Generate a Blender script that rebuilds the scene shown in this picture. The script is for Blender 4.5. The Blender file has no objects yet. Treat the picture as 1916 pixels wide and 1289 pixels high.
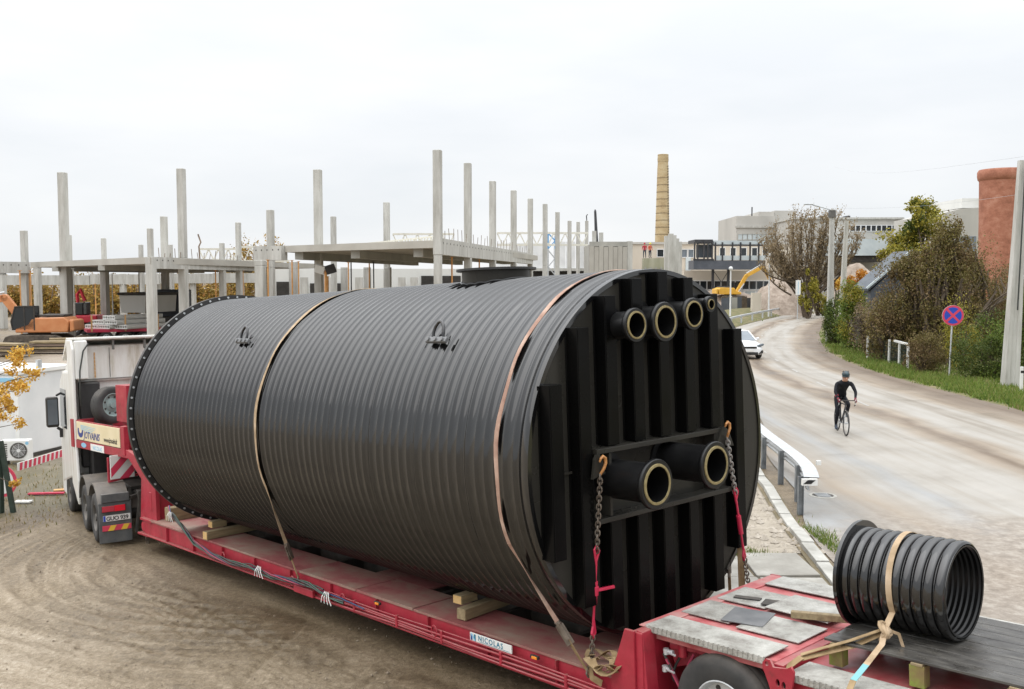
import bpy, bmesh, math, random
import numpy as np
from mathutils import Vector, Matrix, noise as mnoise

sc = bpy.context.scene
col = sc.collection
R = math.radians
rnd = random.Random(7)

# ------------------------------------------------------------------ camera
CAMZ = 4.3
F, HOR, CX, CY = 1800.0, 525.0, 958.0, 644.5
PITCH = math.atan2(CY - HOR, F)
cam_d = bpy.data.cameras.new('camera')
cam_d.sensor_width = 36.0
cam_d.lens = F / 1916 * 36.0
cam_d.clip_start = 0.2
cam_d.clip_end = 3000
cam = bpy.data.objects.new('camera', cam_d)
cam.location = (0, 0, CAMZ)
cam.rotation_euler = (math.pi / 2 - PITCH, 0, 0)
col.objects.link(cam)
sc.camera = cam

# ------------------------------------------------------------------ light
SUN_EL, SUN_AZ = R(52), R(-35)      # overcast, brighter part of the sky is to the left
sun_d = bpy.data.lights.new('sun', 'SUN')
sun_d.energy = 0.8
sun_d.angle = R(75)
sun_d.color = (1.0, 0.965, 0.92)
sun = bpy.data.objects.new('sun', sun_d)
sv = Vector((math.sin(SUN_AZ - R(60)) * math.cos(SUN_EL), math.cos(SUN_AZ - R(60)) * math.cos(SUN_EL), math.sin(SUN_EL)))
sun.rotation_euler = sv.to_track_quat('Z', 'Y').to_euler()
col.objects.link(sun)

w = bpy.data.worlds.new('World')
sc.world = w
w.use_nodes = True
nt = w.node_tree
nt.nodes.clear()
N = nt.nodes.new
LK = nt.links.new
out = N('ShaderNodeOutputWorld')
bg = N('ShaderNodeBackground')
bg.inputs['Strength'].default_value = 0.1
sky = N('ShaderNodeTexSky')
sky.sky_type = 'NISHITA'
sky.sun_disc = False
sky.sun_elevation = SUN_EL
sky.sun_rotation = math.atan2(sv.x, sv.y)
tc = N('ShaderNodeTexCoord')
sep = N('ShaderNodeSeparateXYZ')
LK(tc.outputs['Generated'], sep.inputs[0])
# overcast luminance: brighter towards the zenith (smooth, like a CIE overcast sky)
m1 = N('ShaderNodeMath'); m1.operation = 'MAXIMUM'; m1.inputs[1].default_value = 0
LK(sep.outputs['Z'], m1.inputs[0])
m2 = N('ShaderNodeMath'); m2.operation = 'POWER'; m2.inputs[1].default_value = 2.2
LK(m1.outputs[0], m2.inputs[0])
m3 = N('ShaderNodeMath'); m3.operation = 'MULTIPLY_ADD'; m3.inputs[1].default_value = 3.2; m3.inputs[2].default_value = 1.0
LK(m2.outputs[0], m3.inputs[0])
mp = N('ShaderNodeMapping'); mp.inputs['Scale'].default_value = (1.0, 1.0, 4.0); mp.inputs['Rotation'].default_value = (0.1, 0.15, 0.4)
LK(tc.outputs['Generated'], mp.inputs[0])
nz = N('ShaderNodeTexNoise'); nz.inputs['Scale'].default_value = 2.8; nz.inputs['Detail'].default_value = 5; nz.inputs['Roughness'].default_value = 0.5
LK(mp.outputs[0], nz.inputs['Vector'])
rp = N('ShaderNodeValToRGB')
rp.color_ramp.elements[0].position = 0.36; rp.color_ramp.elements[0].color = (0.865, 0.893, 0.925, 1)
rp.color_ramp.elements[1].position = 0.66; rp.color_ramp.elements[1].color = (0.975, 0.985, 1.0, 1)
LK(nz.outputs['Fac'], rp.inputs[0])
mul = N('ShaderNodeVectorMath'); mul.operation = 'SCALE'
LK(rp.outputs[0], mul.inputs[0])
m4 = N('ShaderNodeMath'); m4.operation = 'MULTIPLY'; m4.inputs[1].default_value = 7.5
LK(m3.outputs[0], m4.inputs[0]); LK(m4.outputs[0], mul.inputs['Scale'])
mx = N('ShaderNodeMix'); mx.data_type = 'RGBA'; mx.inputs['Factor'].default_value = 0.93
LK(sky.outputs[0], mx.inputs['A']); LK(mul.outputs[0], mx.inputs['B'])
LK(mx.outputs['Result'], bg.inputs['Color'])
LK(bg.outputs[0], out.inputs[0])

sc.view_settings.view_transform = 'Standard'
sc.view_settings.look = 'None'
sc.view_settings.exposure = 0.42
sc.view_settings.gamma = 1.0
sc.view_settings.use_curve_mapping = False
sc.cycles.max_bounces = 6
sc.cycles.use_denoising = True

# ------------------------------------------------------------------ projection helpers (pixels of the 1916 px photo -> points of the place)
_c, _s = math.cos(PITCH), math.sin(PITCH)


def ray(px, py):
    X = (px - CX) / F
    Z = -(py - CY) / F
    return Vector((X, _c + Z * _s, -_s + Z * _c))


def at(px, py, d):
    r = ray(px, py)
    return r * (d / r.y) + Vector((0, 0, CAMZ))


def ground_at(px, py, z=0.0):
    r = ray(px, py)
    return r * ((z - CAMZ) / r.z) + Vector((0, 0, CAMZ))


# trailer frame: x across (right), y forward to the tractor, z up; origin on the tank axis at the near end
TH = Vector((0.73394, 0.67921, 0.0)).normalized()
TA = Vector((-0.678417, 0.733086, -0.04832)).normalized()
TV = TH.cross(TA).normalized()
TO = Vector((1.69239, 11.05, -1.97079 + CAMZ))
MT = Matrix(((TH.x, TA.x, TV.x, TO.x), (TH.y, TA.y, TV.y, TO.y), (TH.z, TA.z, TV.z, TO.z), (0, 0, 0, 1)))
GT = -2.82       # ground below the trailer, in the trailer frame


def sstep(a, b, x):
    t = np.clip((x - a) / (b - a), 0, 1)
    return t * t * (3 - 2 * t)


def G(x, y):
    """height of the ground: the road is flat, the yard falls away under the trailer and rises again at the building site"""
    x = np.asarray(x, float); y = np.asarray(y, float)
    dx, dy = x - TO.x, y - TO.y
    xl = TH.x * dx + TH.y * dy
    yl = (TA.x * dx + TA.y * dy)
    z0 = TO.z + GT
    yl2 = np.clip(yl, -9, 17)
    plane = z0 - 0.0484 * yl2
    far = sstep(18, 56, yl)
    e = 1.5 + np.maximum(0, yl - 13) * 0.5
    wgt = (1 - sstep(e, e + 2.0 + np.maximum(0, yl - 13) * 0.25, xl)) * (1 - far)
    return plane * wgt


def g(x, y):
    return float(G(x, y))


# ------------------------------------------------------------------ mesh helpers
class MB:
    def __init__(self):
        self.v = []; self.f = []; self.m = []

    def add(self, vs, fs, mi=0):
        o = len(self.v)
        self.v.extend([tuple(p) for p in vs])
        for q in fs:
            self.f.append(tuple(i + o for i in q)); self.m.append(mi)
        return self

    def box(self, x0, x1, y0, y1, z0, z1, mi=0, mat=None):
        vs = [Vector(p) for p in ((x0, y0, z0), (x1, y0, z0), (x1, y1, z0), (x0, y1, z0), (x0, y0, z1), (x1, y0, z1), (x1, y1, z1), (x0, y1, z1))]
        if mat is not None:
            vs = [mat @ p for p in vs]
        return self.add(vs, [(0, 3, 2, 1), (4, 5, 6, 7), (0, 1, 5, 4), (1, 2, 6, 5), (2, 3, 7, 6), (3, 0, 4, 7)], mi)

    def cbox(self, c, s, mi=0, rot=None):
        m = Matrix.Translation(Vector(c))
        if rot is not None:
            m = m @ rot
        return self.box(-s[0] / 2, s[0] / 2, -s[1] / 2, s[1] / 2, -s[2] / 2, s[2] / 2, mi, m)

    def bar(self, p0, p1, w, h, mi=0, up=(0, 0, 1)):
        p0, p1 = Vector(p0), Vector(p1)
        d = p1 - p0
        L = d.length
        d.normalize()
        u = Vector(up)
        s = d.cross(u)
        if s.length < 1e-4:
            s = d.cross(Vector((1, 0, 0)))
        s.normalize()
        u = s.cross(d)
        m = Matrix(((s.x, d.x, u.x, p0.x), (s.y, d.y, u.y, p0.y), (s.z, d.z, u.z, p0.z), (0, 0, 0, 1)))
        return self.box(-w / 2, w / 2, 0, L, -h / 2, h / 2, mi, m)

    def tube(self, pts, r, n=8, closed=False, mi=0, caps=True):
        pts = [Vector(p) for p in pts]
        k = len(pts)
        rs = r if hasattr(r, '__len__') else [r] * k
        vs, fs = [], []
        prev = None
        for i, p in enumerate(pts):
            if closed:
                d = pts[(i + 1) % k] - pts[i - 1]
            else:
                d = pts[min(i + 1, k - 1)] - pts[max(i - 1, 0)]
            d.normalize()
            if prev is None:
                a = d.orthogonal().normalized()
            else:
                a = prev - d * prev.dot(d)
                if a.length < 1e-6:
                    a = d.orthogonal()
                a.normalize()
            prev = a
            b = d.cross(a)
            for j in range(n):
                t = 2 * math.pi * j / n
                vs.append(p + (a * math.cos(t) + b * math.sin(t)) * rs[i])
        for i in range(k if closed else k - 1):
            i2 = (i + 1) % k
            for j in range(n):
                j2 = (j + 1) % n
                fs.append((i * n + j, i * n + j2, i2 * n + j2, i2 * n + j))
        if caps and not closed:
            fs.append(tuple(range(n - 1, -1, -1)))
            fs.append(tuple((k - 1) * n + j for j in range(n)))
        return self.add(vs, fs, mi)

    def cyl(self, p0, p1, r0, r1=None, n=16, mi=0, caps=True):
        return self.tube([p0, p1], [r0, r0 if r1 is None else r1], n, False, mi, caps)

    def lathe(self, prof, origin=(0, 0, 0), axis=(0, 0, 1), n=24, mi=0, closed=False):
        """prof: list of (radius, height along axis)"""
        ax = Vector(axis).normalized()
        a = ax.orthogonal().normalized()
        b = ax.cross(a)
        o = Vector(origin)
        vs, fs = [], []
        k = len(prof)
        for (r, h) in prof:
            for j in range(n):
                t = 2 * math.pi * j / n
                vs.append(o + ax * h + (a * math.cos(t) + b * math.sin(t)) * r)
        for i in range(k if closed else k - 1):
            i2 = (i + 1) % k
            for j in range(n):
                j2 = (j + 1) % n
                fs.append((i * n + j, i * n + j2, i2 * n + j2, i2 * n + j))
        return self.add(vs, fs, mi)

    def prism(self, poly, m=None, t=0.1, mi=0):
        """poly: 2d points in the xy plane of m, extruded from z = 0 to z = t"""
        k = len(poly)
        vs = [Vector((p[0], p[1], 0)) for p in poly] + [Vector((p[0], p[1], t)) for p in poly]
        if m is not None:
            vs = [m @ p for p in vs]
        fs = [tuple(range(k - 1, -1, -1)), tuple(range(k, 2 * k))]
        for i in range(k):
            j = (i + 1) % k
            fs.append((i, j, k + j, k + i))
        return self.add(vs, fs, mi)

    def sph(self, c, r, n=12, k=8, mi=0, s=(1, 1, 1)):
        c = Vector(c)
        vs = [c + Vector((0, 0, -r * s[2]))]
        for i in range(1, k):
            ph = -math.pi / 2 + math.pi * i / k
            for j in range(n):
                t = 2 * math.pi * j / n
                vs.append(c + Vector((r * s[0] * math.cos(ph) * math.cos(t), r * s[1] * math.cos(ph) * math.sin(t), r * s[2] * math.sin(ph))))
        vs.append(c + Vector((0, 0, r * s[2])))
        fs = []
        for j in range(n):
            fs.append((0, 1 + (j + 1) % n, 1 + j))
            fs.append((len(vs) - 1, 1 + (k - 2) * n + j, 1 + (k - 2) * n + (j + 1) % n))
        for i in range(k - 2):
            for j in range(n):
                a = 1 + i * n + j; b = 1 + i * n + (j + 1) % n
                fs.append((a, b, b + n, a + n))
        return self.add(vs, fs, mi)

    def build(self, name, mats, parent=None, smooth=False, bevel=0.0, label=None, kind=None, angle=40):
        off = OFF.get(parent.name) if parent is not None else None
        vs = self.v
        if off is not None:
            vs = [(p[0] - off[0], p[1] - off[1], p[2] - off[2]) for p in vs]
        me = bpy.data.meshes.new(name)
        me.from_pydata(vs, [], self.f)
        if not isinstance(mats, (list, tuple)):
            mats = [mats]
        for mm in mats:
            me.materials.append(mm)
        if len(mats) > 1:
            me.polygons.foreach_set('material_index', self.m)
        if smooth:
            me.polygons.foreach_set('use_smooth', [True] * len(me.polygons))
            me.set_sharp_from_angle(angle=R(angle))
        me.update()
        o = bpy.data.objects.new(name, me)
        col.objects.link(o)
        if parent is not None:
            o.parent = parent
            if off is not None:
                OFF[o.name] = off
        if bevel:
            b = o.modifiers.new('bevel', 'BEVEL'); b.width = bevel; b.segments = 2; b.limit_method = 'ANGLE'; b.angle_limit = R(35)
        if label: o['label'] = label
        if kind: o['kind'] = kind
        return o


OFF = {}


def thing(name, label, cat, M=None, off=None, group=None, kind=None):
    """an Empty at the thing's base; geometry of its parts is written in M's frame, off is the base in that frame"""
    o = bpy.data.objects.new(name, None)
    col.objects.link(o)
    o.empty_display_size = 0.3
    M = M if M is not None else Matrix.Identity(4)
    if off is not None:
        off = Vector(off)
        M = M @ Matrix.Translation(off)
    o.matrix_world = M
    if off is not None:
        OFF[o.name] = tuple(off)
    o['label'] = label; o['category'] = cat
    if group: o['group'] = group
    if kind: o['kind'] = kind
    return o


def tag(o, label=None, cat=None, group=None, kind=None):
    for k, v in (('label', label), ('category', cat), ('group', group), ('kind', kind)):
        if v: o[k] = v
    return o


def dup(o, M=None, label=None):
    c = o.copy(); col.objects.link(c)
    if M is not None: c.matrix_world = M
    if label: c['label'] = label
    for ch in list(o.children):
        d = ch.copy(); col.objects.link(d); d.parent = c
        for gg in list(ch.children):
            e = gg.copy(); col.objects.link(e); e.parent = d
    return c


def share(o, M, parent, label=None):
    """another object with the same mesh data (a repeated part)"""
    c = o.copy(); col.objects.link(c); c.parent = parent; c.matrix_local = M
    return c


# ------------------------------------------------------------------ materials
def new_mat(name):
    m = bpy.data.materials.new(name)
    m.use_nodes = True
    t = m.node_tree
    return m, t, t.nodes['Principled BSDF']


def ramp(t, stops):
    n = t.nodes.new('ShaderNodeValToRGB')
    e = n.color_ramp.elements
    while len(e) < len(stops):
        e.new(0.5)
    for i, (p, c) in enumerate(stops):
        e[i].position = p
        e[i].color = (*c, 1) if len(c) == 3 else c
    return n


def mat(name, stops, scale=3.0, rough=0.6, bump=0.0, bscale=30.0, metal=0.0, spec=0.5, stretch=(1, 1, 1), detail=6, dust=None, rvar=0.0, ior=1.5, world=False, nrough=0.55, trans=0.0, emit=None):
    m, t, b = new_mat(name)
    nn, lk = t.nodes.new, t.links.new
    if isinstance(stops[0], (int, float)):
        stops = [(0, stops), (1, stops)]
    tcn = nn('ShaderNodeTexCoord')
    oi = nn('ShaderNodeObjectInfo')
    vm = nn('ShaderNodeVectorMath'); vm.operation = 'ADD'
    if world:
        geo = nn('ShaderNodeNewGeometry'); lk(geo.outputs['Position'], vm.inputs[0])
    else:
        lk(tcn.outputs['Object'], vm.inputs[0])
        sc_ = nn('ShaderNodeMath'); sc_.operation = 'MULTIPLY'; sc_.inputs[1].default_value = 37.0
        lk(oi.outputs['Random'], sc_.inputs[0]); lk(sc_.outputs[0], vm.inputs[1])
    mpn = nn('ShaderNodeMapping'); mpn.inputs['Scale'].default_value = stretch
    lk(vm.outputs[0], mpn.inputs[0])
    n1 = nn('ShaderNodeTexNoise'); n1.inputs['Scale'].default_value = scale; n1.inputs['Detail'].default_value = detail; n1.inputs['Roughness'].default_value = nrough
    lk(mpn.outputs[0], n1.inputs['Vector'])
    r = ramp(t, stops)
    lk(n1.outputs['Fac'], r.inputs[0])
    last = r.outputs[0]
    if dust:
        geo2 = nn('ShaderNodeNewGeometry')
        sp = nn('ShaderNodeSeparateXYZ'); lk(geo2.outputs['Normal'], sp.inputs[0])
        n3 = nn('ShaderNodeTexNoise'); n3.inputs['Scale'].default_value = dust[2] if len(dust) > 2 else 2.5; n3.inputs['Detail'].default_value = 8; n3.inputs['Roughness'].default_value = 0.7
        lk(vm.outputs[0], n3.inputs['Vector'])
        rr = ramp(t, [(0.3, (0.15,) * 3), (0.7, (1,) * 3)]); lk(n3.outputs['Fac'], rr.inputs[0])
        mn = nn('ShaderNodeMapRange'); mn.inputs['From Min'].default_value = 0.1; mn.inputs['From Max'].default_value = 0.95; mn.inputs['To Min'].default_value = 0.12
        lk(sp.outputs['Z'], mn.inputs['Value'])
        ml = nn('ShaderNodeMath'); ml.operation = 'MULTIPLY'; lk(rr.outputs[0], ml.inputs[0]); lk(mn.outputs[0], ml.inputs[1])
        m2_ = nn('ShaderNodeMath'); m2_.operation = 'MULTIPLY'; m2_.inputs[1].default_value = dust[1]; lk(ml.outputs[0], m2_.inputs[0])
        mxn = nn('ShaderNodeMix'); mxn.data_type = 'RGBA'
        lk(m2_.outputs[0], mxn.inputs['Factor']); lk(last, mxn.inputs['A']); mxn.inputs['B'].default_value = (*dust[0], 1)
        last = mxn.outputs['Result']
    lk(last, b.inputs['Base Color'])
    b.inputs['Roughness'].default_value = rough
    if rvar:
        n4 = nn('ShaderNodeTexNoise'); n4.inputs['Scale'].default_value = scale * 1.7; n4.inputs['Detail'].default_value = 5
        lk(vm.outputs[0], n4.inputs['Vector'])
        mr = nn('ShaderNodeMapRange'); mr.inputs['From Min'].default_value = 0.3; mr.inputs['From Max'].default_value = 0.7
        mr.inputs['To Min'].default_value = max(0.02, rough - rvar); mr.inputs['To Max'].default_value = min(1, rough + rvar)
        lk(n4.outputs['Fac'], mr.inputs['Value']); lk(mr.outputs[0], b.inputs['Roughness'])
    b.inputs['Metallic'].default_value = metal
    b.inputs['IOR'].default_value = ior
    b.inputs['Specular IOR Level'].default_value = spec
    if trans:
        b.inputs['Transmission Weight'].default_value = trans
    if emit:
        b.inputs['Emission Color'].default_value = (*emit[0], 1); b.inputs['Emission Strength'].default_value = emit[1]
    if bump:
        n2 = nn('ShaderNodeTexNoise'); n2.inputs['Scale'].default_value = bscale; n2.inputs['Detail'].default_value = 5
        lk(mpn.outputs[0], n2.inputs['Vector'])
        bp = nn('ShaderNodeBump'); bp.inputs['Strength'].default_value = bump; bp.inputs['Distance'].default_value = 0.02
        lk(n2.outputs['Fac'], bp.inputs['Height']); lk(bp.outputs[0], b.inputs['Normal'])
    return m


def leaf_mat(name, cols, rough=0.6):
    m, t, b = new_mat(name)
    geo = t.nodes.new('ShaderNodeNewGeometry')
    k = len(cols)
    r = ramp(t, [(i / max(1, k - 1), c) for i, c in enumerate(cols)])
    t.links.new(geo.outputs['Random Per Island'], r.inputs[0])
    t.links.new(r.outputs[0], b.inputs['Base Color'])
    b.inputs['Roughness'].default_value = rough
    b.inputs['Specular IOR Level'].default_value = 0.25
    tr = t.nodes.new('ShaderNodeBsdfTranslucent')
    t.links.new(r.outputs[0], tr.inputs['Color'])
    ms = t.nodes.new('ShaderNodeMixShader'); ms.inputs[0].default_value = 0.25
    t.links.new(b.outputs[0], ms.inputs[1]); t.links.new(tr.outputs[0], ms.inputs[2])
    t.links.new(ms.outputs[0], t.nodes['Material Output'].inputs[0])
    return m


DUST = (0.27, 0.22, 0.17)
M = {}
M['tank'] = mat('black_pe', [(0.3, (0.0025, 0.0026, 0.0028)), (0.75, (0.005, 0.005, 0.0053))], 1.2, 0.11, bump=0.02, bscale=4, ior=1.72, rvar=0.04, dust=((0.17, 0.165, 0.16), 0.055, 1.8), stretch=(1, 2.5, 1))
M['lug'] = mat('lug_pe', [(0.3, (0.12, 0.122, 0.125)), (0.7, (0.20, 0.202, 0.205))], 3, 0.35)
M['pipe_black'] = mat('pipe_black', [(0.3, (0.004, 0.004, 0.0045)), (0.7, (0.010, 0.010, 0.010))], 3, 0.33, spec=0.35)
M['tank_plate'] = mat('black_plate', [(0.3, (0.020, 0.019, 0.016)), (0.8, (0.040, 0.037, 0.031))], 0.9, 0.32, bump=0.05, bscale=6, rvar=0.12, stretch=(1, 1, 0.3), spec=0.2)
M['rib'] = mat('black_rib', [(0.3, (0.0022, 0.0022, 0.0024)), (0.8, (0.0060, 0.0058, 0.0052))], 0.9, 0.24, spec=0.09, rvar=0.08)
M['pe_end'] = mat('pipe_face', [(0.3, (0.17, 0.13, 0.05)), (0.7, (0.29, 0.235, 0.105))], 20, 0.6)
M['red'] = mat('red_paint', [(0.30, (0.15, 0.012, 0.018)), (0.42, (0.31, 0.012, 0.028)), (0.62, (0.40, 0.018, 0.042)), (0.72, (0.36, 0.06, 0.06))], 2.6, 0.45, bump=0.08, bscale=25, rvar=0.15, dust=((0.30, 0.18, 0.15), 0.75, 2.4), detail=10, nrough=0.72)
M['red_deck'] = mat('red_deck', [(0.32, (0.17, 0.035, 0.035)), (0.45, (0.27, 0.085, 0.08)), (0.55, (0.28, 0.15, 0.12)), (0.68, (0.30, 0.225, 0.175))], 1.4, 0.7, bump=0.12, bscale=22, detail=9, nrough=0.65, stretch=(1, 0.6, 1))
M['red_rear'] = mat('red_rear', [(0.35, (0.33, 0.05, 0.055)), (0.5, (0.46, 0.13, 0.13)), (0.65, (0.46, 0.24, 0.22))], 3.0, 0.6, bump=0.1, bscale=30)
M['checker'] = mat('checker_plate', [(0.35, (0.22, 0.205, 0.18)), (0.5, (0.37, 0.36, 0.325)), (0.65, (0.50, 0.49, 0.45))], 2.6, 0.55, bump=0.6, bscale=45, metal=0.0, rvar=0.1, detail=9, nrough=0.7)
M['rubber'] = mat('rubber', [(0.3, (0.018, 0.019, 0.020)), (0.7, (0.045, 0.046, 0.046))], 3.0, 0.75, dust=(DUST, 0.35, 3))
M['rubber_mat'] = mat('rubber_mat', [(0.3, (0.10, 0.105, 0.11)), (0.7, (0.19, 0.19, 0.19))], 3.0, 0.6, bump=0.1)
M['black'] = mat('black_plastic', [(0.3, (0.012, 0.012, 0.013)), (0.7, (0.03, 0.03, 0.03))], 4, 0.5, dust=(DUST, 0.25, 3))
M['guard'] = mat('mudguard_plastic', [(0.3, (0.06, 0.06, 0.058)), (0.7, (0.13, 0.125, 0.115))], 4, 0.6, dust=(DUST, 0.6, 3))
M['flap'] = mat('mudflap', [(0.3, (0.05, 0.058, 0.062)), (0.7, (0.11, 0.115, 0.115))], 5, 0.6, dust=(DUST, 0.4, 3))
M['chassis'] = mat('chassis', [(0.3, (0.02, 0.018, 0.016)), (0.7, (0.07, 0.06, 0.05))], 5, 0.7)
M['white'] = mat('white_paint', [(0.3, (0.68, 0.68, 0.65)), (0.7, (0.80, 0.80, 0.78))], 0.8, 0.35, bump=0.02, dust=((0.5, 0.45, 0.38), 0.25, 2))
M['cab_white'] = mat('cab_white', [(0.32, (0.50, 0.46, 0.38)), (0.42, (0.66, 0.64, 0.59)), (0.6, (0.76, 0.76, 0.73))], 2.2, 0.35, stretch=(1.6, 1.6, 0.25), detail=9, nrough=0.7)
M['white_wall'] = mat('white_wall', [(0.3, (0.62, 0.63, 0.63)), (0.7, (0.76, 0.76, 0.75))], 0.8, 0.6)
M['cream'] = mat('cream_board', [(0.3, (0.68, 0.58, 0.36)), (0.7, (0.76, 0.66, 0.45))], 2, 0.5, dust=(DUST, 0.3, 3))
M['navy'] = mat('navy_print', (0.03, 0.05, 0.22), 3, 0.5)
M['teal'] = mat('teal_print', (0.02, 0.17, 0.27), 3, 0.5)
M['skyblue'] = mat('blue_print', (0.25, 0.50, 0.68), 3, 0.5)
M['blue'] = mat('sign_blue', (0.015, 0.06, 0.42), 3, 0.4)
M['blackprint'] = mat('black_print', (0.01, 0.01, 0.012), 3, 0.5)
M['signred'] = mat('sign_red', (0.60, 0.05, 0.10), 3, 0.4)
M['taillight'] = mat('tail_red', (0.65, 0.012, 0.03), 3, 0.15)
M['amber'] = mat('amber_lens', (0.85, 0.28, 0.03), 3, 0.2)
M['reflyellow'] = mat('reflective_yellow', (0.72, 0.48, 0.05), 3, 0.4)
M['steel'] = mat('galvanised', [(0.3, (0.42, 0.44, 0.45)), (0.7, (0.60, 0.62, 0.63))], 6, 0.45, metal=0.4, dust=(DUST, 0.15, 4))
M['post_steel'] = mat('weathered_post', [(0.3, (0.12, 0.13, 0.14)), (0.7, (0.26, 0.28, 0.29))], 5, 0.5)
M['chain'] = mat('chain_steel', [(0.3, (0.10, 0.075, 0.055)), (0.7, (0.26, 0.225, 0.19))], 9, 0.5, metal=0.6)
M['chain_light'] = mat('chain_zinc', [(0.3, (0.20, 0.18, 0.16)), (0.7, (0.42, 0.41, 0.39))], 9, 0.45, metal=0.6)
M['hookorange'] = mat('orange_hook', [(0.3, (0.30, 0.13, 0.045)), (0.6, (0.50, 0.23, 0.07)), (0.75, (0.62, 0.34, 0.14))], 20, 0.4)
M['tensred'] = mat('red_tensioner', [(0.3, (0.45, 0.015, 0.05)), (0.7, (0.55, 0.03, 0.08))], 9, 0.4)
M['strap'] = mat('strap_web', [(0.3, (0.25, 0.175, 0.10)), (0.5, (0.40, 0.29, 0.18)), (0.7, (0.52, 0.40, 0.28))], 5, 0.85, bump=0.2, bscale=120)
M['strap_pink'] = mat('strap_web_pink', [(0.3, (0.24, 0.13, 0.095)), (0.5, (0.37, 0.235, 0.175)), (0.7, (0.52, 0.38, 0.30))], 4, 0.85, bump=0.2, bscale=120)
M['strap_old'] = mat('strap_web_old', [(0.3, (0.20, 0.13, 0.06)), (0.7, (0.36, 0.26, 0.14))], 8, 0.85, bump=0.2, bscale=120)
M['strap_teal'] = mat('strap_teal', (0.18, 0.40, 0.42), 8, 0.85)
M['wood'] = mat('timber', [(0.3, (0.20, 0.15, 0.08)), (0.7, (0.36, 0.28, 0.16))], 2.5, 0.8, bump=0.25, bscale=14, stretch=(1, 8, 8), dust=(DUST, 0.2, 4))
M['wood_end'] = mat('timber_fresh', [(0.3, (0.52, 0.32, 0.12)), (0.7, (0.66, 0.45, 0.20))], 6, 0.8)
M['wood_wet'] = mat('wet_planks', [(0.3, (0.030, 0.028, 0.026)), (0.6, (0.075, 0.070, 0.062)), (0.8, (0.16, 0.15, 0.13))], 3.5, 0.38, bump=0.2, bscale=16, stretch=(6, 1, 1), rvar=0.2)
M['moss'] = mat('mossy_wood', [(0.35, (0.17, 0.115, 0.05)), (0.5, (0.19, 0.15, 0.05)), (0.66, (0.20, 0.26, 0.04))], 5, 0.9, bump=0.2)
M['hose'] = mat('hose', [(0.3, (0.02, 0.022, 0.02)), (0.7, (0.05, 0.055, 0.05))], 5, 0.4)
M['hose_green'] = mat('hose_green', (0.03, 0.09, 0.06), 5, 0.4)
M['hose_blue'] = mat('hose_blue', (0.02, 0.045, 0.13), 5, 0.4)
M['hose_red'] = mat('hose_red', (0.33, 0.04, 0.08), 5, 0.4)
M['rag'] = mat('white_rag', (0.72, 0.72, 0.70), 5, 0.9)
M['conc'] = mat('concrete', [(0.30, (0.31, 0.30, 0.265)), (0.48, (0.43, 0.42, 0.385)), (0.68, (0.55, 0.545, 0.51))], 1.3, 0.85, bump=0.08, bscale=8, stretch=(1.8, 1.8, 0.3), detail=10, nrough=0.7)
M['conc_dark'] = mat('concrete_dark', [(0.25, (0.27, 0.265, 0.24)), (0.75, (0.42, 0.41, 0.37))], 0.7, 0.85, stretch=(1.2, 1.2, 0.3), detail=8)
M['conc_slab'] = mat('concrete_slab', [(0.25, (0.34, 0.32, 0.28)), (0.75, (0.46, 0.44, 0.39))], 0.5, 0.85, bump=0.05, bscale=6)
M['kerb'] = mat('kerb_concrete', [(0.25, (0.26, 0.25, 0.22)), (0.75, (0.48, 0.47, 0.43))], 3, 0.85, bump=0.3, bscale=25, detail=9)
M['paving'] = mat('paving_concrete', [(0.25, (0.20, 0.185, 0.16)), (0.55, (0.30, 0.285, 0.25)), (0.78, (0.50, 0.48, 0.44))], 1.6, 0.8, bump=0.25, bscale=20, detail=9, rvar=0.15)
M['prop'] = mat('orange_prop', [(0.3, (0.55, 0.24, 0.06)), (0.7, (0.66, 0.36, 0.14))], 3, 0.7)
M['truss'] = mat('cream_steel', [(0.3, (0.60, 0.585, 0.50)), (0.7, (0.72, 0.70, 0.62))], 2, 0.6)
M['glass_dark'] = mat('dark_glass', (0.02, 0.025, 0.03), 2, 0.08)
M['glass_blue'] = mat('grey_blue_glass', [(0.3, (0.10, 0.12, 0.14)), (0.7, (0.20, 0.23, 0.26))], 0.7, 0.15)
M['darkopen'] = mat('dark_recess', [(0.3, (0.025, 0.023, 0.02)), (0.7, (0.05, 0.045, 0.04))], 2, 0.9)
M['beige_wall'] = mat('beige_render', [(0.3, (0.50, 0.44, 0.36)), (0.7, (0.63, 0.57, 0.48))], 0.25, 0.85, stretch=(1, 1, 0.4), detail=8)
M['grey_wall'] = mat('grey_render', [(0.25, (0.36, 0.35, 0.32)), (0.75, (0.52, 0.50, 0.46))], 0.15, 0.85, stretch=(1, 1, 0.35), detail=9)
M['white_panel'] = mat('white_panel', [(0.3, (0.58, 0.58, 0.55)), (0.7, (0.70, 0.70, 0.67))], 0.3, 0.7, stretch=(1, 1, 0.4))
M['chimney'] = mat('tan_brick', [(0.25, (0.30, 0.21, 0.11)), (0.5, (0.42, 0.32, 0.18)), (0.75, (0.50, 0.42, 0.27))], 0.5, 0.9, detail=9, nrough=0.7, bump=0.2, bscale=6, stretch=(1, 1, 1.6))
M['chim_band'] = mat('stained_band', [(0.3, (0.20, 0.145, 0.08)), (0.7, (0.28, 0.21, 0.12))], 2, 0.8)
M['brick'] = mat('red_brick', [(0.34, (0.22, 0.085, 0.05)), (0.5, (0.36, 0.145, 0.09)), (0.64, (0.44, 0.215, 0.145))], 0.8, 0.9, bump=0.3, bscale=5, detail=10, nrough=0.8, stretch=(1, 1, 1.4))
M['darksteel'] = mat('dark_steel', [(0.3, (0.02, 0.021, 0.025)), (0.7, (0.05, 0.05, 0.055))], 2, 0.5)
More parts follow.
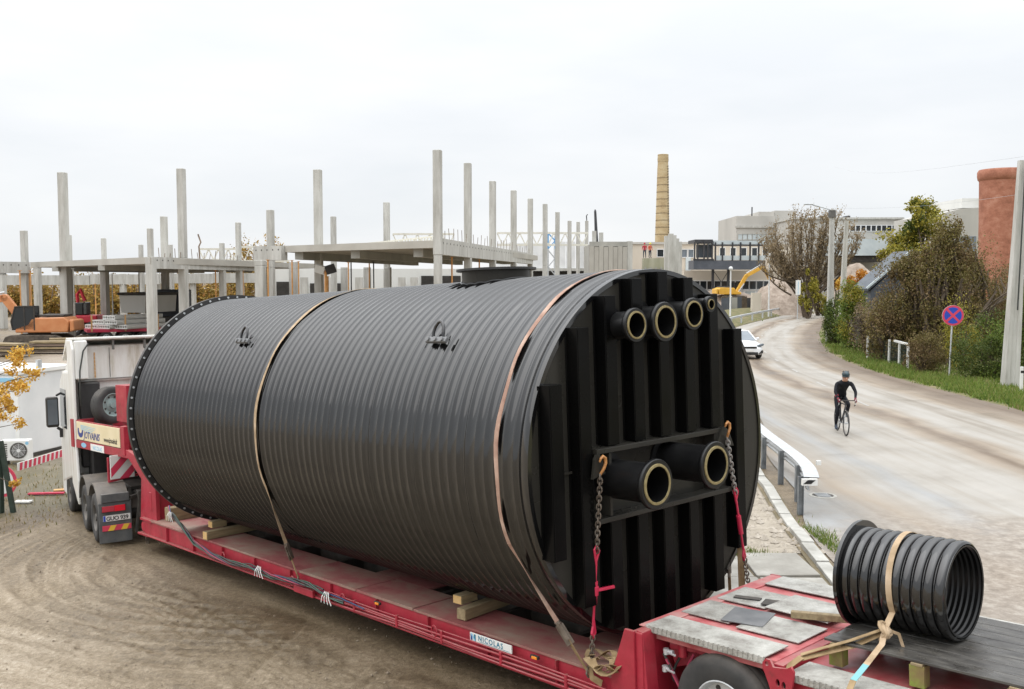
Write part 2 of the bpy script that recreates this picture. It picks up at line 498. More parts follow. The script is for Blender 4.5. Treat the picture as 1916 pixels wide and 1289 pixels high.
M['bluesteel'] = mat('blue_grey_steel', [(0.3, (0.06, 0.07, 0.085)), (0.7, (0.10, 0.11, 0.13))], 1, 0.5)
M['palesheet'] = mat('pale_sheet', [(0.3, (0.42, 0.48, 0.50)), (0.7, (0.55, 0.60, 0.61))], 0.4, 0.5)
M['palesheet2'] = mat('faded_green_rim', [(0.3, (0.16, 0.22, 0.21)), (0.7, (0.26, 0.32, 0.31))], 4, 0.6)
M['exc_orange'] = mat('orange_paint', [(0.3, (0.52, 0.18, 0.06)), (0.7, (0.62, 0.27, 0.11))], 1.5, 0.5, dust=(DUST, 0.4, 2))
M['exc_yellow'] = mat('yellow_paint', [(0.3, (0.62, 0.32, 0.03)), (0.7, (0.72, 0.42, 0.06))], 1.5, 0.5, dust=(DUST, 0.2, 2))
M['loader_red'] = mat('loader_red', [(0.3, (0.60, 0.015, 0.04)), (0.7, (0.68, 0.04, 0.07))], 1.5, 0.4)
M['track'] = mat('track_steel', [(0.3, (0.05, 0.04, 0.03)), (0.7, (0.13, 0.105, 0.08))], 4, 0.8)
M['rubble'] = mat('rubble', [(0.3, (0.17, 0.13, 0.10)), (0.5, (0.28, 0.225, 0.18)), (0.7, (0.40, 0.34, 0.285))], 1.6, 0.95, bump=0.8, bscale=5, detail=10, nrough=0.75)
M['stone'] = mat('rubble_stone', [(0.3, (0.30, 0.26, 0.21)), (0.7, (0.50, 0.45, 0.38))], 6, 0.9)
M['roof_grey'] = mat('slate_sheet', [(0.3, (0.07, 0.08, 0.095)), (0.7, (0.12, 0.135, 0.15))], 0.8, 0.7, stretch=(3, 1, 1))
M['bark'] = mat('bark', [(0.3, (0.06, 0.045, 0.03)), (0.7, (0.14, 0.105, 0.075))], 4, 0.9)
M['bark_brown'] = mat('bark_brown', [(0.3, (0.19, 0.145, 0.09)), (0.7, (0.31, 0.24, 0.155))], 0.6, 0.9)
M['twig'] = mat('twig', [(0.3, (0.13, 0.095, 0.07)), (0.7, (0.22, 0.16, 0.12))], 1.2, 0.9)
M['skin'] = mat('skin', (0.50, 0.28, 0.19), 5, 0.5)
M['jersey'] = mat('dark_jersey', [(0.3, (0.006, 0.0065, 0.009)), (0.7, (0.014, 0.015, 0.019))], 8, 0.75, spec=0.2)
M['jersey_red'] = mat('red_trim', (0.16, 0.02, 0.03), 8, 0.7)
M['carwhite'] = mat('car_white', (0.78, 0.79, 0.80), 2, 0.15)
M['greenpost'] = mat('dark_green_wood', [(0.3, (0.015, 0.03, 0.02)), (0.7, (0.04, 0.06, 0.045))], 6, 0.7, bump=0.2)
M['plank_pine'] = mat('pine_board', [(0.3, (0.50, 0.27, 0.10)), (0.7, (0.64, 0.40, 0.19))], 4, 0.8, stretch=(1, 1, 0.2))
M['hivis'] = mat('hivis_orange', (0.55, 0.13, 0.07), 4, 0.7)
M['hivis_red'] = mat('hivis_red', (0.42, 0.03, 0.05), 4, 0.7)
M['hivis_y'] = mat('hivis_yellow', (0.72, 0.65, 0.05), 4, 0.7)
M['navycloth'] = mat('navy_cloth', (0.03, 0.04, 0.06), 4, 0.8)
M['crane_blue'] = mat('crane_blue', (0.10, 0.32, 0.60), 4, 0.5)
M['greystained'] = mat('stained_concrete', [(0.3, (0.24, 0.24, 0.15)), (0.7, (0.46, 0.44, 0.34))], 0.5, 0.9, stretch=(2, 2, 0.3))
L_GREEN = leaf_mat('leaf_green', [(0.045, 0.068, 0.015), (0.07, 0.10, 0.022), (0.10, 0.13, 0.03), (0.135, 0.155, 0.038)])
L_BRIGHT = leaf_mat('leaf_light_green', [(0.06, 0.10, 0.02), (0.12, 0.18, 0.03), (0.20, 0.25, 0.05)])
L_OLIVE = leaf_mat('leaf_olive', [(0.10, 0.082, 0.03), (0.15, 0.117, 0.042), (0.19, 0.147, 0.055), (0.13, 0.122, 0.032), (0.23, 0.165, 0.065)])
L_BROWN = leaf_mat('leaf_brown', [(0.11, 0.078, 0.040), (0.155, 0.105, 0.05), (0.20, 0.14, 0.06), (0.17, 0.115, 0.06)])
L_TAN = leaf_mat('leaf_tan', [(0.17, 0.125, 0.07), (0.25, 0.185, 0.105), (0.32, 0.245, 0.145), (0.22, 0.165, 0.095)])
L_PURPLE = leaf_mat('leaf_purple_brown', [(0.05, 0.04, 0.035), (0.10, 0.075, 0.06), (0.15, 0.11, 0.085), (0.07, 0.075, 0.04)])
L_YELLOW = leaf_mat('leaf_yellow', [(0.50, 0.28, 0.04), (0.66, 0.40, 0.06), (0.72, 0.50, 0.12), (0.55, 0.26, 0.03)])
L_YGREEN = leaf_mat('leaf_yellow_green', [(0.17, 0.17, 0.025), (0.28, 0.25, 0.035), (0.40, 0.33, 0.055), (0.11, 0.12, 0.02)])
L_ORANGE = leaf_mat('leaf_orange', [(0.52, 0.20, 0.03), (0.66, 0.30, 0.05), (0.50, 0.33, 0.05)])
L_WOODS = leaf_mat('leaf_autumn_mix', [(0.16, 0.12, 0.04), (0.34, 0.21, 0.05), (0.46, 0.29, 0.06), (0.20, 0.17, 0.05), (0.36, 0.17, 0.05)])
L_GRASS = leaf_mat('grass_blades', [(0.06, 0.105, 0.018), (0.11, 0.18, 0.026), (0.16, 0.23, 0.04), (0.20, 0.24, 0.05), (0.23, 0.20, 0.08)])
L_DRY = leaf_mat('dry_grass', [(0.22, 0.18, 0.08), (0.34, 0.27, 0.14), (0.14, 0.15, 0.05)])


def ground_material():
    m, t, b = new_mat('mud')
    nn, lk = t.nodes.new, t.links.new
    geo = nn('ShaderNodeNewGeometry')
    # streaks along the driving direction of the yard
    mpn = nn('ShaderNodeMapping'); mpn.inputs['Rotation'].default_value = (0, 0, R(-43)); mpn.inputs['Scale'].default_value = (1.0, 0.16, 1)
    lk(geo.outputs['Position'], mpn.inputs[0])
    a = nn('ShaderNodeTexNoise'); a.inputs['Scale'].default_value = 0.9; a.inputs['Detail'].default_value = 9; a.inputs['Roughness'].default_value = 0.62
    lk(mpn.outputs[0], a.inputs['Vector'])
    big = nn('ShaderNodeTexNoise'); big.inputs['Scale'].default_value = 0.22; big.inputs['Detail'].default_value = 6; big.inputs['Roughness'].default_value = 0.6
    lk(geo.outputs['Position'], big.inputs['Vector'])
    fine = nn('ShaderNodeTexNoise'); fine.inputs['Scale'].default_value = 14; fine.inputs['Detail'].default_value = 8; fine.inputs['Roughness'].default_value = 0.75
    lk(geo.outputs['Position'], fine.inputs['Vector'])
    grit = nn('ShaderNodeTexNoise'); grit.inputs['Scale'].default_value = 55; grit.inputs['Detail'].default_value = 4; grit.inputs['Roughness'].default_value = 0.8
    lk(geo.outputs['Position'], grit.inputs['Vector'])
    stk = nn('ShaderNodeAttribute'); stk.attribute_name = 'streak'
    dry = nn('ShaderNodeAttribute'); dry.attribute_name = 'dry'  # mud dryness mixed with painted shade of the trailer
    acc = None
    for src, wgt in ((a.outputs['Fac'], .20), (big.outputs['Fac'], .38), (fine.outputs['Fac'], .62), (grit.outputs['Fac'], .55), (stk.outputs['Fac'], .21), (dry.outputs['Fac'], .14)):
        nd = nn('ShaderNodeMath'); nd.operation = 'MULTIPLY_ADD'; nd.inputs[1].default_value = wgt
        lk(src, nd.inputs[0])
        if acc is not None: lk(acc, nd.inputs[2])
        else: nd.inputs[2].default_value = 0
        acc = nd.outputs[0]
    sc3 = nn('ShaderNodeMath'); sc3.operation = 'MULTIPLY_ADD'; sc3.inputs[1].default_value = 1.0; sc3.inputs[2].default_value = -0.63
    lk(acc, sc3.inputs[0])
    ad3 = sc3
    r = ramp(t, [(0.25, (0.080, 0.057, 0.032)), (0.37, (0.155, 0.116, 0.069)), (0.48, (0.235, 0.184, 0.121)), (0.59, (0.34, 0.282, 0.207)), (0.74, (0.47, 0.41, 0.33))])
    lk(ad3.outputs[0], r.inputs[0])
    wn = nn('ShaderNodeTexNoise'); wn.inputs['Scale'].default_value = 0.7; wn.inputs['Detail'].default_value = 7; wn.inputs['Roughness'].default_value = 0.7
    lk(geo.outputs['Position'], wn.inputs['Vector'])
    colr = r.outputs[0]
    for (cx, cy, rot, sx, sy, stops) in ((-16.5, 25.3, 8, 6.6, 4.6, [(0.38, (0.10, 0.085, 0.045)), (0.5, (0.19, 0.15, 0.095)), (0.62, (0.28, 0.22, 0.14))]), (-19, 45, 24, 5.5, 17, [(0.35, (0.24, 0.19, 0.14)), (0.5, (0.36, 0.31, 0.25)), (0.65, (0.52, 0.48, 0.43))])):
        mm = nn('ShaderNodeMapping'); mm.vector_type = 'TEXTURE'
        mm.inputs['Location'].default_value = (cx, cy, 0); mm.inputs['Rotation'].default_value = (0, 0, R(rot)); mm.inputs['Scale'].default_value = (sx, sy, 1000)
        lk(geo.outputs['Position'], mm.inputs[0])
        ln = nn('ShaderNodeVectorMath'); ln.operation = 'LENGTH'; lk(mm.outputs[0], ln.inputs[0])
        sm = nn('ShaderNodeMath'); sm.operation = 'MULTIPLY_ADD'; sm.inputs[1].default_value = 0.9; lk(wn.outputs['Fac'], sm.inputs[0]); lk(ln.outputs['Value'], sm.inputs[2])
        mk = nn('ShaderNodeMapRange'); mk.inputs['From Min'].default_value = 1.32; mk.inputs['From Max'].default_value = 1.52; mk.inputs['To Min'].default_value = 1; mk.inputs['To Max'].default_value = 0
        lk(sm.outputs[0], mk.inputs['Value'])
        r2 = ramp(t, stops); lk(ad3.outputs[0], r2.inputs[0])
        mxm = nn('ShaderNodeMix'); mxm.data_type = 'RGBA'
        lk(mk.outputs[0], mxm.inputs['Factor']); lk(colr, mxm.inputs['A']); lk(r2.outputs[0], mxm.inputs['B'])
        colr = mxm.outputs['Result']
    r.outputs[0]
    lk(colr, b.inputs['Base Color'])
    mr = nn('ShaderNodeMapRange'); mr.inputs['From Min'].default_value = 0.35; mr.inputs['From Max'].default_value = 0.65; mr.inputs['To Min'].default_value = 0.30; mr.inputs['To Max'].default_value = 0.75
    lk(big.outputs['Fac'], mr.inputs['Value']); lk(mr.outputs[0], b.inputs['Roughness'])
    hb = nn('ShaderNodeMath'); hb.operation = 'MULTIPLY_ADD'; hb.inputs[1].default_value = 0.5; lk(fine.outputs['Fac'], hb.inputs[0]); lk(a.outputs['Fac'], hb.inputs[2])
    bp = nn('ShaderNodeBump'); bp.inputs['Strength'].default_value = 0.8; bp.inputs['Distance'].default_value = 0.04
    lk(hb.outputs[0], bp.inputs['Height']); lk(bp.outputs[0], b.inputs['Normal'])
    return m


def road_material():
    """UV: u = metres from the right road edge (0) to the left, v = metres along the road"""
    m, t, b = new_mat('dusty_asphalt')
    nn, lk = t.nodes.new, t.links.new
    uv = nn('ShaderNodeUVMap'); uv.uv_map = 'road'
    geo = nn('ShaderNodeNewGeometry')
    mpn = nn('ShaderNodeMapping'); mpn.inputs['Scale'].default_value = (0.9, 0.035, 1)
    lk(uv.outputs[0], mpn.inputs[0])
    st = nn('ShaderNodeTexNoise'); st.inputs['Scale'].default_value = 1.6; st.inputs['Detail'].default_value = 7; st.inputs['Roughness'].default_value = 0.6
    lk(mpn.outputs[0], st.inputs['Vector'])
    wob = nn('ShaderNodeTexNoise'); wob.inputs['Scale'].default_value = 0.25; wob.inputs['Detail'].default_value = 4
    lk(geo.outputs['Position'], wob.inputs['Vector'])
    sp = nn('ShaderNodeSeparateXYZ'); lk(uv.outputs[0], sp.inputs[0])
    u1 = nn('ShaderNodeMath'); u1.operation = 'MULTIPLY_ADD'; u1.inputs[1].default_value = 1.8; lk(wob.outputs['Fac'], u1.inputs[0]); lk(sp.outputs['X'], u1.inputs[2])
    u2 = nn('ShaderNodeMath'); u2.operation = 'MULTIPLY_ADD'; u2.inputs[1].default_value = 1 / 14.0; u2.inputs[2].default_value = -0.9 / 14
    lk(u1.outputs[0], u2.inputs[0])
    tan = (0.27, 0.225, 0.175); mud_ = (0.15, 0.113, 0.08); lane = (0.315, 0.297, 0.268); grey = (0.27, 0.27, 0.265)
    band = ramp(t, [(0.0, mud_), (0.06, mud_), (0.13, tan), (0.18, lane), (0.29, lane), (0.33, tan), (0.355, mud_), (0.39, tan), (0.43, lane), (0.60, lane), (0.63, grey), (0.66, (0.30, 0.285, 0.26)), (0.72, tan), (0.78, grey), (1, grey)][:32])
    lk(u2.outputs[0], band.inputs[0])
    sr = ramp(t, [(0.32, (0.58, 0.52, 0.45)), (0.46, (0.90, 0.87, 0.83)), (0.56, (1.0, 1.0, 1.0)), (0.72, (1.14, 1.13, 1.12))])
    lk(st.outputs['Fac'], sr.inputs[0])
    mx1 = nn('ShaderNodeMix'); mx1.data_type = 'RGBA'; mx1.blend_type = 'MULTIPLY'; mx1.inputs['Factor'].default_value = 0.9
    lk(band.outputs[0], mx1.inputs['A']); lk(sr.outputs[0], mx1.inputs['B'])
    blot = nn('ShaderNodeTexNoise'); blot.inputs['Scale'].default_value = 0.55; blot.inputs['Detail'].default_value = 8; blot.inputs['Roughness'].default_value = 0.65
    lk(geo.outputs['Position'], blot.inputs['Vector'])
    br = ramp(t, [(0.35, (0.78, 0.74, 0.68)), (0.6, (1.0, 1.0, 1.0))]); lk(blot.outputs['Fac'], br.inputs[0])
    mx2 = nn('ShaderNodeMix'); mx2.data_type = 'RGBA'; mx2.blend_type = 'MULTIPLY'; mx2.inputs['Factor'].default_value = 0.75
    lk(mx1.outputs['Result'], mx2.inputs['A']); lk(br.outputs[0], mx2.inputs['B'])
    mm = nn('ShaderNodeMapping'); mm.vector_type = 'TEXTURE'
    mm.inputs['Location'].default_value = (8.2, 12.6, 0); mm.inputs['Rotation'].default_value = (0, 0, R(-20)); mm.inputs['Scale'].default_value = (4.6, 4.6, 1000)
    lk(geo.outputs['Position'], mm.inputs[0])
    ln = nn('ShaderNodeVectorMath'); ln.operation = 'LENGTH'; lk(mm.outputs[0], ln.inputs[0])
    sm = nn('ShaderNodeMath'); sm.operation = 'MULTIPLY_ADD'; sm.inputs[1].default_value = 1.5; lk(blot.outputs['Fac'], sm.inputs[0]); lk(ln.outputs['Value'], sm.inputs[2])
    mk = nn('ShaderNodeMapRange'); mk.inputs['From Min'].default_value = 1.45; mk.inputs['From Max'].default_value = 1.95; mk.inputs['To Min'].default_value = 0.9; mk.inputs['To Max'].default_value = 0
    lk(sm.outputs[0], mk.inputs['Value'])
    fn2 = nn('ShaderNodeTexNoise'); fn2.inputs['Scale'].default_value = 5; fn2.inputs['Detail'].default_value = 9; fn2.inputs['Roughness'].default_value = 0.75
    lk(geo.outputs['Position'], fn2.inputs['Vector'])
    r3 = ramp(t, [(0.35, (0.15, 0.12, 0.09)), (0.5, (0.23, 0.19, 0.15)), (0.65, (0.34, 0.30, 0.25))]); lk(fn2.outputs['Fac'], r3.inputs[0])
    mx3 = nn('ShaderNodeMix'); mx3.data_type = 'RGBA'
    lk(mk.outputs[0], mx3.inputs['Factor']); lk(mx2.outputs['Result'], mx3.inputs['A']); lk(r3.outputs[0], mx3.inputs['B'])
    lk(mx3.outputs['Result'], b.inputs['Base Color'])
    mr = nn('ShaderNodeMapRange'); mr.inputs['From Min'].default_value = 0.35; mr.inputs['From Max'].default_value = 0.62; mr.inputs['To Min'].default_value = 0.38; mr.inputs['To Max'].default_value = 0.8
    lk(blot.outputs['Fac'], mr.inputs['Value']); lk(mr.outputs[0], b.inputs['Roughness'])
    fine = nn('ShaderNodeTexNoise'); fine.inputs['Scale'].default_value = 30; fine.inputs['Detail'].default_value = 6
    lk(geo.outputs['Position'], fine.inputs['Vector'])
    bp = nn('ShaderNodeBump'); bp.inputs['Strength'].default_value = 0.25; bp.inputs['Distance'].default_value = 0.02
    lk(fine.outputs['Fac'], bp.inputs['Height']); lk(bp.outputs[0], b.inputs['Normal'])
    return m


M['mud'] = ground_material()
M['road'] = road_material()
M['soil'] = mat('verge_soil', [(0.3, (0.10, 0.085, 0.045)), (0.55, (0.17, 0.135, 0.08)), (0.75, (0.26, 0.205, 0.13))], 1.2, 0.95, bump=0.6, bscale=12, detail=10, nrough=0.75, world=True)
M['turf'] = mat('turf_base', [(0.36, (0.07, 0.085, 0.025)), (0.5, (0.13, 0.12, 0.045)), (0.62, (0.20, 0.155, 0.085))], 1.3, 0.95, bump=0.6, bscale=10, detail=10, nrough=0.7, world=True)
M['paint'] = mat('road_paint', [(0.45, (0.30, 0.285, 0.26)), (0.65, (0.43, 0.42, 0.40))], 6, 0.6, detail=9, nrough=0.75, world=True)
M['track_pale'] = mat('pale_track', [(0.3, (0.26, 0.205, 0.15)), (0.55, (0.38, 0.325, 0.26)), (0.75, (0.50, 0.46, 0.40))], 0.35, 0.7, bump=0.4, bscale=6, detail=9, nrough=0.65, world=True)
M['gravel'] = mat('gravel_bed', [(0.3, (0.20, 0.17, 0.13)), (0.7, (0.42, 0.37, 0.30))], 5, 0.95, bump=0.9, bscale=25, detail=10, nrough=0.8, world=True)

# ------------------------------------------------------------------ ground
def nonuni(a, b, step, lo, hi, k=1.18):
    xs = list(np.arange(a, b + 1e-6, step))
    s = step
    x = b
    while x < hi:
        s *= k; x += s; xs.append(min(x, hi))
    s = step; x = a; L = []
    while x > lo:
        s *= k; x -= s; L.append(max(x, lo))
    return np.array(L[::-1] + xs)


def vnoise(x, y, seed=0):
    xi = np.floor(x).astype(int); yi = np.floor(y).astype(int)
    fx = x - xi; fy = y - yi
    fx = fx * fx * (3 - 2 * fx); fy = fy * fy * (3 - 2 * fy)

    def h(a, b):
        n = (a * 374761393 + b * 668265263 + seed * 974711) & 0x7fffffff
        n = ((n ^ (n >> 13)) * 1274126177) & 0x7fffffff
        return ((n ^ (n >> 16)) & 0xffff) / 65535.0
    return (h(xi, yi) * (1 - fx) + h(xi + 1, yi) * fx) * (1 - fy) + (h(xi, yi + 1) * (1 - fx) + h(xi + 1, yi + 1) * fx) * fy


def ruts(X, Y):
    """tyre ruts and clods of the wet yard, left of the trailer"""
    dx, dy = X - TO.x, Y - TO.y
    xl = TH.x * dx + TH.y * dy
    yl = TA.x * dx + TA.y * dy
    z = np.zeros_like(X)
    area = sstep(-1.2, -2.2, xl) * sstep(-8, -3, yl) * (1 - sstep(24, 32, yl)) * (1 - sstep(18.5, 20.5, Y) * sstep(-9.3, -10.3, X))
    # narrow tyre tracks with tread beside the trailer
    for x0, wd, dep, ph in ((-2.5, .11, .016, 0), (-2.85, .11, .014, 0.3), (-3.9, .12, .018, 2), (-4.3, .12, .018, 2.2), (-5.3, .11, .016, 3), (-6.1, .13, .022, 4), (-6.5, .12, .02, 4.1), (-7.6, .13, .02, 5), (-8.7, .14, .022, 6)):
        c = x0 + 0.45 * np.sin(yl * 0.11 + ph) + 0.06 * np.sin(yl * 0.6 + ph * 2)
        q = (xl - c) / wd
        on = sstep(.35, .6, vnoise(yl * .22 + ph * 9, yl * 0 + x0, 8))
        tread = 1 + 0.7 * np.sign(np.sin(yl * 26 + ph + np.abs(q) * 2.2))
        dep = dep * .6; z += on * (-dep * np.exp(-q ** 4) * tread * 0.7 + dep * 0.7 * np.exp(-((np.abs(q) - 1.35) / 0.3) ** 2) * (.4 + 1.2 * vnoise(yl * 5, xl * 5, 6)))
    # arcs of turning trucks further forward
    for cx_, cy_, rr, wd, dep in ((2.7, 9.6, 5.2, .13, .03), (2.7, 9.6, 5.6, .13, .03), (2.7, 9.8, 6.4, .14, .036), (2.7, 9.8, 6.8, .14, .036), (3.2, 9.4, 8.0, .14, .03), (3.2, 9.4, 8.5, .13, .03), (4, 9, 10.4, .14, .03), (4, 9, 10.8, .14, .028), (5, 8.5, 13.0, .14, .026), (6, 8, 15.4, .14, .026)):
        q = (np.hypot(xl - cx_, yl - cy_) - rr + 0.25 * (vnoise(X * .5, Y * .5, 3) - .5)) / wd
        ang = np.arctan2(yl - cy_, xl - cx_)
        tread = 1 + 0.7 * np.sign(np.sin(ang * rr * 26 + np.abs(q) * 2.2))
        dep = dep * .36; z += -dep * np.exp(-q ** 4) * tread * .7 + dep * .8 * np.exp(-((np.abs(q) - 1.35) / .3) ** 2) * (.4 + 1.2 * vnoise(X * 5, Y * 5, 7))
    for cx_, cy_, rr, hw in ((2.7, 9.6, 6.1, .28), (2.7, 9.8, 7.2, .28), (3.2, 9.4, 9.0, .28), (4, 9, 11.4, .28), (5, 8.5, 13.6, .28)):
        rd = np.hypot(xl - cx_, yl - cy_) - rr + 0.5 * (vnoise(X * .35, Y * .35, 13) - .5)
        on = np.exp(-(rd / hw) ** 6) * sstep(.25, .5, vnoise(X * .5, Y * .5, int(rr * 10)))
        z += .008 * on * np.sign(np.sin(2 * np.pi * rd / .13)) * (.5 + vnoise(X * 7, Y * 7, 15))
    for x0, hw, ph in ((-3.2, .26, 0), (-4.9, .28, 2), (-5.8, .26, 2.2), (-7.2, .28, 4)):
        rd = xl - x0 - .6 * np.sin(yl * .1 + ph)
        on = np.exp(-(rd / hw) ** 6) * sstep(.3, .55, vnoise(X * .5, Y * .5, int(-x0 * 10)))
        z += .007 * on * np.sign(np.sin(2 * np.pi * rd / .13)) * (.5 + vnoise(X * 7, Y * 7, 16))
    # joints of the concrete slabs under the mud
    for (pa, pb) in (((592, 1128), (420, 1289)), ((792, 1200), (650, 1289))):
        a_ = ground_at(*pa, z=-.6); b_ = ground_at(*pb, z=-.55)
        dd = (b_ - a_); L_ = dd.length; dd.normalize()
        t_ = (X - a_.x) * dd.x + (Y - a_.y) * dd.y; o_ = (X - a_.x) * -dd.y + (Y - a_.y) * dd.x + .05 * (vnoise(t_ * 2, t_ * 0, 4) - .5)
        z += -.035 * np.exp(-(o_ / .055) ** 2) * sstep(-.3, .2, t_)
    lump = vnoise(xl * 4.5, yl * 2.2, 2) - .5
    z += 0.022 * (vnoise(xl * 1.1, yl * .4, 1) - .5) + 0.014 * lump + 0.020 * (vnoise(X * 10, Y * 10, 5) - .5) + .012 * (vnoise(X * 6 + 3, Y * 6, 9) > .72)
    return z * area - 0.0


xs = nonuni(-12.5, 3.0, 0.042, -900, 900, 1.12)
ys = nonuni(7.5, 21.0, 0.042, -120, 1500, 1.12)
XX, YY = np.meshgrid(xs, ys)
ZZ = G(XX, YY) + ruts(XX, YY)
nx, ny = len(xs), len(ys)


def grid_mesh(name, XX, YY, ZZ, m, smooth=True):
    ny, nx = XX.shape
    me = bpy.data.meshes.new(name)
    nv = nx * ny
    me.vertices.add(nv)
    me.vertices.foreach_set('co', np.stack([XX, YY, ZZ], -1).reshape(-1))
    idx = np.arange(nv).reshape(ny, nx)
    q = np.stack([idx[:-1, :-1], idx[:-1, 1:], idx[1:, 1:], idx[1:, :-1]], -1).reshape(-1)
    nf = (nx - 1) * (ny - 1)
    me.loops.add(nf * 4); me.loops.foreach_set('vertex_index', q)
    me.polygons.add(nf)
    me.polygons.foreach_set('loop_start', np.arange(nf) * 4)
    me.polygons.foreach_set('loop_total', np.full(nf, 4))
    me.polygons.foreach_set('use_smooth', [smooth] * nf)
    me.materials.append(m)
    me.update(calc_edges=True); me.validate()
    o = bpy.data.objects.new(name, me); col.objects.link(o)
    return o


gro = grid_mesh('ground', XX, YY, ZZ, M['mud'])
# drying streaks left by wheels: along the trailer and round the turning circle
dx_, dy_ = XX - TO.x, YY - TO.y
XLg = TH.x * dx_ + TH.y * dy_; YLg = TA.x * dx_ + TA.y * dy_
RR = np.hypot(XLg - 3.0, YLg - 9.5) + .5 * vnoise(XX * .4, YY * .4, 31); AN = np.arctan2(YLg - 9.5, XLg - 3.0)
s1 = .6 * vnoise(RR * 7, AN * 4 + 40, 11) + .4 * vnoise(RR * 15, AN * 9 + 40, 12)
XW = XLg + .4 * np.sin(YLg * .15) + .3 * vnoise(XX * .5, YY * .5, 32)
s2 = .6 * vnoise(XW * 5, YLg * .5, 13) + .4 * vnoise(XW * 12, YLg * 1.5, 14)
wA = sstep(3.0, 6.0, YLg) * sstep(-1.6, -2.6, XLg)
STK = s2 * (1 - wA) + s1 * wA
DRY_SHADE = sstep(-1.6, -6.0, XLg + 1.2 * (vnoise(XX * .6, YY * .6, 33) - .5)) * .75 + .25 * vnoise(XX * .8, YY * .8, 34)  # darker by the trailer: wetter mud, plus its shade painted into the colour
for nm_, arr in (('streak', STK), ('dry', DRY_SHADE)):
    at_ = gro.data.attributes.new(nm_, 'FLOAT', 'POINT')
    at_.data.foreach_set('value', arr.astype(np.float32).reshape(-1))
tag(gro, 'wet brown mud of the yard scored by tyre tracks', kind='structure')


def resample(pts, step):
    out = []
    pts = [Vector((p[0], p[1], 0)) for p in pts]
    # Catmull-Rom
    P = [pts[0] * 2 - pts[1]] + pts + [pts[-1] * 2 - pts[-2]]
    for i in range(1, len(P) - 2):
        L = (P[i + 1] - P[i]).length
        n = max(1, int(L / step))
        for k in range(n):
            t = k / n
            a, b, c, d = P[i - 1], P[i], P[i + 1], P[i + 2]
            out.append(0.5 * ((2 * b) + (c - a) * t + (2 * a - 5 * b + 4 * c - d) * t * t + (3 * b - a - 3 * c + d) * t ** 3))
    out.append(pts[-1])
    return out


RIGHT = [(19, -12), (17.6, 5), (16.95, 20), (16.85, 31.5), (16.85, 36), (16.9, 40.6), (17.3, 46.8), (18.6, 55.2), (21.7, 67.3), (28.4, 88), (38.9, 113), (47.5, 131), (58, 151), (72, 177), (98, 221)]
LEFT = [(5.2, -12), (4.75, 5), (4.85, 13), (5.1, 16.4), (5.75, 19), (6.3, 23.6), (7.6, 29), (9.3, 40), (10.9, 52), (13.6, 67), (20.9, 89), (32.3, 116), (40.3, 134), (50.6, 155), (66, 184), (92, 228)]


def arcs(pts):
    d = [0]
    for a, b in zip(pts[:-1], pts[1:]):
        d.append(d[-1] + (b - a).length)
    return d


def ribbon(name, A, B, n_across, z, m, step_n=160, uv=None):
    a = resample(A, 0.7); b = resample(B, 0.7)
    da, db = np.array(arcs(a)), np.array(arcs(b))
    aa = np.array([[p.x, p.y] for p in a]); bb = np.array([[p.x, p.y] for p in b])
    t = np.linspace(0, 1, step_n) ** 1.4
    ax = np.stack([np.interp(t * da[-1], da, aa[:, k]) for k in (0, 1)], 1)
    bx = np.stack([np.interp(t * db[-1], db, bb[:, k]) for k in (0, 1)], 1)
    s = np.linspace(0, 1, n_across)
    X = ax[:, None, 0] * (1 - s) + bx[:, None, 0] * s
    Y = ax[:, None, 1] * (1 - s) + bx[:, None, 1] * s
    z = z if not isinstance(z, tuple) else z[0] + z[1] * (np.sin(np.pi * s) ** 1.2)[None, :] * (sstep(0, .2, t) * (1 - sstep(.85, 1, t)))[:, None]
    o = grid_mesh(name, X, Y, G(X, Y) + z, m)
    if uv:
        me = o.data
        wdt = np.hypot(ax[:, 0] - bx[:, 0], ax[:, 1] - bx[:, 1])
        U = wdt[:, None] * s[None, :]
        V = np.repeat((t * da[-1])[:, None], n_across, 1)
        UV = np.stack([U, V], -1).reshape(-1, 2)
        lay = me.uv_layers.new(name=uv)
        li = np.zeros(len(me.loops), int); me.loops.foreach_get('vertex_index', li)
        lay.data.foreach_set('uv', UV[li].reshape(-1))
    return o


road = ribbon('road', RIGHT, LEFT, 64, 0.02, M['road'], 320, 'road')
road.data.flip_normals()
tag(road, 'pale dusty asphalt road curving away to the left', kind='structure')


def offset_line(pts, d, step=1.0):
    p = resample(pts, step)
    out = []
    for i, q in enumerate(p):
        t = (p[min(i + 1, len(p) - 1)] - p[max(i - 1, 0)]).normalized()
        n = Vector((t.y, -t.x, 0))       # right of travel
        out.append(q + n * d)
    return out


# painted centre dashes and the faint edge line
ctr = offset_line([((a[0] * .46 + b[0] * .54), (a[1] * .46 + b[1] * .54)) for a, b in zip(
    [(16.95, 20), (16.85, 31.5), (16.9, 40.6), (18.6, 55.2), (21.7, 67.3), (28.5, 89), (38.9, 119)],
    [(6.0, 21), (7.9, 30), (9.6, 41.5), (11.4, 54), (13.6, 67), (20.2, 89), (31.5, 117)])], 0.0, 0.5)
mb = MB()
dist = 0.0
strip = []


def strip_faces(mb, pts, wd, z):
    vs, fs = [], []
    for i, q in enumerate(pts):
        t = (pts[min(i + 1, len(pts) - 1)] - pts[max(i - 1, 0)]).normalized()
        n = Vector((t.y, -t.x, 0)) * wd / 2
        for s_ in (-1, 1):
            p = q + n * s_
            vs.append((p.x, p.y, g(p.x, p.y) + z))
    for i in range(len(pts) - 1):
        fs.append((2 * i, 2 * i + 1, 2 * i + 3, 2 * i + 2))
    mb.add(vs, fs)


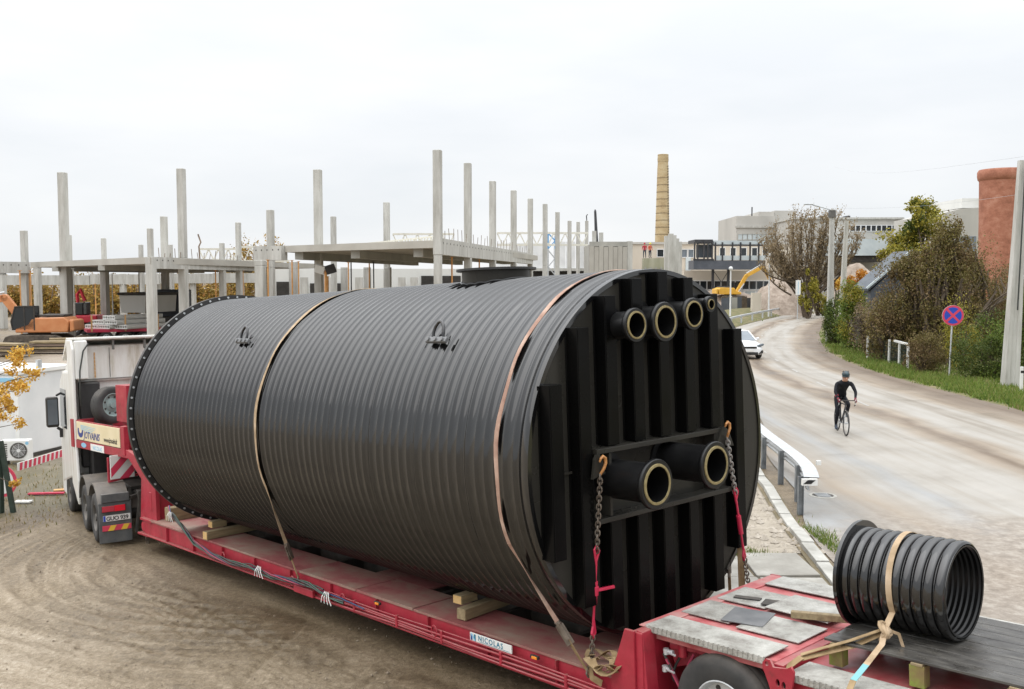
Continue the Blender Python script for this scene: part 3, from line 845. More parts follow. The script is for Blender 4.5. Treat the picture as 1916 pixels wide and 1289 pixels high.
for i in range(0, len(ctr) - 5, 12):
    if ctr[i].y < 29: continue
    strip_faces(mb, ctr[i:i + 4], 0.10, 0.026)
mb.build('centre_line', M['paint'], kind='structure', label='worn white centre dashes of the road')
'''
mb = MB()
edge = offset_line(RIGHT[2:-2], -1.1, 1.0)
for i in range(0, len(edge) - 8, 7):
    strip_faces(mb, edge[i:i + 6], 0.12, 0.026)
mb.build('edge_line', M['paint'], kind='structure', label='worn white edge line of the road')
'''

# grass verge right of the road and the far left bank, pale site track, soil by the cabin
verge_out = [(p[0] + 60, p[1] - 8) for p in RIGHT]
tag(ribbon('grass_verge', verge_out, RIGHT, 12, 0.006, M['turf'], 120), 'green grass bank on the outer side of the road', kind='structure')
far_in = [(p.x, p.y) for p in offset_line(LEFT[9:15], -0.2, 6.0)]
far_out = [(p.x, p.y) for p in offset_line(LEFT[9:15], -9.0, 6.0)]
tag(ribbon('grass_bank', far_in, far_out, 14, (0.02, 0.9), M['turf'], 60), 'green bank behind the far crash barrier', kind='structure')
tag(ribbon('gravel_verge', [(4.55, 14.9), (4.8, 17.2), (5.15, 19.4), (5.4, 22.5)], [(2.4, 15.0), (2.2, 17.5), (2.2, 20), (2.2, 23)], 16, 0.014, M['gravel'], 40), 'rough gravel and broken stone beside the kerb', kind='structure')

# ================================================================== TANK (trailer frame)
RT, LT = 2.105, 10.28
tank = thing('storage_tank', 'huge black ribbed cylindrical tank lying on the red low loader', 'tank', MT, (0, 0, -RT))
PIT = 0.153
prof = [(RT - 0.05, -0.02), (RT + 0.002, -0.02), (RT + 0.006, 0.0), (RT + 0.004, 0.10)]
y = 0.12
k = 0
while y < LT - 0.18:
    amp = 0.036 * (0.95 + 0.10 * rnd.random())
    for (fy, fa) in ((0.0, 0.0), (0.22, 0.03), (0.33, 0.20), (0.41, 0.72), (0.47, 0.97), (0.53, 0.97), (0.59, 0.72), (0.67, 0.20), (0.78, 0.03)):
        prof.append((RT - 0.024 + amp * fa, y + fy * PIT))
    y += PIT * rnd.uniform(.992, 1.008)
    k += 1
    if k % 6 == 0:
        prof.append((RT - 0.027, y - 0.006)); prof.append((RT - 0.027, y - 0.003))
prof += [(RT - 0.012, LT - 0.16), (RT, LT - 0.1), (RT, LT + 0.02)]
mb = MB(); mb.lathe(prof, (0, 0, 0), (0, 1, 0), 144)
mb.build('shell', M['tank'], tank, smooth=True, angle=60)
mb = MB(); mb.lathe([(0.001, 0.0), (RT - 0.02, 0.0), (RT - 0.02, 0.05), (0.001, 0.05)], (0, -0.004, 0), (0, 1, 0), 96)
mb.build('end_plate', M['tank_plate'], tank, smooth=True)
mb = MB(); mb.lathe([(0.001, LT - 0.3), (RT - 0.03, LT - 0.3)], (0, 0, 0), (0, 1, 0), 96)
mb.build('far_end_plate', M['tank_plate'], tank)
# bolted flange at the far end
RF = 2.19
mb = MB(); mb.lathe([(RT - 0.04, LT - 0.05), (RF, LT - 0.05), (RF, LT + 0.03), (RT - 0.04, LT + 0.03)], (0, 0, 0), (0, 1, 0), 120, closed=True)
flange = mb.build('end_flange', M['black'], tank, smooth=True)
mb = MB(); mb.cyl((0, -0.016, 0), (0, 0.0, 0), 0.020, n=8)
b0 = None
for i in range(72):
    t = 2 * math.pi * i / 72
    p = Vector((math.cos(t) * 2.148, LT - 0.052, math.sin(t) * 2.148)) - Vector(OFF[tank.name])
    if b0 is None:
        b0 = mb.build('bolt', M['steel'], flange)
        b0.data.transform(Matrix.Translation(Vector(OFF[tank.name])))
        b0.location = p
    else:
        share(b0, Matrix.Translation(p), flange)
# stiffener ribs of the end plate: interrupted for the two large outlets
ZT, ZB = 0.15, -0.59        # opening between the two shelf bars
seams = [-1.90, -1.47, -1.03, -0.58, -0.12, 0.36, 0.845, 1.34]
RW, RD = 0.185, 0.155


def chord(x):
    return math.sqrt(max(0.01, RT * RT - x * x))


def rib(x0, z0, z1):
    mb = MB()
    # front sheet, slightly wider than the web, and a welded foot each side
    mb.box(x0, x0 + RW, -RD, 0.0, z0, z1)
    mb.box(x0 + 0.012, x0 + 0.022, -RD - 0.006, -RD + 0.002, z0 + 0.02, z1 - 0.02)
    mb.box(x0 - 0.03, x0, -0.018, -0.005, z0 + 0.01, z1 - 0.01)
    return mb.build('stiffener_rib', M['rib'], tank, bevel=0.008)


for i, x0 in enumerate(seams):
    xm = x0 if x0 < -0.3 else x0 + RW
    hgt = min(chord(abs(x0)), chord(abs(x0 + RW))) - 0.03
    if i == 0:
        hgt = chord(abs(x0)) + 0.0
    if i == 7:
        hgt = 1.37
    if i in (0, 1, 7):
        rib(x0, -hgt, hgt)
    else:
        rib(x0, ZT + 0.04, hgt); rib(x0, -hgt, ZB - 0.04)
# the shelf bars and end stiles of the opening
mb = MB(); mb.box(-1.26, 1.02, -0.20, 0.0, ZT - 0.025, ZT + 0.03); mb.build('shelf_bar', M['tank_plate'], tank, bevel=0.006)
mb = MB(); mb.box(-1.26, 1.18, -0.20, 0.0, ZB - 0.03, ZB + 0.025); mb.build('shelf_bar', M['tank_plate'], tank, bevel=0.006)
mb = MB(); mb.box(-1.05, -1.01, -0.18, 0.0, ZB + 0.026, ZT - 0.026); mb.build('stile', M['tank_plate'], tank, bevel=0.005)
mb = MB(); mb.box(0.86, 0.90, -0.18, 0.0, ZB + 0.026, ZT - 0.026); mb.build('stile', M['tank_plate'], tank, bevel=0.005)
for xx in (-1.26, 1.0):
    mb = MB()
    mz = Matrix(((1, 0, 0, xx), (0, 0, 1, -0.22), (0, 1, 0, 0), (0, 0, 0, 1)))
    mb.prism([(-0.10, -0.12), (0.10, -0.08), (0.05, 0.09), (0.02, 0.13), (-0.03, 0.13), (-0.06, 0.08)] if xx < 0 else [(-0.16, -0.02), (0.20, -0.06), (0.10, 0.14), (0.02, 0.19), (-0.03, 0.19)], Matrix.Translation((0, 0, 0.06)) @ mz if False else mz, 0.03)
    mb.build('lashing_eye', M['tank_plate'], tank)
# horizontal short ties on the plate
for (xa, xb, zz) in ((-1.70, -1.47, -0.05), (-1.28, -1.03, -0.32), (1.53, 1.78, 0.05)):
    mb = MB(); mb.box(xa, xb, -0.03, -0.003, zz - 0.012, zz + 0.012); mb.build('weld_strip', M['tank_plate'], tank)


def outlet(x, z, ro, length, name='outlet_pipe', wall=0.70):
    ri = ro * wall
    rp = ro * 0.80
    mb = MB()
    mb.lathe([(rp, 0.0), (rp, -length + 0.05), (rp + 0.004, -length + 0.05)], (x, 0, z), (0, 1, 0), 40)
    mb.lathe([(rp + 0.07, -0.002), (rp + 0.07, -0.03), (rp + 0.005, -0.035)], (x, 0, z), (0, 1, 0), 40)
    p = mb.build(name, M['pipe_black'], tank, smooth=True)
    mb = MB()
    mb.lathe([(rp, -length + 0.055), (ro * .97, -length + 0.055), (ro, -length + 0.045), (ro, -length + 0.01), (ro * .97, -length), (ri * 1.17, -length), ], (x, 0, z), (0, 1, 0), 40)
    mb.build('flange_ring', M['pipe_black'], p, smooth=True)
    mb = MB()
    mb.lathe([(ri * 1.17, -length), (ri * 1.15, -length - 0.012), (ri * 1.02, -length - 0.014), (ri, -length - 0.006)], (x, 0, z), (0, 1, 0), 40)
    mb.build('pipe_face', M['pe_end'], p, smooth=True)
    mb = MB()
    mb.lathe([(ri, -length - 0.006), (ri, -0.02), (0.001, -0.02)], (x, 0, z), (0, 1, 0), 40)
    mb.build('bore', M['pipe_black'], p, smooth=True)


outlet(-0.80, 1.48, 0.185, 0.40)
outlet(-0.30, 1.50, 0.222, 0.40)
outlet(0.22, 1.575, 0.185, 0.40)
outlet(0.69, 1.68, 0.095, 0.30, wall=0.55)
outlet(-0.92, -0.18, 0.265, 0.72)
outlet(0.12, -0.115, 0.265, 0.72)
# manhole neck on top
mb = MB()
mb.lathe([(0.47, RT - 0.25), (0.47, RT + 0.135)], (0, 2.70, 0), (0, 0, 1), 56)
hatch = mb.build('manhole_neck', M['tank_plate'], tank, smooth=True)
mb = MB()
mb.lathe([(0.42, RT + 0.16), (0.545, RT + 0.16), (0.545, RT + 0.13), (0.465, RT + 0.13)], (0, 2.70, 0), (0, 0, 1), 56)
mb.build('manhole_flange', M['black'], hatch, smooth=True)
# weld skirt where the neck meets the ribs
mb = MB()
sk = []
for j in range(120):
    t = 2 * math.pi * j / 120
    x_, y_ = 0.485 * math.cos(t), 2.70 + 0.485 * math.sin(t)
    sk.append((x_, y_, math.sqrt(RT * RT - x_ * x_) + 0.004 + 0.014 * abs(math.sin(math.pi * y_ / PIT))))
mb.tube(sk, 0.014, 6, closed=True)
mb.build('weld_bead', M['tank'], hatch, smooth=True)
# lifting lugs
lug_ang = math.atan2(1.36, -1.62)
for yy in (1.92, 6.78):
    n_ = Vector((math.cos(lug_ang), 0, math.sin(lug_ang)))
    tng = Vector((-math.sin(lug_ang), 0, math.cos(lug_ang))) * -1    # up the shell
    if tng.z < 0: tng = -tng
    c0 = n_ * (RT + 0.035) + Vector((0, yy, 0))
    lm = Matrix(((0, tng.x, n_.x, c0.x), (1, tng.y, n_.y, c0.y), (0, tng.z, n_.z, c0.z), (0, 0, 0, 1)))
    mb = MB()
    mb.box(-0.19, 0.19, -0.075, 0.0, 0.0, 0.05, 0, lm)
    lug = mb.build('lug_plate', M['lug'], tank, bevel=0.012)
    for i in (-1, 0, 1):
        mb = MB(); mb.cyl(lm @ Vector((i * 0.13, -0.04, 0.045)), lm @ Vector((i * 0.13, -0.05, 0.075)), 0.028, n=10)
        mb.build('lug_bolt', M['lug'], lug, smooth=True)
    mb = MB()
    arc = [(-0.09, 0.0, 0.03), (-0.095, 0.05, 0.06), (-0.075, 0.115, 0.09), (-0.035, 0.165, 0.11), (0.0, 0.175, 0.115), (0.035, 0.165, 0.11), (0.075, 0.115, 0.09), (0.095, 0.05, 0.06), (0.09, 0.0, 0.03)]
    mb.tube([lm @ Vector(p) for p in arc], 0.020, 8)
    mb.build('lug_loop', M['tank'], lug, smooth=True)

# ================================================================== LOW LOADER TRAILER (trailer frame)
tr = thing('low_loader_trailer', 'red low loader trailer with dusty deck carrying the black tank', 'trailer', MT, (0, 0, GT))
DZ = -2.15
XL, XR = -1.36, 1.36


def tp(name, m, mb, parent=None, bevel=0.008, smooth=False, label=None):
    return mb.build(name, m, parent or tr, bevel=bevel, smooth=smooth, label=label)


# well deck: two side decks, cross decks, the open middle with a spine tube
for s_ in (-1, 1):
    x0, x1 = sorted((s_ * 1.36, s_ * 0.66))
    for (ya, yb) in ((-0.45, 3.02), (3.04, 4.35), (4.37, 5.9), (5.92, 9.0), (9.02, 11.6)):
        mb = MB(); mb.box(x0, x1, ya, yb, DZ - 0.03, DZ + (0.006 if 3.03 < ya < 4.4 else 0))
        tp('deck_plate', M['red_deck'], mb, bevel=0.004)
mb = MB(); mb.box(-0.655, 0.655, 3.6, 4.9, DZ - 0.03, DZ + 0.004); tp('cross_deck', M['red_deck'], mb)
mb = MB(); mb.box(-0.655, 0.655, -0.45, 0.6, DZ - 0.035, DZ - 0.004); tp('cross_deck', M['red_deck'], mb)
mb = MB(); mb.box(-0.655, 0.655, 10.2, 11.6, DZ - 0.03, DZ - 0.002); tp('cross_deck', M['red_deck'], mb)
mb = MB(); mb.cyl((0, 0, DZ - 0.16), (0, 11.5, DZ - 0.16), 0.17, n=16); tp('spine_tube', M['chassis'], mb, bevel=0, smooth=True)
for s_ in (-1, 1):
    mb = MB()
    x = s_ * 0.64
    mb.box(x - 0.04, x + 0.04, -0.45, 11.6, DZ - 0.30, DZ - 0.031)
    tp('inner_beam', M['red'], mb)
    # outer beam: an I section with lips
    x = s_ * 1.34
    mb = MB(); mb.box(min(x, x - s_ * 0.05), max(x, x - s_ * 0.05), -0.45, 11.9, DZ - 0.29, DZ - 0.031); sb = tp('side_beam', M['red'], mb)
    mb = MB(); mb.box(min(x + s_ * 0.06, x - s_ * .09), max(x + s_ * 0.06, x - s_ * .09), -0.45, 11.9, DZ - 0.318, DZ - 0.291); tp('bottom_flange', M['red'], mb, sb)
    for yy in np.arange(0.4, 11.6, 1.15):
        mb = MB(); mb.box(min(x + s_ * .002, x + s_ * 0.045), max(x + s_ * .002, x + s_ * 0.045), yy - 0.012, yy + 0.012, DZ - 0.29, DZ - 0.032); tp('web_plate', M['red'], mb, sb, bevel=0)
for yy in np.arange(0.8, 11.5, 1.3):
    mb = MB(); mb.box(-1.28, 1.28, yy - 0.04, yy + 0.04, DZ - 0.25, DZ - 0.032); tp('cross_member', M['chassis'], mb, bevel=0)
# pipes running along the left side
for i, (zz, xx, r_) in enumerate(((-2.33, -1.425, .014), (-2.372, -1.425, .014), (-2.412, -1.425, .014), (-2.285, -1.42, .010))):
    mb = MB()
    pts = [(xx + 0.006 * math.sin(yy * 2 + i), yy, zz + 0.012 * math.sin(yy * 1.3 + i * 2)) for yy in np.arange(-0.4, 5.2, 0.3)]
    mb.tube(pts, r_, 6)
    tp('brake_pipe', M['red'], mb, bevel=0, smooth=True)
for yy in (0.2, 1.25, 2.35, 3.3, 4.3):
    mb = MB(); mb.box(-1.445, -1.40, yy - 0.02, yy + 0.02, -2.43, -2.27); tp('pipe_clip', M['red'], mb)
# lashing rings
for yy in (2.5, 4.6, 6.0, 8.3):
    mb = MB(); mb.tube([(-1.43, yy + 0.055 * math.cos(t), DZ - 0.16 + 0.07 * math.sin(t)) for t in np.linspace(0, 2 * math.pi, 14)[:-1]], 0.012, 6, closed=True)
    tp('lashing_ring', M['red'], mb, bevel=0, smooth=True)
# amber side lamps
for yy in (0.66, 3.72):
    mb = MB(); mb.box(-1.43, -1.395, yy - 0.03, yy + 0.10, DZ - 0.075, DZ - 0.035)
    a_ = tp('side_lamp', M['black'], mb)
    mb = MB(); mb.box(-1.446, -1.431, yy - 0.02, yy + 0.06, DZ - 0.070, DZ - 0.040); tp('lens', M['amber'], mb, a_, bevel=0.004)
mb = MB(); mb.box(-1.44, -1.40, 5.4, 5.95, DZ - 0.31, DZ - 0.2); tp('lashing_bracket', M['red'], mb)


def text_mesh(body, size, m, parent, mtx, name='lettering', extrude=0.0015, italic=0.0, bold=0.0, space=1.0):
    cu = bpy.data.curves.new('txt', 'FONT')
    cu.body = body; cu.size = size; cu.extrude = extrude; cu.shear = italic; cu.offset = bold; cu.space_character = space
    cu.align_x = 'LEFT'; cu.resolution_u = 3
    o = bpy.data.objects.new('txt', cu); col.objects.link(o)
    dg = bpy.context.evaluated_depsgraph_get()
    me = bpy.data.meshes.new_from_object(o.evaluated_get(dg))
    bpy.data.objects.remove(o)
    me.name = name
    off = OFF.get(parent.name)
    mm = (Matrix.Translation(-Vector(off)) if off else Matrix.Identity(4)) @ mtx
    me.transform(mm)
    me.materials.clear(); me.materials.append(m)
    ob = bpy.data.objects.new(name, me); col.objects.link(ob); ob.parent = parent
    if off: OFF[ob.name] = off
    return ob


def side_m(x, y, z):       # text frame on a left-facing side (reads towards the rear)
    return Matrix(((0, 0, -1, x), (-1, 0, 0, y), (0, 1, 0, z), (0, 0, 0, 1)))


def back_m(x, y, z):       # text frame on a rear-facing surface
    return Matrix(((1, 0, 0, x), (0, 0, -1, y), (0, 1, 0, z), (0, 0, 0, 1)))


# maker's plate on the side beam
mb = MB(); mb.box(-1.425, -1.405, 1.07, 1.81, -2.262, -2.165)
for p_ in ():
    pass
pl = tp('name_plate', M['white'], mb, bevel=0.006)
text_mesh('NICOLAS', 0.088, M['teal'], pl, side_m(-1.4265, 1.655, -2.235), space=1.28, bold=0.001)
mb = MB()
for (a, b_, mi) in ((0, 0.028, 0), (0.062, 0.09, 1)):
    mb.prism([(a, -2.252), (b_, -2.252), (b_, -2.175), (a, -2.175)], side_m(-1.4265, 1.79, 0), 0.002, mi)
mb.prism([(0.0, -2.175), (0.028, -2.175), (0.09, -2.252), (0.062, -2.252)], side_m(-1.4275, 1.79, 0), 0.002, 2)
mb.build('logo', [M['navy'], M['teal'], M['skyblue']], pl)
mb = MB(); mb.box(-1.4275, -1.4255, 1.10, 1.64, -2.247, -2.243); mb.build('underline', M['teal'], pl)

# step up to the rear platform
RZ = -1.60
stepm = Matrix(((0, 0, 1, 0), (1, 0, 0, 0), (0, 1, 0, 0), (0, 0, 0, 1)))    # (y, z) polygons extruded along x


def yz(mb, poly, x0, x1, mi=0):
    return mb.prism(poly, Matrix.Translation((x0, 0, 0)) @ stepm, x1 - x0, mi)


mb = MB(); yz(mb, [(-0.46, DZ + 0.005), (-0.46, DZ - 0.32), (-0.80, DZ - 0.32), (-0.80, RZ - 0.03), (-0.66, RZ - 0.03)], -1.334, 1.334); tp('step_face', M['red'], mb)
mb = MB(); yz(mb, [(-0.40, DZ + 0.01), (-0.40, DZ - 0.30), (-0.72, DZ - 0.30), (-0.72, RZ - 0.01), (-0.60, RZ - 0.01)], -1.37, -1.335)
yz(mb, [(-0.72, DZ - 0.30), (-0.86, DZ - 0.30), (-0.80, RZ - 0.02), (-0.72, RZ - 0.01)], -1.32, -1.14); tp('step_cheek', M['red'], mb)
mb = MB(); yz(mb, [(-0.40, DZ + 0.01), (-0.40, DZ - 0.30), (-0.72, DZ - 0.30), (-0.72, RZ - 0.01), (-0.60, RZ - 0.01)], 1.335, 1.37); tp('step_cheek', M['red'], mb)
# rear platform base
mb = MB(); mb.box(-1.10, 1.30, -2.20, -0.66, RZ - 0.14, RZ - 0.028); tp('rear_platform', M['red_rear'], mb)
mb = MB(); mb.box(-1.16, 1.33, -0.80, -0.62, RZ - 0.029, RZ - 0.010); tp('platform_lip', M['red_rear'], mb)
mb = MB(); mb.box(-0.55, 0.75, -2.20, -0.80, DZ - 0.35, RZ - 0.145); tp('rear_frame', M['red'], mb)


def plate(x0, x1, y0, y1, z=RZ, tilt=0.0, m='checker', name='checker_plate', teeth=False, rot=0.0):
    mb = MB()
    c = Vector(((x0 + x1) / 2, (y0 + y1) / 2, z))
    a, b_ = (x1 - x0) / 2, (y1 - y0) / 2
    Mx = Matrix.Translation(c) @ Matrix.Rotation(rot, 4, 'Z') @ Matrix.Rotation(tilt, 4, 'Y')
    nxp, nyp = 4, 6
    jit = random.Random(int(abs(x0 * 1000) + abs(y0 * 77)))
    mb.box(-a, a, -b_, b_, 0, 0.012, 0, Mx)
    if teeth:
        n = int((y1 - y0) / 0.055)
        for i in range(n):
            yy = -b_ + (i + 0.5) * (y1 - y0) / n
            mb.box(-a - 0.012, -a - 0.0005, yy - 0.017, yy + 0.017, -0.05, 0.010, 0, Mx)
        mb.box(-a - 0.004, -a + 0.0, -b_, b_, -0.06, 0.0, 0, Mx)
    return tp(name, M[m], mb, bevel=0.003)


plate(-1.17, -0.76, -2.12, -0.72, teeth=True)
plate(-0.55, -0.02, -1.30, -0.70, RZ - 0.012)
plate(-0.60, -0.05, -2.13, -1.42, RZ - 0.012)
plate(0.10, 0.66, -1.30, -0.70, RZ - 0.012, rot=0.02)
plate(0.05, 0.62, -2.10, -1.34, RZ + 0.022, tilt=-0.015, rot=-0.05)
plate(0.90, 1.30, -2.60, -0.80, RZ - 0.006)
mb = MB(); mb.cbox((-0.28, -1.36, RZ + 0.012), (0.48, 0.44, 0.012), 0, Matrix.Rotation(0.28, 4, 'Z') @ Matrix.Rotation(0.03, 4, 'X')); tp('rubber_sheet', M['rubber_mat'], mb)
mb = MB(); mb.cbox((0.28, -0.98, RZ + 0.010), (0.09, 0.30, 0.014), 0, Matrix.Rotation(0.3, 4, 'Z')); mb.cbox((0.26, -1.28, RZ + 0.022), (0.20, 0.16, 0.012), 0, Matrix.Rotation(0.3, 4, 'Z')); tp('rubber_scrap', M['rubber'], mb)
# cross bar with the red corner bracket (holes cut through)
mb = MB(); mb.box(-1.18, 1.30, -2.32, -2.22, RZ - 0.12, RZ - 0.02); tp('cross_bar', M['red'], mb)
cu = bpy.data.curves.new('br', 'CURVE'); cu.dimensions = '2D'; cu.fill_mode = 'BOTH'; cu.extrude = 0.012


def poly_spline(cu, pts):
    s = cu.splines.new('POLY'); s.points.add(len(pts) - 1)
    for i, p in enumerate(pts): s.points[i].co = (p[0], p[1], 0, 1)
    s.use_cyclic_u = True


def circ(cx, cy, r, n=14, sx=1.0):
    return [(cx + r * sx * math.cos(2 * math.pi * i / n), cy + r * math.sin(2 * math.pi * i / n)) for i in range(n)]


def curve_part(name, outer, holes, ext, m, parent, mtx):
    cu = bpy.data.curves.new('c', 'CURVE'); cu.dimensions = '2D'; cu.fill_mode = 'BOTH'; cu.extrude = ext
    poly_spline(cu, outer)
    for h_ in holes: poly_spline(cu, h_)
    o = bpy.data.objects.new('c', cu); col.objects.link(o)
    dg = bpy.context.evaluated_depsgraph_get()
    me = bpy.data.meshes.new_from_object(o.evaluated_get(dg))
    bpy.data.objects.remove(o)
    off = OFF.get(parent.name) if parent else None
    me.transform((Matrix.Translation(-Vector(off)) if off else Matrix.Identity(4)) @ mtx)
    me.materials.clear(); me.materials.append(m); me.name = name
    ob = bpy.data.objects.new(name, me); col.objects.link(ob)
    if parent:
        ob.parent = parent
        if off: OFF[ob.name] = off
    return ob


curve_part('corner_bracket', [(-0.05, 0.02), (-0.02, 0.06), (0.03, 0.06), (0.06, 0.0), (0.20, 0.02), (0.24, 0.05), (0.27, 0.0), (0.245, -0.16), (0.21, -0.32), (0.06, -0.32), (0.01, -0.16), (-0.05, -0.02)],
           [circ(-0.005, 0.02, 0.022), circ(0.105, -0.13, 0.036, sx=0.6), circ(0.165, -0.14, 0.036, sx=0.6)], 0.014, M['red'], tr, side_m(-1.24, -2.20, RZ - 0.03))
mb = MB(); mb.box(-1.26, -1.21, -2.42, -2.30, RZ - 0.40, RZ - 0.345); a_ = tp('side_lamp', M['black'], mb)
mb = MB(); mb.box(-1.275, -1.261, -2.41, -2.31, RZ - 0.395, RZ - 0.35); tp('lens', M['amber'], mb, a_)
# rear section beyond the cross bar: recessed floor and raised side strips
mb = MB(); mb.box(-1.15, 1.28, -7.2, -2.325, RZ - 0.22, RZ - 0.10); tp('rear_floor', M['red'], mb)
plate(-1.18, -0.80, -7.0, -2.36, RZ - 0.085, teeth=True)
plate(0.98, 1.34, -7.0, -2.62, RZ - 0.02)
mb = MB(); mb.box(0.90, 0.975, -7.0, -2.40, RZ - 0.09, RZ + 0.004); tp('edge_beam', M['red_rear'], mb)
mb = MB(); mb.box(0.80, 0.90, -7.0, -2.40, RZ - 0.098, RZ - 0.05); tp('edge_beam', M['red'], mb)
mb = MB(); mb.box(-1.14, 1.27, -7.2, -2.25, DZ - 0.30, RZ - 0.225); tp('rear_frame', M['chassis'], mb)


# wheels of the trailer
def wheel(parent, c, axis, r, wd, rim_r, out=-1, nm='wheel', rim_m='steel'):
    """axis: unit vector across the wheel, out: which end is the visible face"""
    c = Vector(c); ax = Vector(axis).normalized()
    hw = wd / 2
    mb = MB()
    mb.lathe([(rim_r, -hw * .92), (rim_r + 0.03, -hw), (r * 0.80, -hw * 1.04), (r * 0.93, -hw * .98), (r * 0.985, -hw * .8), (r, -hw * .55), (r * .985, -hw * .50), (r * .985, -hw * .44), (r, -hw * .40), (r, -hw * 0.06), (r * .985, -hw * .03), (r * .985, hw * .03), (r, hw * .06), (r, hw * .40), (r * .985, hw * .44), (r * .985, hw * .50), (r, hw * .55), (r * 0.985, hw * .8), (r * .93, hw * .98), (r * 0.80, hw * 1.04), (rim_r + 0.03, hw), (rim_r, hw * .92)], c, ax, 48, closed=True)
    wh = mb.build(nm, M['rubber'], parent, smooth=True, angle=50)
    mb = MB()
    o = out
    prof = [(rim_r + 0.012, o * hw * .95), (rim_r, o * hw * .98), (rim_r * .93, o * hw * .85), (rim_r * .88, o * hw * .55), (rim_r * .62, o * hw * .50), (rim_r * .55, o * hw * .62), (rim_r * .30, o * hw * .66), (rim_r * .27, o * hw * .95), (0.001, o * hw * .97)]
    mb.lathe(prof, c, ax, 36)
    rim = mb.build('rim', M[rim_m], wh, smooth=True)
    a = ax.orthogonal().normalized(); b = ax.cross(a)
    mb = MB()
    for i in range(8):
        t = 2 * math.pi * (i + 0.5) / 8
        p = c + (a * math.cos(t) + b * math.sin(t)) * rim_r * 0.745 + ax * (o * hw * .50)
        mb.cyl(p, p + ax * o * 0.015, rim_r * 0.085, n=10)
    mb.build('hand_hole', M['darkopen'], wh)
    return wh


for yy in (-1.62, -3.05, -4.45):
    wheel(tr, (-0.985, yy, -2.26), (1, 0, 0), 0.555, 0.36, 0.30)
    wheel(tr, (1.10, yy, -2.26), (1, 0, 0), 0.555, 0.36, 0.30, out=1)
    mb = MB(); mb.cyl((-0.95, yy, -2.26), (1.05, yy, -2.26), 0.09, n=12); tp('axle', M['chassis'], mb, bevel=0, smooth=True)
# suspension beams, valves and hoses in the wheel opening
mb = MB(); mb.bar((-0.88, -0.86, -1.95), (-0.70, -1.35, -1.80), 0.16, 0.20); mb.box(-0.95, -0.6, -2.1, -0.85, RZ - 0.24, RZ - 0.15); tp('suspension_arm', M['red'], mb)
mb = MB(); mb.bar((-1.0, -0.9, RZ - 0.20), (-0.8, -1.6, RZ - 0.22), 0.06, 0.06); mb.cyl((-0.98, -1.04, RZ - 0.17), (-0.98, -1.04, RZ - 0.30), 0.05, n=10); tp('bracket_arm', M['red'], mb)
for (yy, zz) in ((-0.92, -1.84), (-0.90, -2.02)):
    mb = MB(); mb.cyl((-1.10, yy, zz), (-1.10, yy - 0.09, zz + .01), 0.022, n=8); mb.cyl((-1.10, yy, zz - 0.03), (-1.10, yy, zz + 0.03), 0.03, n=8); mb.cyl((-1.12, yy - .05, zz), (-1.16, yy - .16, zz + .01), 0.012, n=6)
    tp('air_coupling', M['steel'], mb, bevel=0)
for i in range(4):
    mb = MB()
    r2 = random.Random(i)
    a_, c_ = Vector((-1.12, -0.90 - 0.03 * i, -1.86 - .05 * i)), Vector((-0.98, -1.05 - 0.13 * i, RZ - 0.24))
    pts = []
    for k in range(12):
        t = k / 11
        p = a_.lerp(c_, t); p.z -= 0.42 * math.sin(math.pi * t) * (0.7 + 0.2 * i); p.y -= 0.07 * math.sin(2 * math.pi * t)
        pts.append(p)
    mb.tube(pts, 0.014, 6)
    tp('air_hose', M['hose_red'] if i % 2 else M['hose'], mb, bevel=0, smooth=True)

# gooseneck
mb = MB()
yz(mb, [(16.0, -1.06), (16.0, -0.88), (12.75, -0.88), (12.25, -0.98), (11.42, -1.36), (11.42, -2.18), (12.22, -2.22), (12.10, -1.40), (12.72, -1.05)], -1.28, -1.20); tp('neck_cheek', M['red'], mb)
mb = MB()
yz(mb, [(16.0, -1.06), (16.0, -0.88), (12.75, -0.88), (12.25, -0.98), (11.42, -1.36), (11.42, -2.18), (12.22, -2.22), (12.10, -1.40), (12.72, -1.05)], 1.20, 1.28); tp('neck_cheek', M['red'], mb)
mb = MB()
yz(mb, [(12.74, -0.885), (12.24, -0.985), (11.43, -1.365), (11.43, -1.42), (12.22, -1.04), (12.72, -0.94)], -1.195, 1.195); tp('neck_top', M['red'], mb)
mb = MB(); mb.box(-1.195, 1.195, 11.46, 11.6, -2.18, -1.45); tp('neck_back', M['red'], mb)
mb = MB(); mb.box(-1.29, -1.262, 11.62, 11.72, -1.98, -1.62); tp('neck_handle', M['red'], mb)
mb = MB(); mb.box(-1.36, -0.9, 11.5, 12.05, DZ - 0.05, DZ - 0.0); mb.box(-1.40, -0.9, 11.6, 12.1, DZ - 0.33, DZ - 0.29); mb.cyl((-1.34, 11.95, DZ - 0.17), (-0.9, 11.95, DZ - 0.17), 0.10, n=14); tp('neck_hinge', M['red'], mb)
# tray on the gooseneck
mb = MB(); mb.box(-1.2, 1.2, 12.8, 15.95, -1.0, -0.95); tp('tray_floor', M['red_deck'], mb)
mb = MB(); mb.box(-1.262, -1.23, 13.05, 15.90, -0.875, -0.43); bd = tp('tray_board', M['red'], mb)
mb = MB(); mb.box(-1.285, -1.263, 13.14, 15.72, -0.865, -0.455); nb = tp('advert_board', M['cream'], mb)
mb = MB(); mb.box(1.23, 1.262, 13.05, 15.90, -0.875, -0.43); tp('tray_board', M['red'], mb)
mb = MB(); mb.box(-1.229, 1.229, 15.86, 15.9, -0.875, -0.43); tp('tray_board', M['red'], mb)
mb = MB(); mb.box(-1.229, 1.229, 13.05, 13.09, -0.875, -0.40); tp('tray_board', M['red'], mb)
mb = MB(); mb.box(-1.30, -1.20, 12.86, 13.045, -1.0, -0.40); tp('tray_post', M['red'], mb)
mb = MB(); mb.box(-1.30, -1.20, 15.905, 16.08, -1.06, -0.42); tp('tray_post', M['red'], mb)
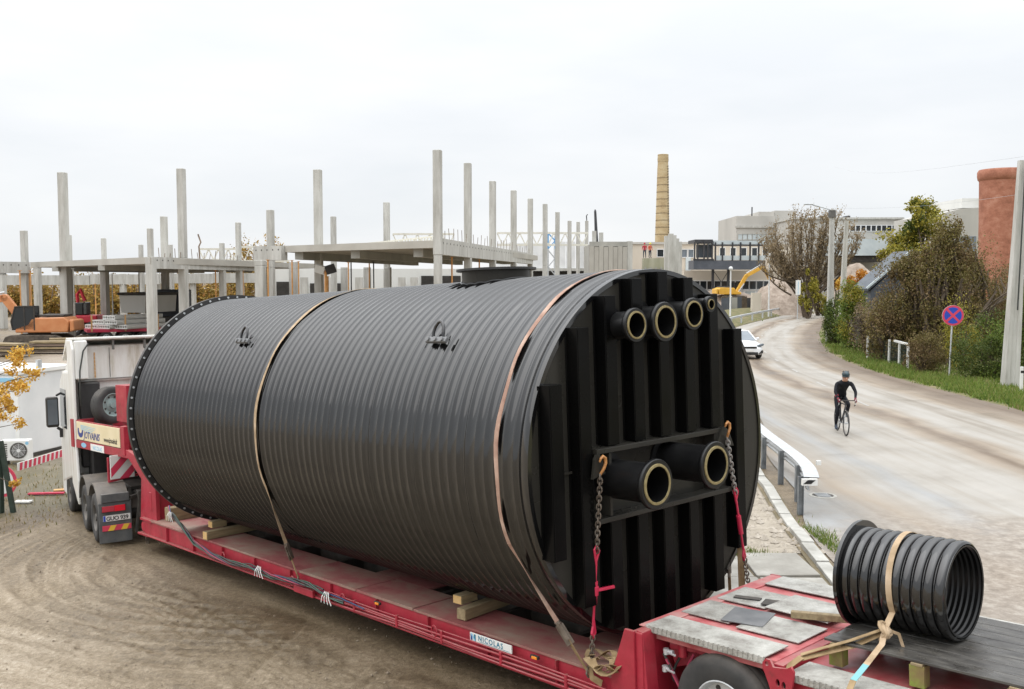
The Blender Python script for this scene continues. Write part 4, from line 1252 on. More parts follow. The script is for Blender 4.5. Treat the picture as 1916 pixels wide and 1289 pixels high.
mb = MB(); mb.box(-1.0, 0.2, 13.1, 13.7, -0.94, -0.36); tp('tool_box', M['red'], mb)
mb = MB(); mb.box(-1.10, -0.78, 13.15, 13.75, -0.358, 0.42); mp_ = tp('mast', M['red'], mb)
mb = MB(); mb.cyl((-0.98, 13.148, 0.30), (-0.98, 13.14, 0.30), 0.03, n=10); tp('mast_hole', M['darkopen'], mb, mp_, bevel=0)
text_mesh('JOTVAINIS', 0.215, M['navy'], nb, side_m(-1.2865, 15.26, -0.805), italic=0.28, bold=0.003, space=0.95)
text_mesh('www.jotvainis.lt', 0.16, M['blackprint'], nb, side_m(-1.2865, 14.05, -0.80), italic=0.15, space=0.78)
mb = MB()
mb.prism([(0.18 * math.cos(t) + 0, 0.15 * math.sin(t)) for t in np.linspace(math.pi * .85, math.pi * 2.05, 12)] + [(0.10 * math.cos(t), 0.08 * math.sin(t) + 0.03) for t in np.linspace(math.pi * 2.0, math.pi * .9, 10)], side_m(-1.2865, 15.46, -0.66), 0.002, 0)
for i in range(4):
    mb.prism([(0.02, 0.10 - i * .028), (0.95 - i * 0.08, 0.07 - i * .035), (0.95 - i * .08, 0.06 - i * .035), (0.02, 0.085 - i * .028)], side_m(-1.2865, 15.46, -0.62), 0.002, 1)
mb.build('logo', [M['navy'], M['skyblue']], nb)
mb = MB(); mb.prism([(0.16 * math.cos(t), 0.055 * math.sin(t)) for t in np.linspace(0, 2 * math.pi, 24)[:-1]], side_m(-1.281, 15.30, -0.97), 0.004); mb.build('oval_badge', M['skyblue'], tr)
mb = MB(); mb.box(-1.292, -1.281, 14.05, 14.85, -1.05, -0.90); wb = tp('name_plate', M['white'], mb, bevel=0.004)
text_mesh('NICOLAS', 0.12, M['skyblue'], wb, side_m(-1.293, 14.70, -1.02), space=1.1)
# red and white warning board
mb = MB(); mb.box(-1.44, -0.94, 13.30, 13.33, -1.52, -1.02); wbd = tp('warning_board', M['white'], mb)
mb = MB()
for i in range(2):
    o = -0.22 + i * 0.40
    pts = [(o, 0.0), (o + 0.19, 0.0), (o + 0.69, 0.5), (o + 0.5, 0.5)]
    cl = []
    pol = [(max(-9, p[0]), p[1]) for p in pts]
    # clip to the board 0..0.5
    def clip(poly, f, inter):
        res = []
        for q in range(len(poly)):
            a1, b1 = poly[q - 1], poly[q]
            if f(b1):
                if not f(a1): res.append(inter(a1, b1))
                res.append(b1)
            elif f(a1): res.append(inter(a1, b1))
        return res
    pol = clip(pol, lambda p: p[0] >= 0.01, lambda a1, b1: (0.01, a1[1] + (b1[1] - a1[1]) * (0.01 - a1[0]) / (b1[0] - a1[0])))
    pol = clip(pol, lambda p: p[0] <= 0.49, lambda a1, b1: (0.49, a1[1] + (b1[1] - a1[1]) * (0.49 - a1[0]) / (b1[0] - a1[0])))
    if len(pol) > 2: mb.prism(pol, back_m(-1.44, 13.299, -1.52), 0.002)
mb.build('red_stripe', M['signred'], wbd)
mb = MB(); mb.bar((-1.46, 13.36, -1.56), (-0.6, 13.36, -1.46), 0.05, 0.05); mb.box(-1.48, -1.44, 13.34, 13.38, -1.58, -1.06); tp('board_frame', M['red'], mb)
# spare wheel standing in the tray
wheel(tr, (-0.86, 14.75, -0.08), (0.25, -1, 0.05), 0.42, 0.26, 0.25, out=1, nm='spare_wheel', rim_m='palesheet2')

# ================================================================== TRACTOR UNIT
TRM = MT @ Matrix.Translation((-1.86, 12.9, GT)) @ Matrix.Rotation(R(-11), 4, 'Z')
tk = thing('truck_tractor', 'white truck tractor with roof deflector hitched to the red trailer', 'truck', TRM)


def kp(name, m, mb, parent=None, bevel=0.012, smooth=False):
    return mb.build(name, M[m], parent or tk, bevel=bevel, smooth=smooth)


def guard_arc(x0, x1, cy, cz, r, a0, a1, th=0.035, n=14):
    mb = MB()
    po = [(cy + r * math.cos(t), cz + r * math.sin(t)) for t in np.linspace(a0, a1, n)]
    pi_ = [(cy + (r - th) * math.cos(t), cz + (r - th) * math.sin(t)) for t in np.linspace(a1, a0, n)]
    yz(mb, po + pi_, x0, x1)
    return mb


for side in (0, 1):
    x0 = 0.0 if side == 0 else 1.92
    mb = guard_arc(x0, x0 + 0.60, 0.68, 0.52, 0.72, R(35), R(175)); kp('mudguard', 'guard', mb, smooth=True, bevel=0)
    mb = guard_arc(x0, x0 + 0.60, 2.05, 0.52, 0.72, R(10), R(150)); kp('mudguard', 'guard', mb, smooth=True, bevel=0)
    for cy_ in (0.68, 2.05):
        w_ = wheel(tk, (x0 + 0.30, cy_, 0.52), (1, 0, 0), 0.52, 0.56, 0.28, out=-1 if side == 0 else 1, rim_m='guard')
    w_ = wheel(tk, (x0 + (0.20 if side == 0 else 0.40), 4.75, 0.52), (1, 0, 0), 0.52, 0.32, 0.28, out=-1 if side == 0 else 1, rim_m='guard')
    mb = MB(); mb.box(x0 - 0.01, x0 + 0.62, -0.075, -0.045, 0.10, 0.92); fl = kp('mudflap', 'flap', mb)
    mb = MB(); mb.box(x0 + 0.05, x0 + 0.58, -0.10, -0.0, 0.925, 1.10); hd = kp('flap_panel', 'flap', mb)
    text_mesh('TRANSPORT', 0.085, M['steel'], hd, back_m(x0 + 0.07, -0.101, 0.985)) if False else None
    mb = MB(); mb.box(x0 + 0.04, x0 + 0.50, -0.125, -0.076, 0.735, 0.87); tl = kp('tail_lamp', 'black', mb)
    mb = MB(); mb.box(x0 + 0.05, x0 + 0.28, -0.134, -0.1255, 0.745, 0.86); kp('lamp_lens', 'hivis_red', mb, tl, bevel=0.004)
    mb = MB(); mb.box(x0 + 0.285, x0 + 0.49, -0.140, -0.1255, 0.742, 0.863); kp('lamp_lens', 'taillight', mb, tl, bevel=0.004)
    if side == 0:
        mb = MB(); mb.box(x0 + 0.07, x0 + 0.59, -0.092, -0.077, 0.545, 0.665); npx = kp('number_plate', 'white', mb, bevel=0.004)
        mb = MB(); mb.box(x0 + 0.072, x0 + 0.115, -0.0945, -0.0921, 0.548, 0.662); kp('plate_band', 'blue', mb, npx, bevel=0)
        text_mesh('GUO 939', 0.112, M['blackprint'], npx, back_m(x0 + 0.125, -0.0925, 0.562), bold=0.003, space=0.92)
    mb = MB(); mb.box(x0 + 0.05, x0 + 0.60, -0.092, -0.077, 0.35, 0.46); rf = kp('reflector_strip', 'signred', mb, bevel=0.003)
    for i in range(2):
        mb = MB()
        xa = x0 + 0.15 + i * 0.25
        mb.prism([(xa, 0.352), (xa + 0.11, 0.352), (xa + 0.17, 0.458), (xa + 0.06, 0.458)], back_m(0, -0.0925, 0), 0.002)
        kp('yellow_stripe', 'reflyellow', mb, rf, bevel=0)
# chassis
for x0 in (0.80, 1.62):
    mb = MB(); mb.box(x0, x0 + 0.09, -0.05, 5.2, 0.72, 1.0); kp('chassis_rail', 'chassis', mb)
for yy in (0.0, 1.3, 2.7):
    mb = MB(); mb.box(0.62, 1.9, yy, yy + 0.10, 0.74, 0.98); kp('chassis_member', 'chassis', mb)
mb = MB(); mb.cyl((0.1, 0.68, 0.52), (2.4, 0.68, 0.52), 0.12, n=12); mb.cyl((0.1, 2.05, 0.52), (2.4, 2.05, 0.52), 0.12, n=12); mb.sph((1.25, 0.68, 0.52), 0.24); kp('axle', 'chassis', mb, bevel=0, smooth=True)
mb = MB(); mb.bar((0.60, -0.05, 0.98), (1.0, 0.1, 1.02), 0.07, 0.07); mb.box(0.75, 0.98, -0.12, 0.1, 0.55, 1.1); mb.bar((0.78, -0.06, 0.9), (0.70, -0.06, 0.25), 0.06, 0.06); kp('rear_bracket', 'chassis', mb)
mb = MB(); mb.box(0.75, 1.75, 0.7, 1.7, 1.0, 1.08); kp('fifth_wheel', 'chassis', mb)
# chains hanging behind the chassis
lk0 = None


def link_mesh(L, wdt, r):
    mb = MB()
    pts = []
    hl = L / 2 - wdt / 2
    for t in np.linspace(-math.pi / 2, math.pi / 2, 5): pts.append((hl + wdt / 2 * math.cos(t), wdt / 2 * math.sin(t), 0))
    for t in np.linspace(math.pi / 2, 3 * math.pi / 2, 5): pts.append((-hl + wdt / 2 * math.cos(t), wdt / 2 * math.sin(t), 0))
    mb.tube(pts, r, 5, closed=True)
    return mb


def chain_links(parent, pts, m, L=0.075, wdt=0.05, r=0.009, Minv=None):
    """links along a polyline given in the parent's geometry frame"""
    off = Vector(OFF.get(parent.name, (0, 0, 0)))
    pts = [Vector(p) - off for p in pts]
    seg = L - 2.6 * r
    D = [0]
    for a, b in zip(pts[:-1], pts[1:]): D.append(D[-1] + (b - a).length)
    n = int(D[-1] / seg)
    first = None
    for i in range(n):
        s = (i + 0.5) * seg
        k = max(j for j in range(len(D) - 1) if D[j] <= s)
        d = (pts[k + 1] - pts[k]).normalized()
        p = pts[k] + d * (s - D[k])
        a = d.orthogonal().normalized(); b = d.cross(a)
        t = (i % 2) * math.pi / 2 + 0.25
        u = a * math.cos(t) + b * math.sin(t); v = d.cross(u)
        mm = Matrix(((d.x, u.x, v.x, p.x), (d.y, u.y, v.y, p.y), (d.z, u.z, v.z, p.z), (0, 0, 0, 1)))
        if first is None:
            mbl = link_mesh(L, wdt, r)
            me_o = mbl.build('link', m, None, smooth=True)
            me_o.parent = parent; me_o.matrix_local = mm
            first = me_o
        else:
            share(first, mm, parent)


for i, (xx, ll) in enumerate(((0.86, 1.0), (0.93, 0.85), (0.99, 0.75))):
    ch = thing('hanging_chain', ['longest of the rusty chains hanging behind the truck chassis', 'middle rusty chain hanging behind the truck chassis', 'shortest of the rusty chains hanging behind the truck chassis'][i], 'chain', TRM, (xx, -0.17, 1.0), group='chains hanging behind the truck')
    chain_links(ch, [(xx, -0.17, 1.0), (xx + 0.02, -0.18, 1.0 - ll)], M['chain'], 0.10, 0.06, 0.011)
# cab: y 3.45 .. 5.75
CY0, CY1, CZ0, CZ1 = 3.45, 5.75, 0.75, 3.35
mb = MB(); yz(mb, [(CY0, 1.05), (CY1, 0.6), (CY1, 2.1), (CY1 - 0.25, 3.2), (CY1 - 0.8, 3.45), (CY0, 3.45)], 0.02, 2.48); cab = kp('cab', 'cab_white', mb, bevel=0.05)
mb = MB(); yz(mb, [(CY0 + 1.0, 2.05), (CY1 - 0.16, 2.05), (CY1 - 0.34, 3.0), (CY0 + 1.0, 3.0)], 0.008, 0.021); kp('side_window', 'glass_dark', mb, cab, bevel=0)
mb = MB(); mb.box(0.1, 2.4, CY0 - 0.03, CY0 - 0.002, 1.1, 3.28); kp('rear_panel', 'cab_white', mb, cab)
mb = MB(); mb.box(0.45, 0.95, CY0 - 0.045, CY0 - 0.031, 2.55, 3.0); kp('rear_recess', 'white_wall', mb, cab)
# roof deflector: tall box with an overhanging lip
mb = MB(); yz(mb, [(CY0 - 0.14, 3.22), (CY0 - 0.16, 4.05), (CY0 + 0.6, 4.10), (CY1 - 0.6, 3.52), (CY1 - 0.5, 3.40), (CY1 - 0.5, 3.30)], 0.12, 2.38); rd = kp('roof_deflector', 'cab_white', mb, bevel=0.05)
mb = MB(); yz(mb, [(CY0 - 0.42, 4.20), (CY0 - 0.42, 4.26), (CY0 + 0.7, 4.25), (CY1 - 0.8, 3.75), (CY1 - 0.8, 3.68), (CY0 + 0.6, 4.12)], 0.04, 2.46); lip = kp('deflector_lip', 'cab_white', mb, bevel=0.02)
for xx in (0.30, 0.9, 1.6, 2.15):
    mb = MB(); mb.box(xx, xx + 0.05, CY0 - 0.36, CY0 - 0.28, 3.95, 4.198); kp('lip_strut', 'guard', mb, lip)
# side deflectors (tall fins behind the doors)
for xx in (0.0, 2.44):
    mb = MB(); yz(mb, [(CY0 + 0.3, 0.85), (CY0 - 0.55, 0.45 if xx == 0 else 0.85), (CY0 - 0.62, 1.0), (CY0 - 0.50, 1.7), (CY0 - 0.52, 4.0), (CY0 - 0.38, 4.2), (CY0 + 0.3, 4.2)], xx, xx + 0.06); fin = kp('side_deflector', 'cab_white', mb, bevel=0.02)
mb = MB(); mb.box(0.062, 0.34, CY0 - 0.52, CY0 - 0.04, 3.3, 4.19); kp('deflector_return', 'cab_white', mb, bevel=0.03)
# black stack, filter housing and lower shield behind the cab
mb = MB(); mb.box(0.16, 0.60, CY0 - 0.34, CY0 - 0.05, 1.25, 3.22); kp('air_stack', 'black', mb, bevel=0.04)
mb = MB(); mb.box(0.42, 0.80, CY0 - 0.62, CY0 - 0.36, 2.15, 2.78); kp('filter_box', 'black', mb, bevel=0.05)
mb = MB(); mb.box(0.30, 1.25, CY0 - 0.60, CY0 - 0.10, 0.95, 2.1); kp('lower_shield', 'black', mb, bevel=0.06)
mb = MB(); mb.tube([(0.36, CY0 - 0.56, 4.12), (0.24, CY0 - 0.58, 3.95), (0.15, CY0 - 0.60, 3.5), (0.13, CY0 - 0.60, 3.0), (0.16, CY0 - 0.5, 2.7)], 0.018, 6); kp('spiral_cable', 'hose', mb, bevel=0, smooth=True)
mb = MB(); mb.cyl((1.5, CY0 - 0.1, 3.1), (1.5, CY0 - 0.2, 3.1), 0.10, n=16); mb.cyl((1.85, CY0 - 0.1, 3.1), (1.85, CY0 - 0.2, 3.1), 0.10, n=16); kp('work_lamp', 'steel', mb, bevel=0, smooth=True)
for xx in (0.86, 1.66):
    mb = MB(); mb.box(xx - .006, xx + .006, CY0 - 0.166, CY0 - 0.161, 3.30, 4.0); kp('panel_seam', 'guard', mb, rd, bevel=0)
mb = MB(); mb.box(0.2, 2.3, CY0 - 0.166, CY0 - 0.160, 3.27, 3.285); kp('panel_seam', 'guard', mb, rd, bevel=0)
mb = MB()
for k in range(7): mb.prism([(0.52, 3.9 - k * .085), (0.545, 3.9 - k * .085), (0.55, 3.82 - k * .085), (0.515, 3.82 - k * .085)], back_m(0, CY0 - 0.163, 0), 0.002)
kp('rust_run', 'plank_pine', mb, rd, bevel=0)
mb = MB(); mb.bar((1.1, CY0 - .08, 1.5), (1.1, CY0 - .08, 2.4), .03, .03); mb.bar((1.1, CY0 - .03, 1.5), (1.1, CY0 - .08, 1.5), .03, .03); mb.bar((1.1, CY0 - .03, 2.4), (1.1, CY0 - .08, 2.4), .03, .03); kp('grab_rail', 'black', mb, bevel=0)
# door mirror
mb = MB(); mb.box(-0.34, -0.06, CY1 - 0.55, CY1 - 0.33, 2.05, 2.80); mr_ = kp('door_mirror', 'black', mb, bevel=0.05)
mb = MB(); mb.box(-0.31, -0.09, CY1 - 0.562, CY1 - 0.551, 2.12, 2.74); kp('mirror_glass', 'glass_blue', mb, mr_, bevel=0.0)
mb = MB(); mb.bar((-0.1, CY1 - 0.42, 2.82), (0.05, CY1 - 0.42, 2.90), 0.05, 0.05); kp('mirror_arm', 'black', mb, mr_)
mb = MB(); mb.bar((-0.1, CY1 - 0.42, 2.03), (0.05, CY1 - 0.42, 1.92), 0.06, 0.07); mb.box(-0.05, 0.03, CY1 - 0.46, CY1 - 0.38, 1.78, 1.98); kp('mirror_arm', 'black', mb, mr_)
# fuel tank and front bumper
mb = MB(); mb.box(0.08, 0.62, 2.85, 4.0, 0.35, 0.95); kp('fuel_tank', 'chassis', mb, bevel=0.08)
mb = MB(); mb.box(0.03, 2.47, CY1 - 0.5, CY1 + 0.08, 0.35, 0.75); kp('bumper', 'white', mb, bevel=0.05)

# ================================================================== LASHINGS, TIMBER AND OTHER LOOSE THINGS ON THE TRAILER
def web(mb, pts, nrm, wd, th=0.006, mi=0):
    """flat webbing along pts with the given face normals"""
    pts = [Vector(p) for p in pts]
    vs, fs = [], []
    k = len(pts)
    for i, p in enumerate(pts):
        d = (pts[min(i + 1, k - 1)] - pts[max(i - 1, 0)]).normalized()
        n = Vector(nrm[i] if isinstance(nrm, list) else nrm)
        n = (n - d * n.dot(d)).normalized()
        s = d.cross(n)
        for (a, b) in ((-.5, 0), (.5, 0), (.5, 1), (-.5, 1)):
            vs.append(p + s * wd * a + n * th * b)
    for i in range(k - 1):
        for j in range(4):
            j2 = (j + 1) % 4
            fs.append((4 * i + j, 4 * i + j2, 4 * i + 4 + j2, 4 * i + 4 + j))
    fs.append((3, 2, 1, 0)); fs.append((4 * k - 4, 4 * k - 3, 4 * k - 2, 4 * k - 1))
    return mb.add(vs, fs, mi)


def tank_strap(ya, yb, pl_, pr, mtl, wd, label, old=0.0):
    """strap from the left deck edge point over the tank to the right one"""
    st = thing('lashing_strap', label, 'strap', MT, pl_, group='straps over the tank')
    RS = RT + 0.017

    def tang(p, sgn):
        d = math.hypot(p[0], p[2]); ph = math.atan2(p[2], p[0])
        return ph + sgn * math.acos(RS / d)
    tl_ = tang(pl_, -1) % (2 * math.pi); trr = tang(pr, 1) % (2 * math.pi)
    if trr > math.pi: trr -= 2 * math.pi
    P, Nn = [], []
    n = 60
    for i in range(n + 1):
        t = tl_ + (trr - tl_) * i / n
        yy = ya + (yb - ya) * (0.5 - 0.5 * math.cos(math.pi * i / n)) + 0.012 * math.sin(i * 0.9)
        P.append((RS * math.cos(t), yy, RS * math.sin(t))); Nn.append((math.cos(t), 0.15 * math.sin(i * .55), math.sin(t)))
    mb = MB(); web(mb, P, Nn, wd)
    mb.build('webbing', mtl, st, smooth=True)
    for (e, q, nn_) in ((pl_, P[0], Nn[0]), (pr, P[-1], Nn[-1])):
        q = Vector(q); e = Vector(e)
        mid = q.lerp(e, 0.62)
        mb = MB()
        k = 10
        web(mb, [q.lerp(mid, i / k) for i in range(k + 1)], [tuple(Matrix.Rotation(0.18 * i, 3, (e - q).normalized()) @ Vector(nn_)) for i in range(k + 1)], wd * 0.9)
        mb.build('webbing_tail', mtl, st, smooth=True)
        # ratchet buckle
        d = (e - q).normalized()
        mb = MB(); mb.bar(mid - d * 0.02, mid + d * 0.20, wd * 1.15, 0.05); mb.bar(mid + d * 0.02, mid + d * 0.26, wd * 0.5, 0.09)
        mb.cyl(mid - Vector((0, wd * .7, 0)), mid + Vector((0, wd * .7, 0)), 0.022, n=10)
        mb.build('ratchet', M['chain'], st, bevel=0.004)
        mb = MB(); web(mb, [mid + d * 0.2, mid.lerp(e, .6), e], [nn_] * 3, wd * 0.75); mb.build('short_webbing', M['strap_old'], st)
        mb = MB(); mb.tube([e + Vector((0, 0, 0.05)), e + Vector((-0.02, 0, -0.02)), e + Vector((0.0, 0, -0.06)), e + Vector((0.04, 0, -0.05))], 0.014, 6); mb.build('hook', M['chain'], st, smooth=True)
    return st


tank_strap(5.66, 5.70, (-1.43, 5.80, -2.24), (1.43, 5.8, -2.24), M['strap'], 0.054, 'tan lashing strap round the middle of the tank')
tank_strap(0.44, 0.50, (-1.42, -0.12, -2.16), (1.50, 0.10, -2.2), M['strap_pink'], 0.056, 'pinkish lashing strap round the near end of the tank')
# bundle of loose webbing at the foot of the front strap
bw = thing('webbing_bundle', 'crumpled brown webbing lying on the deck edge by the step', 'strap', MT, (-1.3, -0.2, DZ))
mb = MB()
rr = random.Random(4)
for i in range(6):
    c = Vector((-1.30 + rr.uniform(-.1, .1), -0.22 + rr.uniform(-.16, .12), DZ + 0.05))
    pts = []
    ph = rr.uniform(0, 6)
    for k in range(14):
        t = k / 13 * 4.5 + ph
        pts.append(c + Vector((0.12 * math.cos(t), 0.17 * math.sin(t) * (0.6 + 0.1 * i), 0.05 * math.sin(t * 2 + i) + 0.04)))
    web(mb, pts, (0.3 * math.sin(i), 0.4, 1), 0.07, 0.006)
web(mb, [(-1.40, -0.12, DZ + .05), (-1.42, -0.18, DZ - .06), (-1.40, -0.3, DZ - .10)], (-1, 0, 0), 0.08)
mb.build('folds', M['strap_old'], bw, smooth=True)


def chain_thing(p0, p1, label, tens, order):
    """lashing chain with hook at the top and a red tensioner"""
    p0, p1 = Vector(p0), Vector(p1)
    c = thing('lashing_chain', label, 'chain', MT, p1, group='chains on the tank end')
    d = (p1 - p0).normalized()
    L = (p1 - p0).length
    a, b = tens
    # orange hook
    side = Vector((1, 0, 0))
    mb = MB()
    hk = [p0 + Vector((-0.042, -0.02, 0.01)), p0 + Vector((-0.036, -0.03, 0.042)), p0 + Vector((0.0, -0.03, 0.066)), p0 + Vector((0.036, -0.03, 0.04)), p0 + Vector((0.042, -0.03, -0.01)), p0 + Vector((0.015, -0.03, -0.06)), p0 + d * 0.13]
    mb.tube(hk, [0.009, 0.014, 0.018, 0.020, 0.018, 0.017, 0.014], 8); mb.build('hook', M['hookorange'], c, smooth=True)
    chain_links(c, [p0 + d * 0.13, p0 + d * (L * a)], M['chain_light'] if order else M['chain'], 0.070, 0.046, 0.009)
    q0, q1 = p0 + d * (L * a), p0 + d * (L * b)
    mb = MB(); mb.tube([q0 + d * .10, q0 + Vector((-0.03, 0, .08)), q0 + Vector((0.0, 0, 0.12)) - d * .0, q0 + Vector((0.03, -0.01, 0.06)), q0 + d * 0.04], 0.016, 8); mb.build('claw', M['tensred'], c, smooth=True)
    mb = MB()
    lq = (q1 - q0).length
    mb.cyl(q0 + d * 0.04, q1 - d * 0.04, 0.014, n=8)
    mb.cyl(q0 + d * lq * 0.34, q0 + d * lq * 0.66, 0.030, n=10)
    mb.build('tensioner', M['tensred'], c, smooth=True)
    if not order:
        m_ = q0 + d * lq * 0.47
        mb = MB(); mb.bar(m_, m_ + Vector((0.20, -0.10, 0.02)), 0.035, 0.03); mb.cyl(m_ - d * .05, m_ + d * .05, 0.042, n=10); mb.build('tensioner_handle', M['tensred'], c, bevel=0.004)
    mb = MB(); mb.tube([q1 - d * .10, q1 + Vector((0.03, 0, -.05)), q1 + Vector((0.0, 0, -0.09)), q1 + Vector((-0.03, -0.01, -0.04)), q1 - d * 0.03], 0.016, 8); mb.build('claw', M['tensred'], c, smooth=True)
    chain_links(c, [q1 + d * 0.03, p1], M['chain'], 0.070, 0.046, 0.009)


chain_thing((-1.25, -0.24, 0.05), (-1.30, -0.06, -2.14), 'lashing chain with red lever tensioner left of the outlets', (0.46, 0.82), 0)
chain_thing((0.98, -0.26, 0.19), (1.55, -0.16, -2.0), 'lashing chain with red hooks right of the outlets', (0.40, 0.74), 1)
st2 = thing('lashing_strap', 'brown upright strap at the far rear corner of the tank', 'strap', MT, (1.5, -0.2, -1.9), group='straps over the tank')
mb = MB(); web(mb, [(1.42, -0.12, -1.05), (1.46, -0.10, -1.5), (1.5, -0.08, -2.1)], (-0.6, -0.8, 0), 0.085, 0.008); mb.build('webbing', M['strap_old'], st2)


def timber(c, s, label, rot=0.0, fresh=False, end=True):
    c = Vector(c)
    t = thing('timber_block', label, 'timber', MT @ Matrix.Translation(c) @ Matrix.Rotation(rot, 4, 'Z'), group='timber blocks under the tank')
    mb = MB(); mb.box(-s[0] / 2, s[0] / 2, -s[1] / 2, s[1] / 2, 0, s[2]); mb.build('beam', M['wood'], t, bevel=0.008)
    mb = MB(); mb.box(-s[0] / 2 - 0.004, -s[0] / 2 + 0.002, -s[1] / 2 + .006, s[1] / 2 - .006, 0.006, s[2] - .006); mb.build('end_grain', M['wood_end'] if fresh else M['wood'], t)


timber((-0.86, 9.10, DZ + 0.004), (1.05, 0.15, 0.14), 'long timber beam across the deck beneath the far strap', 0.06, True)
timber((-1.04, 9.28, DZ + 0.148), (0.28, 0.16, 0.12), 'short block on the beam near the far flange', 0.0, True)
timber((-0.78, 2.22, DZ + 0.010), (0.95, 0.15, 0.14), 'weathered beam across the deck near the white name plate', 0.1, False)
timber((-1.02, 2.36, DZ + 0.154), (0.28, 0.16, 0.11), 'short orange ended block on the weathered beam', 0.05, True)
timber((-0.85, 11.2, DZ + 0.004), (0.62, 0.2, 0.26), 'squat timber block against the red gooseneck', 0.0, False)
timber((0.05, -2.02, RZ + 0.036), (0.07, 0.62, 0.07), 'reddish splintered board lying on the rear plates', 0.42, False)
# cable and hose loom hanging along the side
hl = thing('hose_loom', 'tangled green and black hose bundle along the trailer side', 'hoses', MT, (-1.44, 8.0, -2.3))
path = [(-1.10, 11.3, -1.98), (-1.30, 10.75, -1.80), (-1.42, 10.35, -1.86), (-1.44, 9.9, -2.0), (-1.44, 9.4, -2.24), (-1.45, 8.7, -2.34), (-1.45, 8.0, -2.36), (-1.45, 7.3, -2.30), (-1.45, 6.6, -2.35), (-1.46, 5.95, -2.29), (-1.47, 5.4, -2.25), (-1.47, 4.95, -2.30), (-1.46, 4.45, -2.34), (-1.44, 3.9, -2.33)]
for i in range(7):
    rr = random.Random(i + 11)
    ph = rr.uniform(0, 6)
    s = rr.randint(0, 2); e = len(path) - rr.randint(0, 3)
    pts = []
    pp = resample([(p[1], 0) for p in path], 1)
    P_ = [Vector(p) for p in path[s:e]]
    dense = []
    for a, b in zip(P_[:-1], P_[1:]):
        for k in range(5): dense.append(a.lerp(b, k / 5))
    for k, p in enumerate(dense):
        t = k * 0.35 + ph
        rad = 0.035
        pts.append(p + Vector((rad * 0.6 * math.cos(t), 0, rad * math.sin(t))))
    mb = MB(); mb.tube(pts, rr.uniform(0.009, 0.016), 6)
    mb.build('hose', [M['hose'], M['hose_green'], M['hose'], M['hose_green'], M['hose_blue'], M['hose_red'], M['hose']][i], hl, smooth=True)
for (yy, zz) in ((6.95, -2.30), (4.95, -2.33), (10.3, -1.86)):
    mb = MB()
    for k in range(4):
        a = Vector((-1.47, yy + 0.03 * k - 0.05, zz + 0.06)); web(mb, [a, a + Vector((-0.03, 0.03 * (k - 1.5), -0.08)), a + Vector((-0.02, 0.06 * (k - 1.5), -0.17))], (-1, 0.2, 0.3), 0.022, 0.006)
    mb.build('tie_rag', M['rag'], hl)

# ---- small ribbed pipe on the rear platform
PX, PZ, PR, PY0, PY1 = 0.0, -0.985, 0.445, -3.46, -2.47
sp = thing('pipe_section', 'short black ribbed pipe with flange lying on the rear platform', 'pipe', MT, (PX, -2.95, PZ - PR))
prof = []
for i in range(10):
    y0 = PY0 + i * 0.099
    for fy, rr_ in ((0.0, PR - 0.022), (0.07, PR - 0.022), (0.13, PR - 0.006), (0.2, PR), (0.5, PR + 0.006), (0.86, PR), (0.94, PR - 0.006)):
        prof.append((rr_, y0 + fy * 0.099))
mb = MB(); mb.lathe(prof + [(PR, PY1)], (PX, 0, PZ), (0, 1, 0), 64); mb.build('shell', M['tank'], sp, smooth=True, angle=35)
inner = []
for i in range(20):
    y0 = PY0 + i * 0.0495
    for fy, rr_ in ((0.0, PR - 0.045), (0.4, PR - 0.040), (0.7, PR - 0.052)):
        inner.append((rr_, y0 + fy * 0.0495))
mb = MB(); mb.lathe([(PR - 0.032, PY0)] + inner + [(PR - 0.05, PY1)], (PX, 0, PZ), (0, 1, 0), 64); mb.build('bore', M['pipe_black'], sp, smooth=True)
mb = MB(); mb.lathe([(PR - 0.06, PY1 - 0.012), (PR + 0.062, PY1 - 0.012), (PR + 0.062, PY1 + 0.022), (PR - 0.06, PY1 + 0.022)], (PX, 0, PZ), (0, 1, 0), 64, closed=True); mb.build('flange', M['tank'], sp, smooth=True)
# ---- pallet under it
pa = thing('pallet', 'wet dark pallet with mossy blocks beneath the short pipe', 'pallet', MT, (0, -3.4, RZ - 0.07))
for i in range(8):
    x0 = -0.74 + i * 0.19
    mb = MB(); mb.box(x0, x0 + 0.183, -5.3 + 0.02 * (i % 3), -2.48 - 0.015 * (i % 2), PZ - PR - 0.030 - 0.002 * (i % 2), PZ - PR - 0.006); mb.build('top_board', M['wood_wet'], pa, bevel=0.004)
for yy in (-2.60, -3.35, -4.15, -5.0):
    mb = MB(); mb.box(-0.76, 0.75, yy - 0.05, yy + 0.05, PZ - PR - 0.052, PZ - PR - 0.0325); mb.build('cross_board', M['wood'], pa)
    for xx in (-0.70, 0.0, 0.66):
        mb = MB(); mb.box(xx - 0.055, xx + 0.055, yy - 0.065, yy + 0.065, RZ - 0.068, PZ - PR - 0.0525); mb.build('block', M['moss'], pa)
